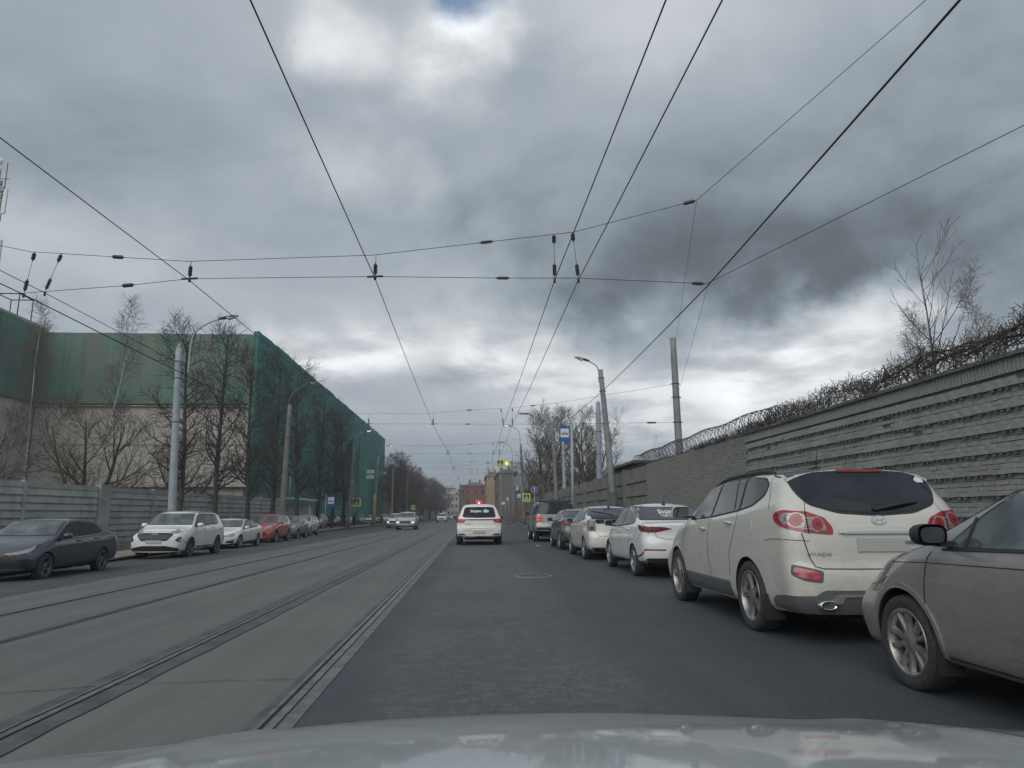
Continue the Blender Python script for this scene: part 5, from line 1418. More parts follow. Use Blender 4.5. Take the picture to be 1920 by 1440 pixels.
mb = MB(); mb.box((0, 3, 1.8), (7.2, 6, 3.6)); mb.build('wall', [C_TAUPE], shed); mb = MB(); mb.box((0, 3, 3.72), (7.8, 6.6, .12)); mb.build('roof', [C_TAUPE], shed)

# litter, leaves and sand in the gutters
M_LEAF = mat('dead_leaves', (.16, .115, .06), .9, noise=(2, .9, (.09, .07, .05)))
mb = MB(); RL = random.Random(21)
for i in range(5200):
    if i % 3: y = RL.uniform(3, 60); x = KR(y) - abs(RL.gauss(0, .16)) if i % 2 else KR(y) + .2 + RL.random() ** 2 * 2.2; z = .013 if x < KR(y) else .129
    else: y = RL.uniform(12, 70); x = KL(y) + abs(RL.gauss(0, .22)); z = zsl(x) + .012
    r_ = RL.uniform(.012, .035); a = RL.uniform(0, 6.28); t_ = RL.uniform(0, .018)
    mb.add([(x + r_ * math.cos(a + q), y + r_ * math.sin(a + q) * 1.3, z + (t_ if q < 2 else 0)) for q in (0, 1.7, 3.1, 4.6)], [(0, 1, 2, 3)])
tag(mb.build('dead_leaves', [M_LEAF]), 'dead leaves and litter gathered along both kerbs', 'leaves', kind='stuff')
# ---------------------------------------------------------------- poles and lamps
random.seed(11)
M_POLEC = mat('pole_concrete', (.22, .22, .20), .9, noise=(3, .8, (.15, .15, .135)), bump=(30, .4, .006))
M_POLEB = mat('pale_blue_pole', (.33, .37, .40), .6, noise=(2.5, .7, (.24, .27, .29)), bump=(40, .15, .003))
M_POLEG = mat('grey_steel_pole', (.235, .245, .25), .6, noise=(3, .7, (.15, .16, .16)), bump=(40, .15, .003))
M_BASE = plain('grey_base_paint', (.16, .18, .19), .7)
M_STEELD = plain('dark_steel', (.05, .05, .055), .6)
M_LHEAD = plain('lamp_housing', (.07, .075, .08), .5, .3)
M_LLENS = plain('lamp_lens', (.62, .64, .65), .3)
M_ZINC = plain('zinc', (.36, .37, .38), .5, .5)
def pole(name, label, base, top, r0, r1, m, bands=(), cat='lamp post', group=None, cap=False, sleeve=None, k=1.0):
    t = thing(name, label, cat, base, 0, group); t.scale = (k, k, k)
    d = Vector(top) - Vector(base); mb = MB(); n = 10
    mb.tube([d * (i / n) for i in range(n + 1)], [r0 + (r1 - r0) * i / n for i in range(n + 1)], 16)
    if cap: mb.tube([d, d + Vector((0, 0, .18))], [r1, .02], 16)
    mb.build('pole', [m], t)
    for z in bands:
        f = z / d.z; p = d * f; r = r0 + (r1 - r0) * f
        b = MB(); b.lathe([(r + .002, -.022), (r + .010, -.018), (r + .010, .018), (r + .002, .022)], 16); b.box((r + .03, 0, 0), (.06, .03, .04)); b.box((-r - .03, 0, 0), (.06, .03, .04)); b.build('clamp_band', [M_STEELD], t, p)
    if sleeve:
        b = MB(); b.tube([(0, 0, 0), d * (sleeve / d.z)], [r0 + (.03 if sleeve > 2 else .004), r0 + (.015 if sleeve > 2 else .003)], 16); b.build('base_sleeve', [M_TAR if sleeve > 2 else M_BASE], t)
    return t, d
def lamp(t, pts, lit=False, r=.032, m=None, head=.75):
    b = MB(); P = [Vector(q) for q in pts]
    Q = []
    for i in range(len(P) - 1):
        a = P[max(i - 1, 0)]; p0 = P[i]; p1 = P[i + 1]; c = P[min(i + 2, len(P) - 1)]
        for s_ in range(6):
            u = s_ / 6; Q.append(.5 * ((2 * p0) + (p1 - a) * u + (2 * a - 5 * p0 + 4 * p1 - c) * u * u + (-a + 3 * p0 - 3 * p1 + c) * u ** 3))
    Q.append(P[-1]); b.tube(Q, [r + .008] * 4 + [r] * (len(Q) - 4), 8); b.build('lamp_arm', [m or M_ZINC], t)
    e = P[-1]; d = (Q[-1] - Q[-3]); d.z *= .6; d.normalize()
    R = d.to_track_quat('X', 'Z').to_matrix().to_4x4(); R.translation = e
    hb = MB()
    prof = [(-.06, .05, .05), (.0, .07, .07), (.25 * head, .11, .085), (.42 * head, .15, .075), (.75 * head, .14, .055), (head, .05, .03)]
    vs = []
    for x, wy, hz in prof:
        for k in range(10):
            th = 2 * PI * k / 10; vs.append(R @ Vector((x, math.cos(th) * wy, math.sin(th) * hz * (1.0 if math.sin(th) > 0 else .55))))
    fs = [(i * 10 + k, i * 10 + (k + 1) % 10, (i + 1) * 10 + (k + 1) % 10, (i + 1) * 10 + k) for i in range(5) for k in range(10)] + [tuple(range(10))[::-1], tuple(range(50, 60))]
    hb.add(vs, fs, 0, True); h = hb.build('lamp_head', [M_LHEAD], t)
    lb = MB(); lv = [R @ Vector((x * head, y, z)) for x, y, z in ((.40, -.16, .02), (.98, -.07, -.005), (.98, .07, -.005), (.40, .16, .02))] + [R @ Vector((x * head, y, z)) for x, y, z in ((.42, -.13, -.085), (.94, -.05, -.05), (.94, .05, -.05), (.42, .13, -.085))]
    lb.add(lv, [(0, 1, 2, 3), (4, 7, 6, 5), (0, 4, 5, 1), (1, 5, 6, 2), (2, 6, 7, 3), (3, 7, 4, 0)]); lb.build('lamp_lens', [M_LIT if lit else M_LLENS], h)
GLP = 'lamp posts along the left kerb'; GRP = 'lamp posts along the right kerb'
t, d = pole('lamp_post', 'thick pale lamp post on the left, its arm crossing in front of the trees', (-13.22, 32.37, -.18), (-13.54, 32.37, 7.89), .165, .12, M_POLEB, (5.0, 6.8, 7.5), k=1.12, group=GLP, cap=True, sleeve=1.5)
lamp(t, [(.13, 0, 6.95), (.15, 0, 8.2), (.30, 0, 8.75), (.8, 0, 9.15), (1.25, 0, 9.33)])
t, d = pole('lamp_post', 'concrete lamp post on the left beside the bus shelter trees', (-13.44, 51.18, -.18), (-13.29, 51.18, 8.14), .21, .13, M_POLEC, (6.2,), k=1.12, group=GLP)
lamp(t, [(.1, 0, 7.2), (.1, 0, 8.6), (.5, 0, 9.3), (1.2, 0, 9.7)], False, .014, head=.6)
t, d = pole('lamp_post', 'lamp post with a twin pale head against the dark green netting', (-14.45, 84.00, -.18), (-14.10, 84.00, 8.04), .20, .13, M_POLEC, (6.4,), k=1.12, group=GLP)
lamp(t, [(.3, 0, 7.2), (.35, 0, 9.0), (.8, 0, 9.7), (1.4, 0, 10.0)], True)
t, d = pole('lamp_post', 'lamp post painted yellow at its foot carrying two white street boards', (-13.94, 101.92, -.18), (-13.59, 101.92, 8.44), .23, .15, M_POLEC, (6.6, 7.2), k=1.12, group=GLP)
lamp(t, [(.33, 0, 7.5), (.4, 0, 9.0), (.9, 0, 9.8), (1.5, 0, 10.05)], True)
b = MB(); b.tube([(0, 0, .05), (.06, 0, 1.7), (.11, 0, 3.9)], [.238, .222, .208], 16); b.build('yellow_paint', [mat('yellow_pole_paint', (.42, .36, .12), .8, noise=(2, .9, (.25, .24, .16)))], t)
for z in (6.1, 6.75):
    b = MB(); b.box((-.55, -.26, z), (.92, .04, .42)); bd = b.build('street_board', [M_WHITE], t)
    b = MB()
    for k in range(5): b.box((-.87 + k * .16, -.285, z + .05), (.10, .01, .12))
    b.box((-.55, -.285, z - .11), (.6, .01, .04)); b.build('board_print', [M_STEELD], bd)
b = MB(); b.tube([(-.3, -.1, 6.45), (1.4, -.1, 6.45)], .03, 6); b.box((1.25, -.12, 6.6), (.3, .05, .3)); b.build('bracket', [M_ZINC], t)
for i, (y, x, tx, lb_) in enumerate(((120, -12.3, -12.2, 'pale lamp post standing between the brown building and the avenue trees'), (150, -12.6, -12.5, 'second lamp post along the avenue, thin among the trees'), (185, -13.2, -13.1, 'farthest visible lamp post of the avenue on the left'))):
    x += bend(y); tx += bend(y)
    t, d = pole('lamp_post', lb_, (x - 1.2, y, -.16), (tx - 1.2, y, 9.0), .2, .12, M_POLEC, (7,), group=GLP); lamp(t, [(.1, 0, 8.2), (.1, 0, 9.8), (.6, 0, 10.6), (2.4, 0, 11.2)])
# right side
t, d = pole('lamp_post', 'leaning grey lamp post with a dark LED head against the bright sky', (7.33, 36, .1), (6.69, 36, 8.75), .20, .125, M_POLEG, (7.5, 8.2), group=GRP, sleeve=2.3)
lamp(t, [(-.72, 0, 8.0), (-.74, 0, 8.55), (-.85, 0, 8.85), (-1.15, 0, 9.05), (-1.28, 0, 9.12)])
t, d = pole('lamp_post', 'thin concrete lamp post with a long arm in front of the big bare tree', (6.2, 52, .1), (5.95, 52, 8.1), .15, .11, M_POLEC, (6.6,), group=GRP)
lamp(t, [(-.33, 0, 7.3), (-.38, 0, 8.0), (-.8, 0, 8.35), (-2.1, 0, 8.55)], False, .025)
t, d = pole('lamp_post', 'lamp post carrying the crossing signs over the right lane', (6.1, 84, .1), (5.72, 84, 9.6), .19, .13, M_POLEC, (7.3, 8.6), group=GRP)
lamp(t, [(-.45, 0, 8.8), (-.5, 0, 10.6), (-.85, 0, 11.3), (-1.6, 0, 11.65)], True)
b = MB(); b.tube([(-.3, 0, 7.05), (-1.1, 0, 7.25), (-2.9, 0, 7.25)], .035, 6); b.build('sign_arm', [M_STEELD], t)
t, d = pole('lamp_post', 'beige lamp post before the brown fire wall', (6.35, 110, .1), (6.1, 110, 9.6), .20, .13, M_POLEC, (7.5,), group=GRP)
lamp(t, [(-.2, 0, 8.8), (-.25, 0, 11.0), (-.7, 0, 11.9), (-1.6, 0, 12.3)])
t, d = pole('lamp_post', 'dark lamp post at the corner of the ochre end wall', (5.6, 140, .1), (5.5, 140, 9.0), .16, .12, M_POLEG, (7.5,), group=GRP)
lamp(t, [(-.1, 0, 8.3), (-.1, 0, 10.0), (-.6, 0, 10.8), (-2.4, 0, 11.2)])
GM = 'catenary masts on the right'
pole('catenary_mast', 'tall grey steel mast rising behind the razor wire with clamp bands', (8.42, 28.2, 0), (8.34, 28.2, 8.5), .17, .125, M_POLEG, (4.94, 5.98, 6.54), 'mast', GM)
pole('catenary_mast', 'pale blue pointed mast left of the leaning lamp post', (8.32, 46.5, 0), (8.42, 46.5, 8.6), .21, .16, mat('blue_mast', (.27, .31, .38), .6, noise=(3, .6, (.2, .23, .28))), (5.2, 6.7), 'mast', GM, cap=True)
pole('catenary_mast', 'near mast outside the right edge of the view holding the first span wires', (8.5, 7.0, 0), (8.5, 7.0, 10.3), .20, .145, M_POLEG, (6.73, 10.05), 'mast', GM)
pole('catenary_mast', 'near mast outside the left edge of the view holding the first span wires', (-15.8, 17.0, -.2), (-15.9, 17.0, 8.9), .20, .145, M_POLEC, (6.15, 7.6), 'mast', 'masts on the left')
pole('catenary_mast', 'pale blue grey mast among the two bare trees beyond the slatted fence', (8.6, 66, 0), (8.5, 66, 8.6), .17, .14, M_POLEB, (6.7,), 'mast', GM)

# ---------------------------------------------------------------- overhead wires
M_WIRE = mat('wire', (.030, .032, .036), .5, .6, noise=(1, .5, (.05, .05, .055)))
M_INS = mat('insulator', (.035, .035, .045), .35, 0, .6, noise=(8, .5, (.06, .05, .05)))
def cat_wire(label, pts, r, name='contact_wire', cat='overhead wire', group='overhead wires above the road'):
    mb = MB(); P = []
    for a, b_ in zip(pts[:-1], pts[1:]):
        a, b_ = Vector(a), Vector(b_); n = 8; L = (b_ - a).length
        for i in range(n): u = i / n; q = a.lerp(b_, u); q.z -= 4 * u * (1 - u) * L * L * .00010; P.append(q)
    P.append(Vector(pts[-1])); mb.tube(P, r, 6); o = mb.build(name, [M_WIRE]); return tag(o, label, cat, group)
def zz(base, off, sgn=1):
    out = []
    for i, y in enumerate(SPY): out.append((base + (off if i % 2 else -off) * sgn + bend(y), y, 6.0))
    return out
SPY = [-12, 13.85, 37.5, 56, 75, 96, 118, 142, 168, 196, 226]
cat_wire('tram wire of the near track running over the taxi lane edge', [(-2.25, -12, 6.0), (-2.02, 13.85, 5.99), (-2.14, 37.5, 6.0)] + zz(-1.98, .08)[3:], .0085)
cat_wire('tram wire of the far track crossing behind the thick left lamp post', [(-6.6, -12, 6.0), (-5.84, 14.15, 5.99), (-5.55, 37.5, 6.0)] + zz(-5.6, .1)[3:], .0085)
cat_wire('left wire of the trolleybus pair above the right lane', [(2.0, -12, 6.0), (1.66, 13.8, 5.99), (1.62, 37.5, 6.0)] + zz(1.6, .08)[3:], .0085)
cat_wire('right wire of the trolleybus pair above the right lane', [(2.6, -12, 6.0), (2.15, 13.8, 5.99), (2.10, 37.5, 6.0)] + zz(2.1, .08)[3:], .0085)
cat_wire('inner wire of the trolleybus pair above the left kerb', [(-9.3, -12, 6.0), (-9.27, 15.18, 5.99), (-9.2, 37.5, 6.0)] + zz(-9.2, .08)[3:], .0085)
cat_wire('outer wire of the trolleybus pair above the left kerb', [(-10.2, -12, 6.0), (-9.79, 15.2, 5.99), (-9.7, 37.5, 6.0)] + zz(-9.7, .08)[3:], .0085)
cat_wire('second strand doubling the outer left trolleybus wire', [(-10.35, -12, 6.08), (-9.83, 15.2, 6.0), (-9.75, 45.7, 6.1), (-12.0, 60, 7.0)], .007)
cat_wire('thick twisted feeder cable rising from the leaning lamp post over the parked cars', [(4.45, -12, 6.4), (4.57, 5.62, 6.0), (4.93, 13.91, 5.98), (6.70, 36, 7.55), (5.95, 52, 7.2), (5.8, 84, 8.0)], .014, 'feeder_cable')
def insul(parent, a, b_, big=1.0):
    a, b_ = Vector(a), Vector(b_); d = b_ - a; L = d.length; mb = MB()
    prof = [(.012, 0), (.016, .03)]
    n = 8
    for i in range(n): z = .04 + (L - .08) * i / n; dz = (L - .08) / n; prof += [(.016 * big, z), (.034 * big, z + dz * .35), (.034 * big, z + dz * .6), (.016 * big, z + dz * .9)]
    prof += [(.016, L - .03), (.012, L)]
    M = d.to_track_quat('Z', 'X').to_matrix().to_4x4(); M.translation = a
    mb.lathe(prof, 10, M=M); return mb.build('insulator', [M_INS], parent)
def wirepart(parent, name, pts, r=.005):
    mb = MB(); mb.tube(pts, r, 5); return mb.build(name, [M_WIRE], parent)
def along(pts, x):
    for a, b_ in zip(pts[:-1], pts[1:]):
        if min(a[0], b_[0]) <= x <= max(a[0], b_[0]): u = (x - a[0]) / (b_[0] - a[0]); return Vector(a).lerp(Vector(b_), u)
    return Vector(pts[-1])
def span(label, low, up, tram, trol, mids, r=.0055, big=1.0):
    t = thing('span_wire', label, 'span wire', (0, 0, 0), 0, 'cross span wires with insulators')
    wirepart(t, 'lower_wire', low, r); wirepart(t, 'upper_wire', up, r)
    for x in tram:
        q = along(low, x); u = along(up, x)
        insul(t, q + Vector((0, 0, .02)), q + Vector((0, 0, .30)), big)
        wirepart(t, 'dropper', [q + Vector((0, 0, .30)), u], r * .8)
        b = MB(); b.tube([q + Vector((-.16, 0, -.01)), q + Vector((.16, 0, .01))], .018 * big, 6); b.tube([q + Vector((0, 0, .02)), q + Vector((0, 0, -.07))], .022 * big, 6); b.build('wire_hanger', [M_STEELD], t)
    for x, dx in trol:
        q = along(low, x); u = along(up, x + dx)
        d = (u - q).normalized()
        insul(t, q + d * .03, q + d * .33, big); insul(t, u - d * .22, u, big)
        wirepart(t, 'dropper', [q + d * .33, u - d * .22], r * .8)
        b = MB(); b.tube([q, q + Vector((0, 0, -.10))], .020 * big, 6); b.build('wire_hanger', [M_STEELD], t)
    for pl, xs_ in ((low, mids[0]), (up, mids[1])):
        for x in xs_: insul(t, along(pl, x - .15), along(pl, x + .15), big)
    return t
UPP = [(-15.85, 17, 8.4), (-10.6, 15.5, 7.2), (-9.8, 15.3, 6.99), (-9.28, 15.2, 6.93), (-5.9, 14.2, 6.42), (-2.08, 13.9, 6.51), (1.63, 13.8, 6.99), (2.07, 13.8, 7.05), (4.77, 13.9, 7.87), (8.5, 7.0, 10.05)]
LOW = [(-15.83, 17, 6.3), (-9.79, 15.25, 6.02), (-7.29, 14.62, 6.02), (-5.84, 14.15, 6.03), (-2.02, 13.85, 6.03), (.59, 13.83, 6.03), (2.15, 13.76, 6.03), (4.89, 13.91, 6.0), (8.5, 7.0, 6.73)]
t = span('nearest pair of span wires with large dark insulators crossing the whole sky', LOW, UPP, (-5.84, -2.02), ((-9.79, .1), (-9.27, .25), (1.66, 0), (2.15, -.1)), ((-7.29, .59, 4.7), (-7.6, .25, 4.6)), .0065, 1.25)
wirepart(t, 'guy_wire', [(4.77, 13.9, 7.87), (8.38, 28.2, 7.9)], .004); wirepart(t, 'guy_wire', [(4.93, 13.91, 6.0), (8.4, 28.2, 5.98)], .004)
span('second pair of span wires, tied to the tall mast behind the razor wire', [(-12, 45.7, 6.4), (-7.01, 37.5, 6.02), (-2.14, 37.5, 6.03), (1.62, 37.5, 6.03), (2.6, 37.3, 6.0), (8.35, 28.2, 4.94)], [(-12, 45.7, 7.2), (-7.01, 37.5, 6.58), (-2.14, 37.5, 6.6), (-.21, 37.5, 6.79), (2.09, 37.4, 6.91), (4.5, 37, 7.12), (8.3, 28.2, 6.54)], (-5.55, -2.14), ((1.63, -.15), (2.1, 0)), ((-.3, 7.6), (-.2, 3.2)), .006, 1.15)
for i, y in enumerate(SPY[3:9]):
    b_ = bend(y); nm = ('third', 'fourth', 'fifth', 'sixth', 'seventh', 'eighth')[i]
    xr = 6.0 + b_ if y != 75 else 8.5
    span('%s pair of span wires counted from the camera, small above the street' % nm, [(-12.3 + b_, y + 1, 6.5), (-5.6 + b_, y, 6.03), (-1.98 + b_, y, 6.03), (2.1 + b_, y, 6.03), (xr, y - 1, 6.4)], [(-12.2 + b_, y + 1, 7.4), (-5.6 + b_, y, 6.65), (-1.98 + b_, y, 6.66), (2.1 + b_, y, 6.95), (xr, y - 1, 7.6)], (-5.6 + b_, -1.98 + b_), ((1.6 + b_, 0), (2.1 + b_, 0)), ((-.3 + b_,), (-.2 + b_,)), .006, 1.1)
for x0, x1, z0, y in ((-12, 6.1, 8.6, 84),):
    o = MB(); o.tube([(x0, 88, 7.2), (-4, 86, 6.9), (x1, y, 7.6)], .006, 5); tag(o.build('suspension_cable', [M_WIRE]), 'thin cable strung between the two crossing lamp posts', 'cable')

# ---------------------------------------------------------------- signs
M_SBLUE = mat('sign_blue', (.012, .09, .36), .45, noise=(5, .3, (.02, .12, .38)))
M_SBLUED = mat('sign_dark_blue', (.02, .035, .15), .45, noise=(5, .3, (.03, .05, .18)))
M_SYEL = mat('fluorescent_border', (.55, .72, .10), .45, noise=(5, .2, (.5, .66, .1)), emit=((.6, .8, .12), .12))
M_SWH = plain('sign_white', (.66, .68, .68), .5)
M_SGREY = plain('sign_back_grey', (.20, .21, .22), .6)
M_SBLACK = plain('sign_black', (.02, .02, .022), .6)
def flat(parent, name, poly, x, z, y, m, th=.006, s=1.0):
    mb = MB(); M = Matrix.Translation((x, y, z)) @ Matrix.Rotation(PI / 2, 4, 'X') @ Matrix.Diagonal((s, s, 1, 1))
    mb.prism(poly, 0, th, M=M); return mb.build(name, [m], parent)
def rect(w_, h_, cx=0, cy=0): return [(cx - w_ / 2, cy - h_ / 2), (cx + w_ / 2, cy - h_ / 2), (cx + w_ / 2, cy + h_ / 2), (cx - w_ / 2, cy + h_ / 2)]
def crossing_board(t, x, y, z, s):
    b = flat(t, 'board', round_poly(rect(1, 1), .05), x, z, y, M_SYEL, .03, s)
    flat(b, 'blue_field', rect(.76, .76), x, z, y - .032, M_SBLUED, .004, s)
    flat(b, 'white_triangle', [(-.33, -.30), (.33, -.30), (0, .31)], x, z, y - .038, M_SWH, .004, s)
    mb = MB(); M = Matrix.Translation((x, y - .044, z)) @ Matrix.Rotation(PI / 2, 4, 'X') @ Matrix.Diagonal((s, s, 1, 1))
    for poly in (ell(0.0, .155, .032, .032, 12), [(-.035, .11), (.035, .11), (.045, -.02), (-.03, -.02)], [(-.03, -.02), (.0, -.02), (-.08, -.24), (-.12, -.23)], [(.01, -.02), (.045, -.02), (.10, -.15), (.13, -.24), (.09, -.24), (.06, -.15)], [(-.035, .10), (-.03, .06), (-.10, -.03), (-.12, -.01)], [(.035, .10), (.03, .06), (.10, .01), (.12, .03)]):
        mb.prism(poly, 0, .003, M=M)
    for k in range(4): mb.prism([(-.25 + k * .13, -.285), (-.17 + k * .13, -.285), (-.18 + k * .13, -.26), (-.245 + k * .13, -.26)], 0, .003, M=M)
    mb.build('walking_figure', [M_SBLACK], b)
def signpost(name, label, x, y, h, m=None, r=.035, cat='road sign', z0=.1):
    t = thing(name, label, cat, (x, y, z0))
    if h: b = MB(); b.tube([(0, 0, 0), (0, 0, h)], r, 10); b.build('post', [m or M_ZINC], t)
    return t
t = signpost('crossing_sign', 'yellow-edged crossing sign on its own post in front of the green netting', -14.95, 93, 4.6, z0=-.15); t.scale = (1.12,) * 3
crossing_board(t, 0, -.05, 2.75, .92)
b = flat(t, 'round_board', ell(0, 0, .35, .35, 24), .06, 3.65, -.03, M_SGREY, .02)
t = signpost('crossing_sign', 'yellow-edged crossing sign hung over the right lane beside an amber light', 3.26, 83.9, 0); crossing_board(t, 0, 0, 7.17, .92)
b = MB(); b.tube([(-.5, .04, 7.25), (.5, .04, 7.25)], .03, 6); b.build('sign_bracket', [M_STEELD], t)
t = thing('amber_warning_light', 'round glowing amber warning light right of the overhead crossing sign', 'warning light', (4.02, 83.9, 7.25))
b = MB(); b.lathe([(.27, .08), (.30, -.02), (.27, -.10), (.23, -.10)], 24, 'y'); b.build('housing', [M_STEELD], t)
b = MB(); b.lathe([(.245, -.105), (.18, -.13), (.001, -.14)], 24, 'y'); b.build('amber_lens', [mat('amber_lit', (.8, .7, .1), .4, noise=(9, .2, (.7, .6, .1)), emit=((1, .86, .05), .7))], t)
t = signpost('crossing_sign', 'yellow-edged crossing sign low on the lamp post left of the big grey SUV', 6.0, 83.55, 0); crossing_board(t, .32, -.05, 3.15, .92)
t = signpost('direction_sign', 'round blue sign with a white upward arrow before the low brick building', 6.62, 76, 4.15)
b = flat(t, 'board', ell(0, 0, .36, .36, 32), 0, 3.8, -.05, M_SWH, .02); flat(b, 'blue_field', ell(0, 0, .33, .33, 32), 0, 3.8, -.072, M_SBLUE, .004)
flat(b, 'arrow', [(-.035, -.24), (.035, -.24), (.035, .08), (.10, .06), (0, .27), (-.10, .06), (-.035, .08)], 0, 3.8, -.078, M_SWH, .004)
def tram_sign(t, x, z, s, veh='tram'):
    b = flat(t, 'board', round_poly(rect(.60, .90), .03), x, z, -.06, M_SBLUE, .025, s)
    flat(b, 'white_field', round_poly(rect(.48, .50, 0, .06), .02), x, z, -.088, M_SWH, .004, s)
    mb = MB(); M = Matrix.Translation((x, -.094, z)) @ Matrix.Rotation(PI / 2, 4, 'X') @ Matrix.Diagonal((s, s, 1, 1))
    mb.prism(round_poly([(-.20, -.02), (.20, -.02), (.205, .03), (.17, .07), (-.17, .07), (-.205, .03)], .01), 0, .003, M=M)
    mb.prism(ell(-.11, -.035, .025, .018, 10), 0, .003, M=M); mb.prism(ell(.11, -.035, .025, .018, 10), 0, .003, M=M)
    if veh == 'tram':
        for q in ((-.05, .08, .0, .14), (.0, .14, .05, .08), (-.06, .15, .06, .15)): mb.prism(band([(q[0], q[1]), (q[2], q[3])], .008), 0, .003, M=M)
    mb.build('vehicle_symbol', [M_SBLACK], b)
    mb = MB(); 
    for k in range(5): mb.prism(rect(.055, .03, -.15 + k * .075, .035), .004, .006, M=M)
    mb.build('symbol_windows', [M_SWH], b)
t = signpost('tram_stop_sign', 'tall blue tram stop sign on a pale pole in front of the bare trees', 5.80, 41, 6.45, M_POLEB, .085); tram_sign(t, -.42, 5.80, 1.02)
b = MB(); b.box((-.2, -.03, 6.1), (.4, .03, .03)); b.box((-.2, -.03, 5.5), (.4, .03, .03)); b.build('sign_bracket', [M_ZINC], t)
t = signpost('bus_stop_sign', 'blue and white bus stop sign beside the left bus shelter', -13.1 + .1, 64, 2.95, z0=-.15); t.scale = (1.12,) * 3; tram_sign(t, .42, 2.35, 1.0, 'bus')
t = signpost('bus_stop_sign', 'small blue and white stop sign left of the crossing sign on the right', 6.5, 100, 4.3); tram_sign(t, .0, 3.7, 1.0, 'bus')
def framed(label, x, y, z, w_, h_, m, name='sign_board', post=None):
    t = thing(name, label, 'sign', (x, y, post if post is not None else z)); dz = z - post if post is not None else 0
    if post is not None: b = MB(); b.tube([(w_ / 2 + .05, 0, 0), (w_ / 2 + .05, 0, dz + h_ / 2)], .035, 8); b.build('post', [M_ZINC], t)
    b = flat(t, 'frame', rect(w_, h_), 0, dz, 0, M_ZINC, .03); flat(b, 'panel', rect(w_ * .84, h_ * .86), 0, dz, -.033, m, .004); return t
framed('empty grey framed board above the small stop sign on the right', 6.3, 99.6, 5.9, .85, 1.15, M_SGREY, post=.1)
framed('pale framed board on a post among the dark trees left of the yellow-footed lamp post', -15.6, 91, 5.6, .84, 1.06, M_SGREY, post=-.15)
framed('small white hanging board over the middle of the street far ahead', .29, 110, 7.85, .85, .75, M_SWH)
framed('small white board on the brown fire wall side, lower of two', 5.15, 120, 3.2, .6, .5, M_SWH, post=.1)
framed('small white upright board beside the lower one before the brown fire wall', 5.9, 121, 3.9, .35, .6, M_SWH, post=.1)
t = signpost('crossing_sign', 'tiny yellow-edged sign beneath the avenue trees behind the oncoming cars', -11.6, 140, 3.4, z0=-.15); crossing_board(t, 0, -.05, 2.9, .8)
framed('pale square board in front of the distant red brick building', 1.5, 225, 5.4, 1.1, 1.1, M_SWH, post=0)

# ---------------------------------------------------------------- bus shelter
sh = thing('bus_shelter', 'pale grey bus shelter with a curved canopy behind the parked crossover', 'bus shelter', (-17.6, 69.5, -.15)); sh.scale = (1.12,) * 3
mb = MB()
for x in (-1.9, -.6, .7, 1.9):
    m_ = MB(); m_.tube([(x, -.6, 0), (x, -.6, 2.35)], .05, 8); m_.build('post', [M_ZINC], sh)
for i in range(3):
    m_ = MB(); m_.box((-1.25 + i * 1.28, .55, 1.15), (1.2, .05, 2.0)); m_.build('panel', [plain('shelter_panel', (.34, .37, .37), .4)], sh)
m_ = MB(); vs = []
for i in range(13):
    x = -2.3 + i * 4.6 / 12; z = 2.42 + .22 * math.sin(PI * i / 12); vs += [(x, -1.0, z), (x, .8, z + .1), (x, -1.0, z + .07), (x, .8, z + .17)]
m_.add(vs, [(4 * i + a, 4 * i + 4 + a, 4 * i + 4 + c_, 4 * i + c_) for i in range(12) for a, c_ in ((0, 1), (3, 2), (2, 0), (1, 3))] + [(0, 1, 3, 2), (48, 50, 51, 49)]); m_.build('canopy', [M_ZINC], sh)
m_ = MB(); m_.box((-.2, .25, .45), (2.6, .4, .06)); m_.box((-1.3, .25, .22), (.06, .3, .42)); m_.box((.9, .25, .22), (.06, .3, .42)); m_.build('bench', [M_STEELD], sh)
m_ = MB(); m_.tube([(0, 0, 2.5), (0, 0, 4.6)], .05, 6); m_.build('rod', [M_ZINC], sh)

# ---------------------------------------------------------------- people
def skin(name, edges, verts, rads, m, parent, sub=1, root=0):
    me = D.meshes.new(name); me.from_pydata(verts, edges, []); o = D.objects.new(name, me); C.objects.link(o)
    md = o.modifiers.new('s', 'SKIN'); md.use_smooth_shade = True
    for i, r_ in enumerate(rads): me.skin_vertices[0].data[i].radius = (r_ if hasattr(r_, '__len__') else (r_, r_)) if False else ((r_, r_) if not hasattr(r_, '__len__') else r_)
    me.skin_vertices[0].data[root].use_root = True
    s2 = o.modifiers.new('u', 'SUBSURF'); s2.levels = sub; s2.render_levels = sub
    dg = bpy.context.evaluated_depsgraph_get(); dg.update(); nm = D.meshes.new_from_object(o.evaluated_get(dg)); D.objects.remove(o); D.meshes.remove(me)
    nm.name = name; nm.materials.clear(); nm.materials.append(m); return link(name, nm, parent)
M_SKIN = plain('skin', (.38, .24, .17), .6)
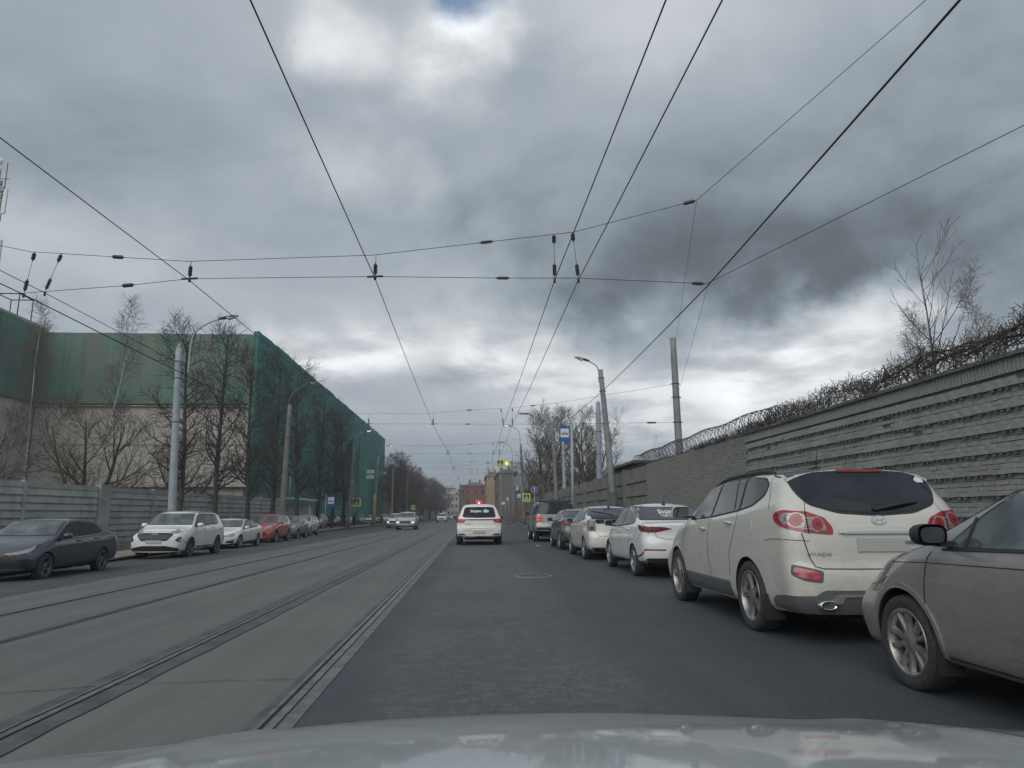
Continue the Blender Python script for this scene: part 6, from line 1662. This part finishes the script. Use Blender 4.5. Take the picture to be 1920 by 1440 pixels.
def person(label, loc, rz, coat, legs, hair, stride=.22, bag=None):
    t = thing('person', label, 'person', loc, rz, 'people on the left pavement')
    s = stride
    V = [(0, 0, .95), (0, 0, 1.15), (0, 0, 1.38), (0, .01, 1.50), (0, .02, 1.60), (0, .03, 1.70),
         (.17, 0, 1.40), (.22, -.5 * s, 1.13), (.22, .35 * s, .90), (-.17, 0, 1.40), (-.22, .5 * s, 1.13), (-.22, .9 * s, .90),
         (.09, 0, .90), (.10, .9 * s, .50), (.10, .8 * s, .08), (.10, .8 * s + .16, .03), (-.09, 0, .90), (-.10, -.5 * s, .50), (-.10, -1.5 * s, .12), (-.10, -1.5 * s + .14, .05)]
    E_ = [(0, 1), (1, 2), (2, 3), (3, 4), (4, 5), (2, 6), (6, 7), (7, 8), (2, 9), (9, 10), (10, 11), (0, 12), (12, 13), (13, 14), (14, 15), (0, 16), (16, 17), (17, 18), (18, 19)]
    R_ = [.12, .11, .13, .05, .075, .075, .055, .042, .032, .055, .042, .032, .085, .06, .04, .035, .085, .06, .04, .035]
    for hd, sx_ in ((8, 1), (11, -1)):
        hx, hy, hz = V[hd]
        V.append((hx, hy + .01, hz - .07)); R_.append(.028); E_.append((hd, len(V) - 1)); pz_ = len(V) - 1
        for k, (oy, ln) in enumerate(((-.03, .07), (-.01, .085), (.012, .08), (.032, .065))):
            V.append((hx, hy + oy, hz - .10)); R_.append(.010); E_.append((pz_, len(V) - 1)); V.append((hx - .012 * sx_, hy + oy + .01, hz - .10 - ln)); R_.append(.008); E_.append((len(V) - 2, len(V) - 1))
        V.append((hx, hy + .05, hz - .06)); R_.append(.011); E_.append((pz_, len(V) - 1))
    skin('body', E_, V, R_, M_SKIN, t)
    skin('coat', [(0, 1), (1, 2), (2, 3), (2, 4), (4, 5), (5, 6), (2, 7), (7, 8), (8, 9)], [(0, 0, .80), (0, 0, 1.15), (0, 0, 1.38), (0, .01, 1.49)] + [V[6], V[7], V[8]] + [V[9], V[10], V[11]], [(.19, .15), (.17, .14), (.17, .13), .075, .075, .065, .052, .075, .065, .052], coat, t, root=1)
    skin('trousers', [(0, 1), (1, 2), (2, 3), (0, 4), (4, 5), (5, 6)], [(0, 0, .95), V[12], V[13], V[14], V[16], V[17], V[18]], [.13, .10, .078, .06, .10, .078, .06], legs, t)
    h = MB(); h.lathe([(.09, 1.62), (.105, 1.68), (.10, 1.76), (.06, 1.81), (.001, 1.82)], 14, M=Matrix.Translation((0, 0, 0))); h.build('hair', [hair], t)
    if bag: b = MB(); b.box((.30, .05, .62), (.10, .28, .30), taper=.8); tag(b.build('shopping_bag', [bag], None, Vector(loc)), 'pale bag carried by the person nearest the crossing', 'bag')
M_COAT = plain('dark_coat', (.018, .02, .028), .85); M_COAT2 = plain('navy_coat', (.025, .03, .05), .85); M_TR = plain('black_trousers', (.015, .015, .018), .85); M_HAIR = plain('dark_hair', (.03, .02, .015), .8)
M_GREYC = plain('grey_coat', (.12, .12, .12), .85)
person('person in a long dark coat walking at the kerb below the crossing sign', (-15.8, 97, -.14), PI * .9, M_COAT, M_TR, M_HAIR, .14)
person('person in dark clothes walking in front of the yellow-footed lamp post', (-14.6, 106, -.14), -.4, M_COAT2, M_TR, M_HAIR, .26)
person('person in a grey coat farther along the pavement, right of the yellow-footed post', (-14.6, 116, -.14), .5, M_GREYC, M_TR, M_HAIR, .18)
for i, (x, y, lb_) in enumerate(((-11.9, 150, 'tiny figure in pale clothes on the pavement under the avenue trees'), (-12.9, 152, 'tiny dark figure on the pavement under the avenue trees'))):
    person(lb_, (x - 1.6, y, -.14), i * 2.0, (M_SGREY, M_COAT)[i], M_TR, M_HAIR, .15)

# ---------------------------------------------------------------- parked cars in front of the wrapped building
def recolor(root, pm):
    for k in root.children:
        if k.name.split('.')[0] in ('body', 'mirror', 'door_handle') and k.material_slots:
            k.material_slots[0].link = 'OBJECT'; k.material_slots[0].material = pm
GC = 'cars in the lot before the green netting'
c1 = front_suv('parked_suv', 'white-fronted SUV just right of the bus shelter', GC, P_SILVER, (-18.0, 86, -.16), -1, 4.4, 1.82, 1.62, 'b', .45, 'ten', hoodz=1.04)
c2 = front_sedan('parked_sedan', 'white sedan in the lot right of the person below the crossing sign', GC, P_WHITE, (-16.9, 122, -.16), -1, 4.4, 1.76, 1.46, 'y', .45, 'ten')
for x, y, src, pm, lb_ in ((-19.3, 102, c2, P_DKGREEN, 'dark sedan half hidden by a trunk right of the stop sign'), (-18.6, 107, c1, P_WHITE, 'white SUV between two tree trunks below the crossing sign'), (-15.7, 129, c1, P_SILVER, 'silver car left of the yellow-footed lamp post'),
        (-13.4 - 1.8, 137, c1, P_DKBLUE, 'dark car right of the yellow-footed lamp post'), (-16.5, 146, c2, P_BLACK, 'black car farther behind in the same lot'), (-18.4, 119, c1, P_TEAL, 'grey car beside the white sedan in the lot')):
    r = copy_tree(src.root); r.location = (x, y, -.16); r['label'] = lb_; recolor(r, pm)
for i, (x, y, pm, lb_) in enumerate(((-13.2, 160, P_DKBLUE, 'dark car parked below the middle of the avenue'), (-13.3, 182, P_BLACK, 'black car parked below the far end of the avenue'), (-5.2, 196, P_SILVER, 'tiny silver car in the far traffic'), (-5.0, 232, P_DKBLUE, 'tiny dark car in the farthest traffic'), (-2.2, 250, P_TEAL, 'tiny teal car beside the farthest dark one'))):
    r = copy_tree((c1 if i % 2 else c2).root); r.location = (x, y, zsl(x)); r['label'] = lb_; r['group'] = 'far away cars down the street'; recolor(r, pm)

# ---------------------------------------------------------------- roof mast with antennas, left edge
mt = thing('antenna_mast', 'mobile phone antenna mast with white panels above the left wing roof', 'antenna mast', (-42.3, 60, 18.4))
mb = MB()
for k in range(3):
    a = 2 * PI * k / 3 + .4; mb.tube([(math.cos(a) * .6, math.sin(a) * .6, 0), (math.cos(a) * .35, math.sin(a) * .35, 14.2)], .05, 6)
for z in range(14):
    for k in range(3):
        a, b_ = 2 * PI * k / 3 + .4, 2 * PI * (k + 1) / 3 + .4; r0 = .6 - z * .018
        mb.tube([(math.cos(a) * r0, math.sin(a) * r0, z), (math.cos(b_) * r0, math.sin(b_) * r0, z + 1)], .025, 4)
mb.build('lattice', [M_STEELD], mt)
for x, y, z, h in ((1.35, -.3, 9.9, 2.3), (-.2, -.8, 9.9, 2.3), (.5, -.5, 6.3, 2.4), (1.0, .4, 5.5, 2.2)):
    b = MB(); b.box((x, y, z), (.30, .16, h)); pn_ = b.build('panel_antenna', [M_SWH], mt); b = MB(); b.tube([(x - .3, y, z - h / 2), (x - .3, y, z + h / 2)], .05, 6); b.tube([(0, 0, z), (x - .2, y, z)], .03, 5); b.build('bracket', [M_STEELD], pn_)
for x, z, r_ in ((.6, 13.6, .33), (.5, 12.9, .4), (.3, 12.3, .28), (.9, 8.6, .2)):
    b = MB(); b.lathe([(.001, -.12), (r_ * .8, -.06), (r_, .05)], 16, 'y', M=Matrix.Translation((x, -.5, z))); b.build('dish', [M_SWH], mt)
for x, z in ((.7, 11.6), (1.0, 11.0), (.6, 10.7), (.9, 10.4), (.4, 8.9)):
    b = MB(); b.box((x, -.3, z), (.4, .25, .45)); b.build('radio_unit', [plain('radio_grey', (.25, .26, .27), .6)], mt)
b = MB(); b.box((.35, -.4, 8.0), (.35, .3, .9)); b.box((.3, -.4, 7.3), (.3, .3, .3)); b.build('red_box', [plain('dull_red', (.25, .04, .05), .6)], mt)
for z in (9.0, 12.0):
    b = MB(); b.tube([(-.3, -.3, z), (1.5, -.3, z)], .03, 5); b.tube([(1.2, -.3, z - 1.0), (1.2, -.3, z + 1.5)], .04, 5); b.build('cross_arm', [M_STEELD], mt)

# ---------------------------------------------------------------- our own bonnet at the bottom of the view
bo = thing('own_car', 'pale grey bonnet of the car we ride in along the bottom edge', 'car', (.15, .45, 0))
xs = np.linspace(-.98, 1.02, 61); zo = lambda x: float(np.interp(x, [-1.0, -.93, -.78, -.58, -.43, -.23, .18, .49, .77, .99, 1.02], [-.16, -.085, -.058, -.050, -.034, -.009, 0, -.016, -.033, -.046, -.055])) 
zo_s = smooth1(np.array([zo(x + .15) if False else zo(x + .15) for x in xs]), 3)
ys_ = np.concatenate([np.linspace(.0, 1.35, 24), np.linspace(1.4, 1.62, 6)])
mb = MB(); vs = []
for j, y in enumerate(ys_):
    yy = y + .45
    for i, x in enumerate(xs):
        z = .891 - .26 * (yy - 1.3) - .14 * (yy - 1.3) ** 2 + zo_s[i]
        z += .006 * math.exp(-((abs(x) - .52 - .1 * (1.3 - yy)) / .035) ** 2)
        if yy > 1.8: z -= (yy - 1.8) ** 2 * 6
        z -= max(0, abs(x) - .88) ** 2 * 9
        vs.append((x, y + (-.20 * (abs(x) / 1.0) ** 3 if y > 1.0 else 0) * max(0, (y - 1.0)) / .6, z))
n = len(xs)
mb.add(vs, [(j * n + i, j * n + i + 1, (j + 1) * n + i + 1, (j + 1) * n + i) for j in range(len(ys_) - 1) for i in range(n - 1)], 0, True)
mb.build('bonnet', [P_OWN], bo)
mb = MB(); mb.box((.02, 1.68, .42), (1.84, .10, .36)); mb.build('bumper', [P_OWN], bo)
for sd in (-1, 1):
    mb = MB(); mb.box((.02 + sd * .90, .85, .42), (.05, 1.3, .34)); mb.build('wing', [P_OWN], bo)

# ---------------------------------------------------------------- trees
def grow(R, out, p, d, L, r, lvl, st):
    cfg = st['lv'][lvl]; n = cfg['seg']; pts = [p.copy()]; rad_ = [r]; q = p.copy(); dd = d.copy(); kids = []
    for i in range(n):
        dd = (dd + Vector((R.uniform(-1, 1), R.uniform(-1, 1), R.uniform(-1, 1))) * cfg['wob'] + Vector((0, 0, cfg['up']))).normalized()
        q = q + dd * (L / n); pts.append(q.copy()); rad_.append(max(st['rmin'], r * (1 - (i + 1) / n * cfg['tap'])))
        kids.append((q.copy(), dd.copy(), (i + 1) / n))
    out[0 if lvl == 0 else 1].append((pts, rad_, cfg['sides']))
    if lvl + 1 >= len(st['lv']): return
    nx = st['lv'][lvl + 1]; cnt = cfg['kids']
    for k in range(cnt):
        f = cfg['from'] + (1 - cfg['from']) * (k + R.random()) / cnt
        i = min(n - 1, int(f * n)); u = f * n - i; a = pts[i].lerp(pts[i + 1], u); t_ = kids[i][1]
        ang = R.uniform(0, 2 * PI) if lvl == 0 else (k * 2.4 + R.uniform(-.6, .6))
        o1 = t_.orthogonal().normalized(); o2 = t_.cross(o1)
        side = o1 * math.cos(ang) + o2 * math.sin(ang)
        sp = math.radians(nx['ang'] + R.uniform(-12, 12))
        nd = (t_ * math.cos(sp) + side * math.sin(sp)).normalized()
        ln = nx['len'] * R.uniform(.6, 1.2) * (nx['prof'](f) if 'prof' in nx else (1.1 - .6 * f))
        grow(R, out, a, nd, ln, max(st['rmin'], min(r * .6, rad_[i] * nx['rf'])), lvl + 1, st)
def tree_mesh(seed, st, bark, twig, trunks=1):
    R = random.Random(seed); out = ([], [])
    for k in range(trunks):
        d = Vector((0, 0, 1)); 
        if trunks > 1: a = k * 2.1 + .5; d = Vector((math.cos(a) * st['spread'], math.sin(a) * st['spread'], 1)).normalized()
        grow(R, out, Vector((0, 0, -.1)), d, st['H'] * R.uniform(.92, 1.05), st['r'] * (1 if k == 0 else .8), 0, st)
    A = MB(); B = MB()
    for pts, rr, n in out[0]: A.tube(pts, rr, n, caps=False)
    for pts, rr, n in out[1]: B.tube(pts, rr, n, caps=False)
    return A.mesh('trunk', [bark]), B.mesh('crown', [twig])
M_BARK = mat('dark_bark', (.045, .040, .038), .95, noise=(7, .9, (.085, .08, .072)), bump=(18, .8, .02))
M_TWIG = mat('dark_twigs', (.042, .036, .035), .95, noise=(2, .8, (.07, .058, .052)))
M_BARK2 = mat('grey_bark', (.105, .098, .085), .95, noise=(7, .9, (.16, .15, .13)), bump=(18, .8, .02))
M_TWIG2 = mat('brown_twigs', (.10, .088, .072), .95, noise=(2, .8, (.13, .11, .09)))
def f_birch(t, co, col, b):
    n = t.noise(t.vm('MULTIPLY', co, (4, 4, 14)), 1, 4, .7); return t.mix(t.ramp(n, .55, .62), (.46, .46, .44), (.06, .055, .05))
M_BIRCH = mat('birch_bark', (.5, .5, .48), .8, fn=f_birch)
M_TWIG3 = mat('birch_twigs', (.12, .095, .085), .95, noise=(2, .6, (.16, .13, .12)))
LIME = dict(H=10.6, r=.16, rmin=.0075, spread=0, lv=[dict(seg=12, wob=.035, up=.02, tap=.75, sides=9, kids=36, **{'from': .20}),
    dict(seg=6, wob=.24, up=.15, tap=.8, sides=5, kids=8, len=2.6, ang=60, rf=.42, **{'from': .15}, prof=lambda f: 1.15 - .55 * f if f > .3 else .9),
    dict(seg=4, wob=.28, up=.04, tap=.7, sides=4, kids=5, len=1.1, ang=48, rf=.5, **{'from': .1}),
    dict(seg=3, wob=.3, up=.05, tap=.6, sides=3, kids=0, len=.62, ang=42, rf=.6, **{'from': .1})])
BUSHY = dict(LIME, H=6.2, r=.17, spread=.34, lv=[dict(seg=9, wob=.08, up=.03, tap=.85, sides=8, kids=10, **{'from': .22}),
    dict(seg=7, wob=.16, up=.10, tap=.85, sides=5, kids=7, len=3.2, ang=48, rf=.55, **{'from': .2}), dict(seg=4, wob=.25, up=.05, tap=.7, sides=4, kids=7, len=1.4, ang=42, rf=.55, **{'from': .15}), dict(seg=3, wob=.3, up=.04, tap=.6, sides=3, kids=0, len=.75, ang=40, rf=.6, **{'from': .1})])
BIRCH = dict(H=15.0, r=.085, rmin=.006, spread=0, lv=[dict(seg=16, wob=.035, up=.02, tap=.88, sides=8, kids=30, **{'from': .42}),
    dict(seg=6, wob=.12, up=.16, tap=.8, sides=4, kids=8, len=2.3, ang=42, rf=.36, **{'from': .2}), dict(seg=4, wob=.22, up=-.02, tap=.7, sides=3, kids=5, len=.95, ang=38, rf=.5, **{'from': .1}), dict(seg=3, wob=.25, up=-.10, tap=.5, sides=3, kids=0, len=.55, ang=40, rf=.6, **{'from': .1})])
MAPLE = dict(H=9.0, r=.24, rmin=.010, spread=.22, lv=[dict(seg=10, wob=.07, up=.03, tap=.85, sides=9, kids=16, **{'from': .25}),
    dict(seg=7, wob=.15, up=.13, tap=.85, sides=5, kids=9, len=4.0, ang=50, rf=.55, **{'from': .2}), dict(seg=4, wob=.22, up=.10, tap=.7, sides=4, kids=7, len=1.6, ang=45, rf=.55, **{'from': .15}), dict(seg=3, wob=.28, up=.08, tap=.6, sides=3, kids=0, len=.8, ang=42, rf=.6, **{'from': .1})])
YOUNG = dict(H=9.9, r=.11, rmin=.007, spread=0, lv=[dict(seg=12, wob=.03, up=.02, tap=.92, sides=7, kids=24, **{'from': .30}),
    dict(seg=6, wob=.05, up=.10, tap=.85, sides=4, kids=5, len=3.9, ang=46, rf=.5, **{'from': .3}), dict(seg=3, wob=.12, up=.08, tap=.7, sides=3, kids=0, len=.9, ang=35, rf=.5, **{'from': .1})])
TM = {}
for k in range(3): TM['lime%d' % k] = tree_mesh(100 + k, LIME, M_BARK, M_TWIG)
FAR = dict(LIME, rmin=.013, lv=[dict(LIME['lv'][0], kids=36), dict(LIME['lv'][1], kids=8, len=2.7), dict(LIME['lv'][2], kids=6, len=1.3), dict(LIME['lv'][3], len=.75)])
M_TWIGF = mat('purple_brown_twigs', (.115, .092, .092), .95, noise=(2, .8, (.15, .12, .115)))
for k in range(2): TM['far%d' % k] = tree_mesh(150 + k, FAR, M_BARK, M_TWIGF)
for k in range(2): TM['birch%d' % k] = tree_mesh(200 + k, BIRCH, M_BIRCH, M_TWIG3)
for k in range(2): TM['maple%d' % k] = tree_mesh(300 + k, MAPLE, M_BARK2, M_TWIG2, 3)
TM['bushy0'] = tree_mesh(400, BUSHY, M_BARK, M_TWIG2, 3)
TM['young0'] = tree_mesh(500, YOUNG, M_BARK2, M_TWIG)
def tree(kind, name, label, x, y, z=0, s=1.0, rz=0, group=None, tilt=(0, 0), sz=None):
    t = thing(name, label, 'tree', (x, y, z), 0, group); t.rotation_euler = (tilt[0], tilt[1], rz)
    t.scale = (s, s, sz or s)
    a, b_ = TM[kind]; link('trunk', a, t); link('crown', b_, t); return t
GT = 'bare pruned trees along the left pavement'
for i, (x, y, k, s, lb_) in enumerate(((-15.7, 39.2, 0, 1.0, 'bare dark tree right behind the thick pale lamp post'), (-15.8, 44.8, 1, 1.06, 'bare dark tree whose top stands out left of the net corner'), (-15.7, 51.0, 2, 1.12, 'bare dark tree in front of the net corner'),
        (-15.6, 56.6, 0, 1.2, 'bare dark tree behind the concrete lamp post'), (-15.3, 63.3, 1, 1.18, 'bare tree over the bus shelter'), (-15.3, 71.7, 2, 1.2, 'bare tree right of the bus shelter'), (-15.6, 80.6, 0, 1.15, 'bare tree with a leaning trunk near the framed board'), (-15.6, 88.5, 1, 1.12, 'bare tree left of the crossing sign'), (-17.8, 98.6, 2, 1.0, 'bare tree behind the crossing sign'))):
    tree('lime%d' % k, 'lime_tree', lb_, x, y, -.16, s * 1.10, i * 1.7 + .4, GT, tilt=(random.uniform(-.02, .02), random.uniform(-.03, .03)), sz=s * (1.12 if y < 67 else 1.07))
tree('bushy0', 'bare_tree', 'low bushy bare tree with several trunks behind the ribbed fence', -22.7, 43.1, -.2, 1.22, .3)
tree('bushy0', 'bare_tree', 'bushy bare tree at the left edge behind the ribbed fence', -28.5, 41.4, -.2, 1.1, 2.4)
tree('bushy0', 'bare_tree', 'twiggy bare tree between the thick lamp post and the fence', -19.9, 50.4, -.2, 1.0, 4.1)
tree('birch0', 'birch_tree', 'white-stemmed birch at the left in front of the netting corner', -27.4, 45, .1, 1.0, .2, 'birches behind the left fence', sz=.98)
tree('birch1', 'birch_tree', 'white-stemmed birch leaning right, its crown above the roof edge', -23.3, 45, .1, 1.0, 1.4, 'birches behind the left fence', tilt=(0, .05), sz=1.04)
GA = 'dark bare trees of the far avenue'
ordn = ['first', 'second', 'third', 'fourth', 'fifth', 'sixth', 'seventh', 'eighth', 'ninth', 'tenth', 'eleventh', 'twelfth', 'thirteenth', 'fourteenth', 'fifteenth', 'sixteenth', 'seventeenth']
for i in range(17):
    y = 141 + i * 8.5 + max(0, i - 8) * 4; s = 1.05 + .15 * random.random(); x = (-16.0 if i % 2 else -15.0) + max(0, y - 200) * .03
    t = tree('far%d' % (i % 2), 'lime_tree', '%s dark bare tree of the far left avenue, counted from the near end' % ordn[i], x, y, -.16, s * 1.45, i * 2.1, GA, sz=s)
for i, (x, y, k, s, lb_) in enumerate(((8.0, 76, 0, 1.22, 'big spreading bare tree behind the thin concrete lamp post'), (12.3, 76, 1, 1.18, 'bare tree right of the tall blue tram stop sign'), (18, 120, 0, .8, 'smaller bare tree before the pale yellow building'), (9.6, 118, 1, .95, 'grey bare tree between the crossing lamp post and the brown wall'), (12.5, 128, 0, .9, 'hazy bare tree above the low red brick building'), (17.5, 95, 1, .72, 'small bare tree left of the pale blue mast'))):
    tree('maple%d' % k, 'bare_tree', lb_, x, y, -.05, s, i * 1.3, 'bare trees beyond the right fence')
tree('young0', 'young_tree', 'slender bare tree with upswept branches rising above the vines', 16.7, 24, 0, 1.0, .5)
tree('birch0', 'birch_tree', 'fine-twigged birch right of the upswept tree', 18.9, 24.6, 0, .72, 2.5, 'birches behind the brick wall')
tree('birch1', 'birch_tree', 'low fine-twigged birch left of the upswept tree', 16.2, 25, 0, .58, .5, 'birches behind the brick wall')
tree('birch0', 'birch_tree', 'lowest fine-twigged birch behind the vines', 17.6, 25.4, 0, .62, 4.5, 'birches behind the brick wall')
tree('young0', 'young_tree', 'tiny bare sapling tips above the razor wire left of the tall mast', 12.0, 46, 0, .55, 2.2)

# ---------------------------------------------------------------- razor wire and vines on the wall
R = random.Random(3)
mb = MB(); P = []; y = 17.3; a = 0.0
while y < 33.2:
    rr_ = .27 + .03 * math.sin(y * 1.7); P.append((WX + .12 + math.cos(a) * rr_, y + .05 * math.sin(a * .37), 3.47 + .26 + math.sin(a) * rr_)); a += 2 * PI / 14; y += .20 / 14
mb.tube(P, .0075, 3, caps=False); 
P = [(q[0] + .03, q[1] + .09, q[2] + .02) for q in P[::1]]
mb.tube(P, .006, 3, caps=False)
tag(mb.build('razor_wire', [M_STEELD]), 'coil of razor wire along the plain part of the brick wall', 'razor wire')
M_VINE = mat('bare_vine', (.085, .076, .074), .95, noise=(3, .9, (.10, .085, .07)))
mb = MB()
def tangle(mb, n, y0, y1, h, rad_, seg=9):
    for i in range(n):
        y = R.uniform(y0, y1); hh = h(y)
        p = Vector((WX + R.uniform(-.10, .22), y, 3.45 + R.uniform(0, hh * .8))); d = Vector((R.uniform(-.5, .5), R.uniform(-1, 1), R.uniform(-.2, 1))).normalized(); pts = [p.copy()]
        for s_ in range(seg):
            d = (d + Vector((R.uniform(-1, 1) * .5, R.uniform(-1, 1) * .8, R.uniform(-1, 1) * .8)) * .8).normalized()
            if p.z > 3.45 + hh: d.z = -abs(d.z)
            if p.z < 3.46: d.z = abs(d.z)
            if p.x < WX - .2: d.x = abs(d.x)
            if p.x > WX + .35: d.x = -abs(d.x)
            p = p + d * R.uniform(.05, .13); pts.append(p.copy())
        r0 = R.choice((.004, .006, .006, .009)) * rad_; mb.tube(pts, [r0 * (1 - .5 * k / seg) for k in range(seg + 1)], 3, caps=False)
HV = lambda y: float(np.interp(y, [6, 9.3, 10.5, 13, 16, 18, 19.5, 22, 25], [.55, .45, .50, .40, .38, .30, .22, .12, .05])) * (1 + .22 * math.sin(y * 2.3) + .12 * math.sin(y * 5.1))
tangle(mb, 1150, 8.0, 19.3, HV, .95); tangle(mb, 200, 19.3, 24, HV, .9)
for k in range(110):    # free shoots
    y = R.uniform(8.5, 20); p = Vector((WX + .1, y, 3.45 + HV(y) * .8)); d = Vector((R.uniform(-.4, .4), R.uniform(-.6, .6), 1)).normalized(); pts = [p.copy()]
    for s_ in range(6): d = (d + Vector((R.uniform(-1, 1), R.uniform(-1, 1), R.uniform(-.6, .5))) * .35).normalized(); p = p + d * R.uniform(.03, .07); pts.append(p.copy())
    mb.tube(pts, .0045, 3, caps=False)
for k in range(7):     # old thick stems
    pts = []
    for i in range(16):
        y = 8.2 + i * .42; pts.append((WX + .12 + .12 * math.sin(i * .8 + k), y + R.uniform(-.05, .05), 3.5 + HV(y) * (.35 + .5 * abs(math.sin(i * .45 + k * .9))) + R.uniform(-.02, .02)))
    mb.tube(pts[:R.randint(7, 16)], R.choice((.010, .014, .019)), 5, caps=False)
tag(mb.build('bare_vine', [M_VINE]), 'thick tangle of leafless vine lying along the top of the brick wall', 'vine', kind='stuff')
# ---------------------------------------------------------------- thin haze in the air of the street
hm = D.materials.new('haze'); hm.use_nodes = True; nt = hm.node_tree; nt.nodes.clear()
v_ = nt.nodes.new('ShaderNodeVolumePrincipled'); v_.inputs['Density'].default_value = .0008; v_.inputs['Color'].default_value = (.86, .92, .97, 1); v_.inputs['Anisotropy'].default_value = .2
o_ = nt.nodes.new('ShaderNodeOutputMaterial'); nt.links.new(v_.outputs[0], o_.inputs['Volume'])
mb = MB(); mb.box((0, 1640, 17.2), (1810, 3730, 37.2)); tag(mb.build('haze', [hm]), 'thin grey haze filling the far end of the street', 'haze', kind='stuff')
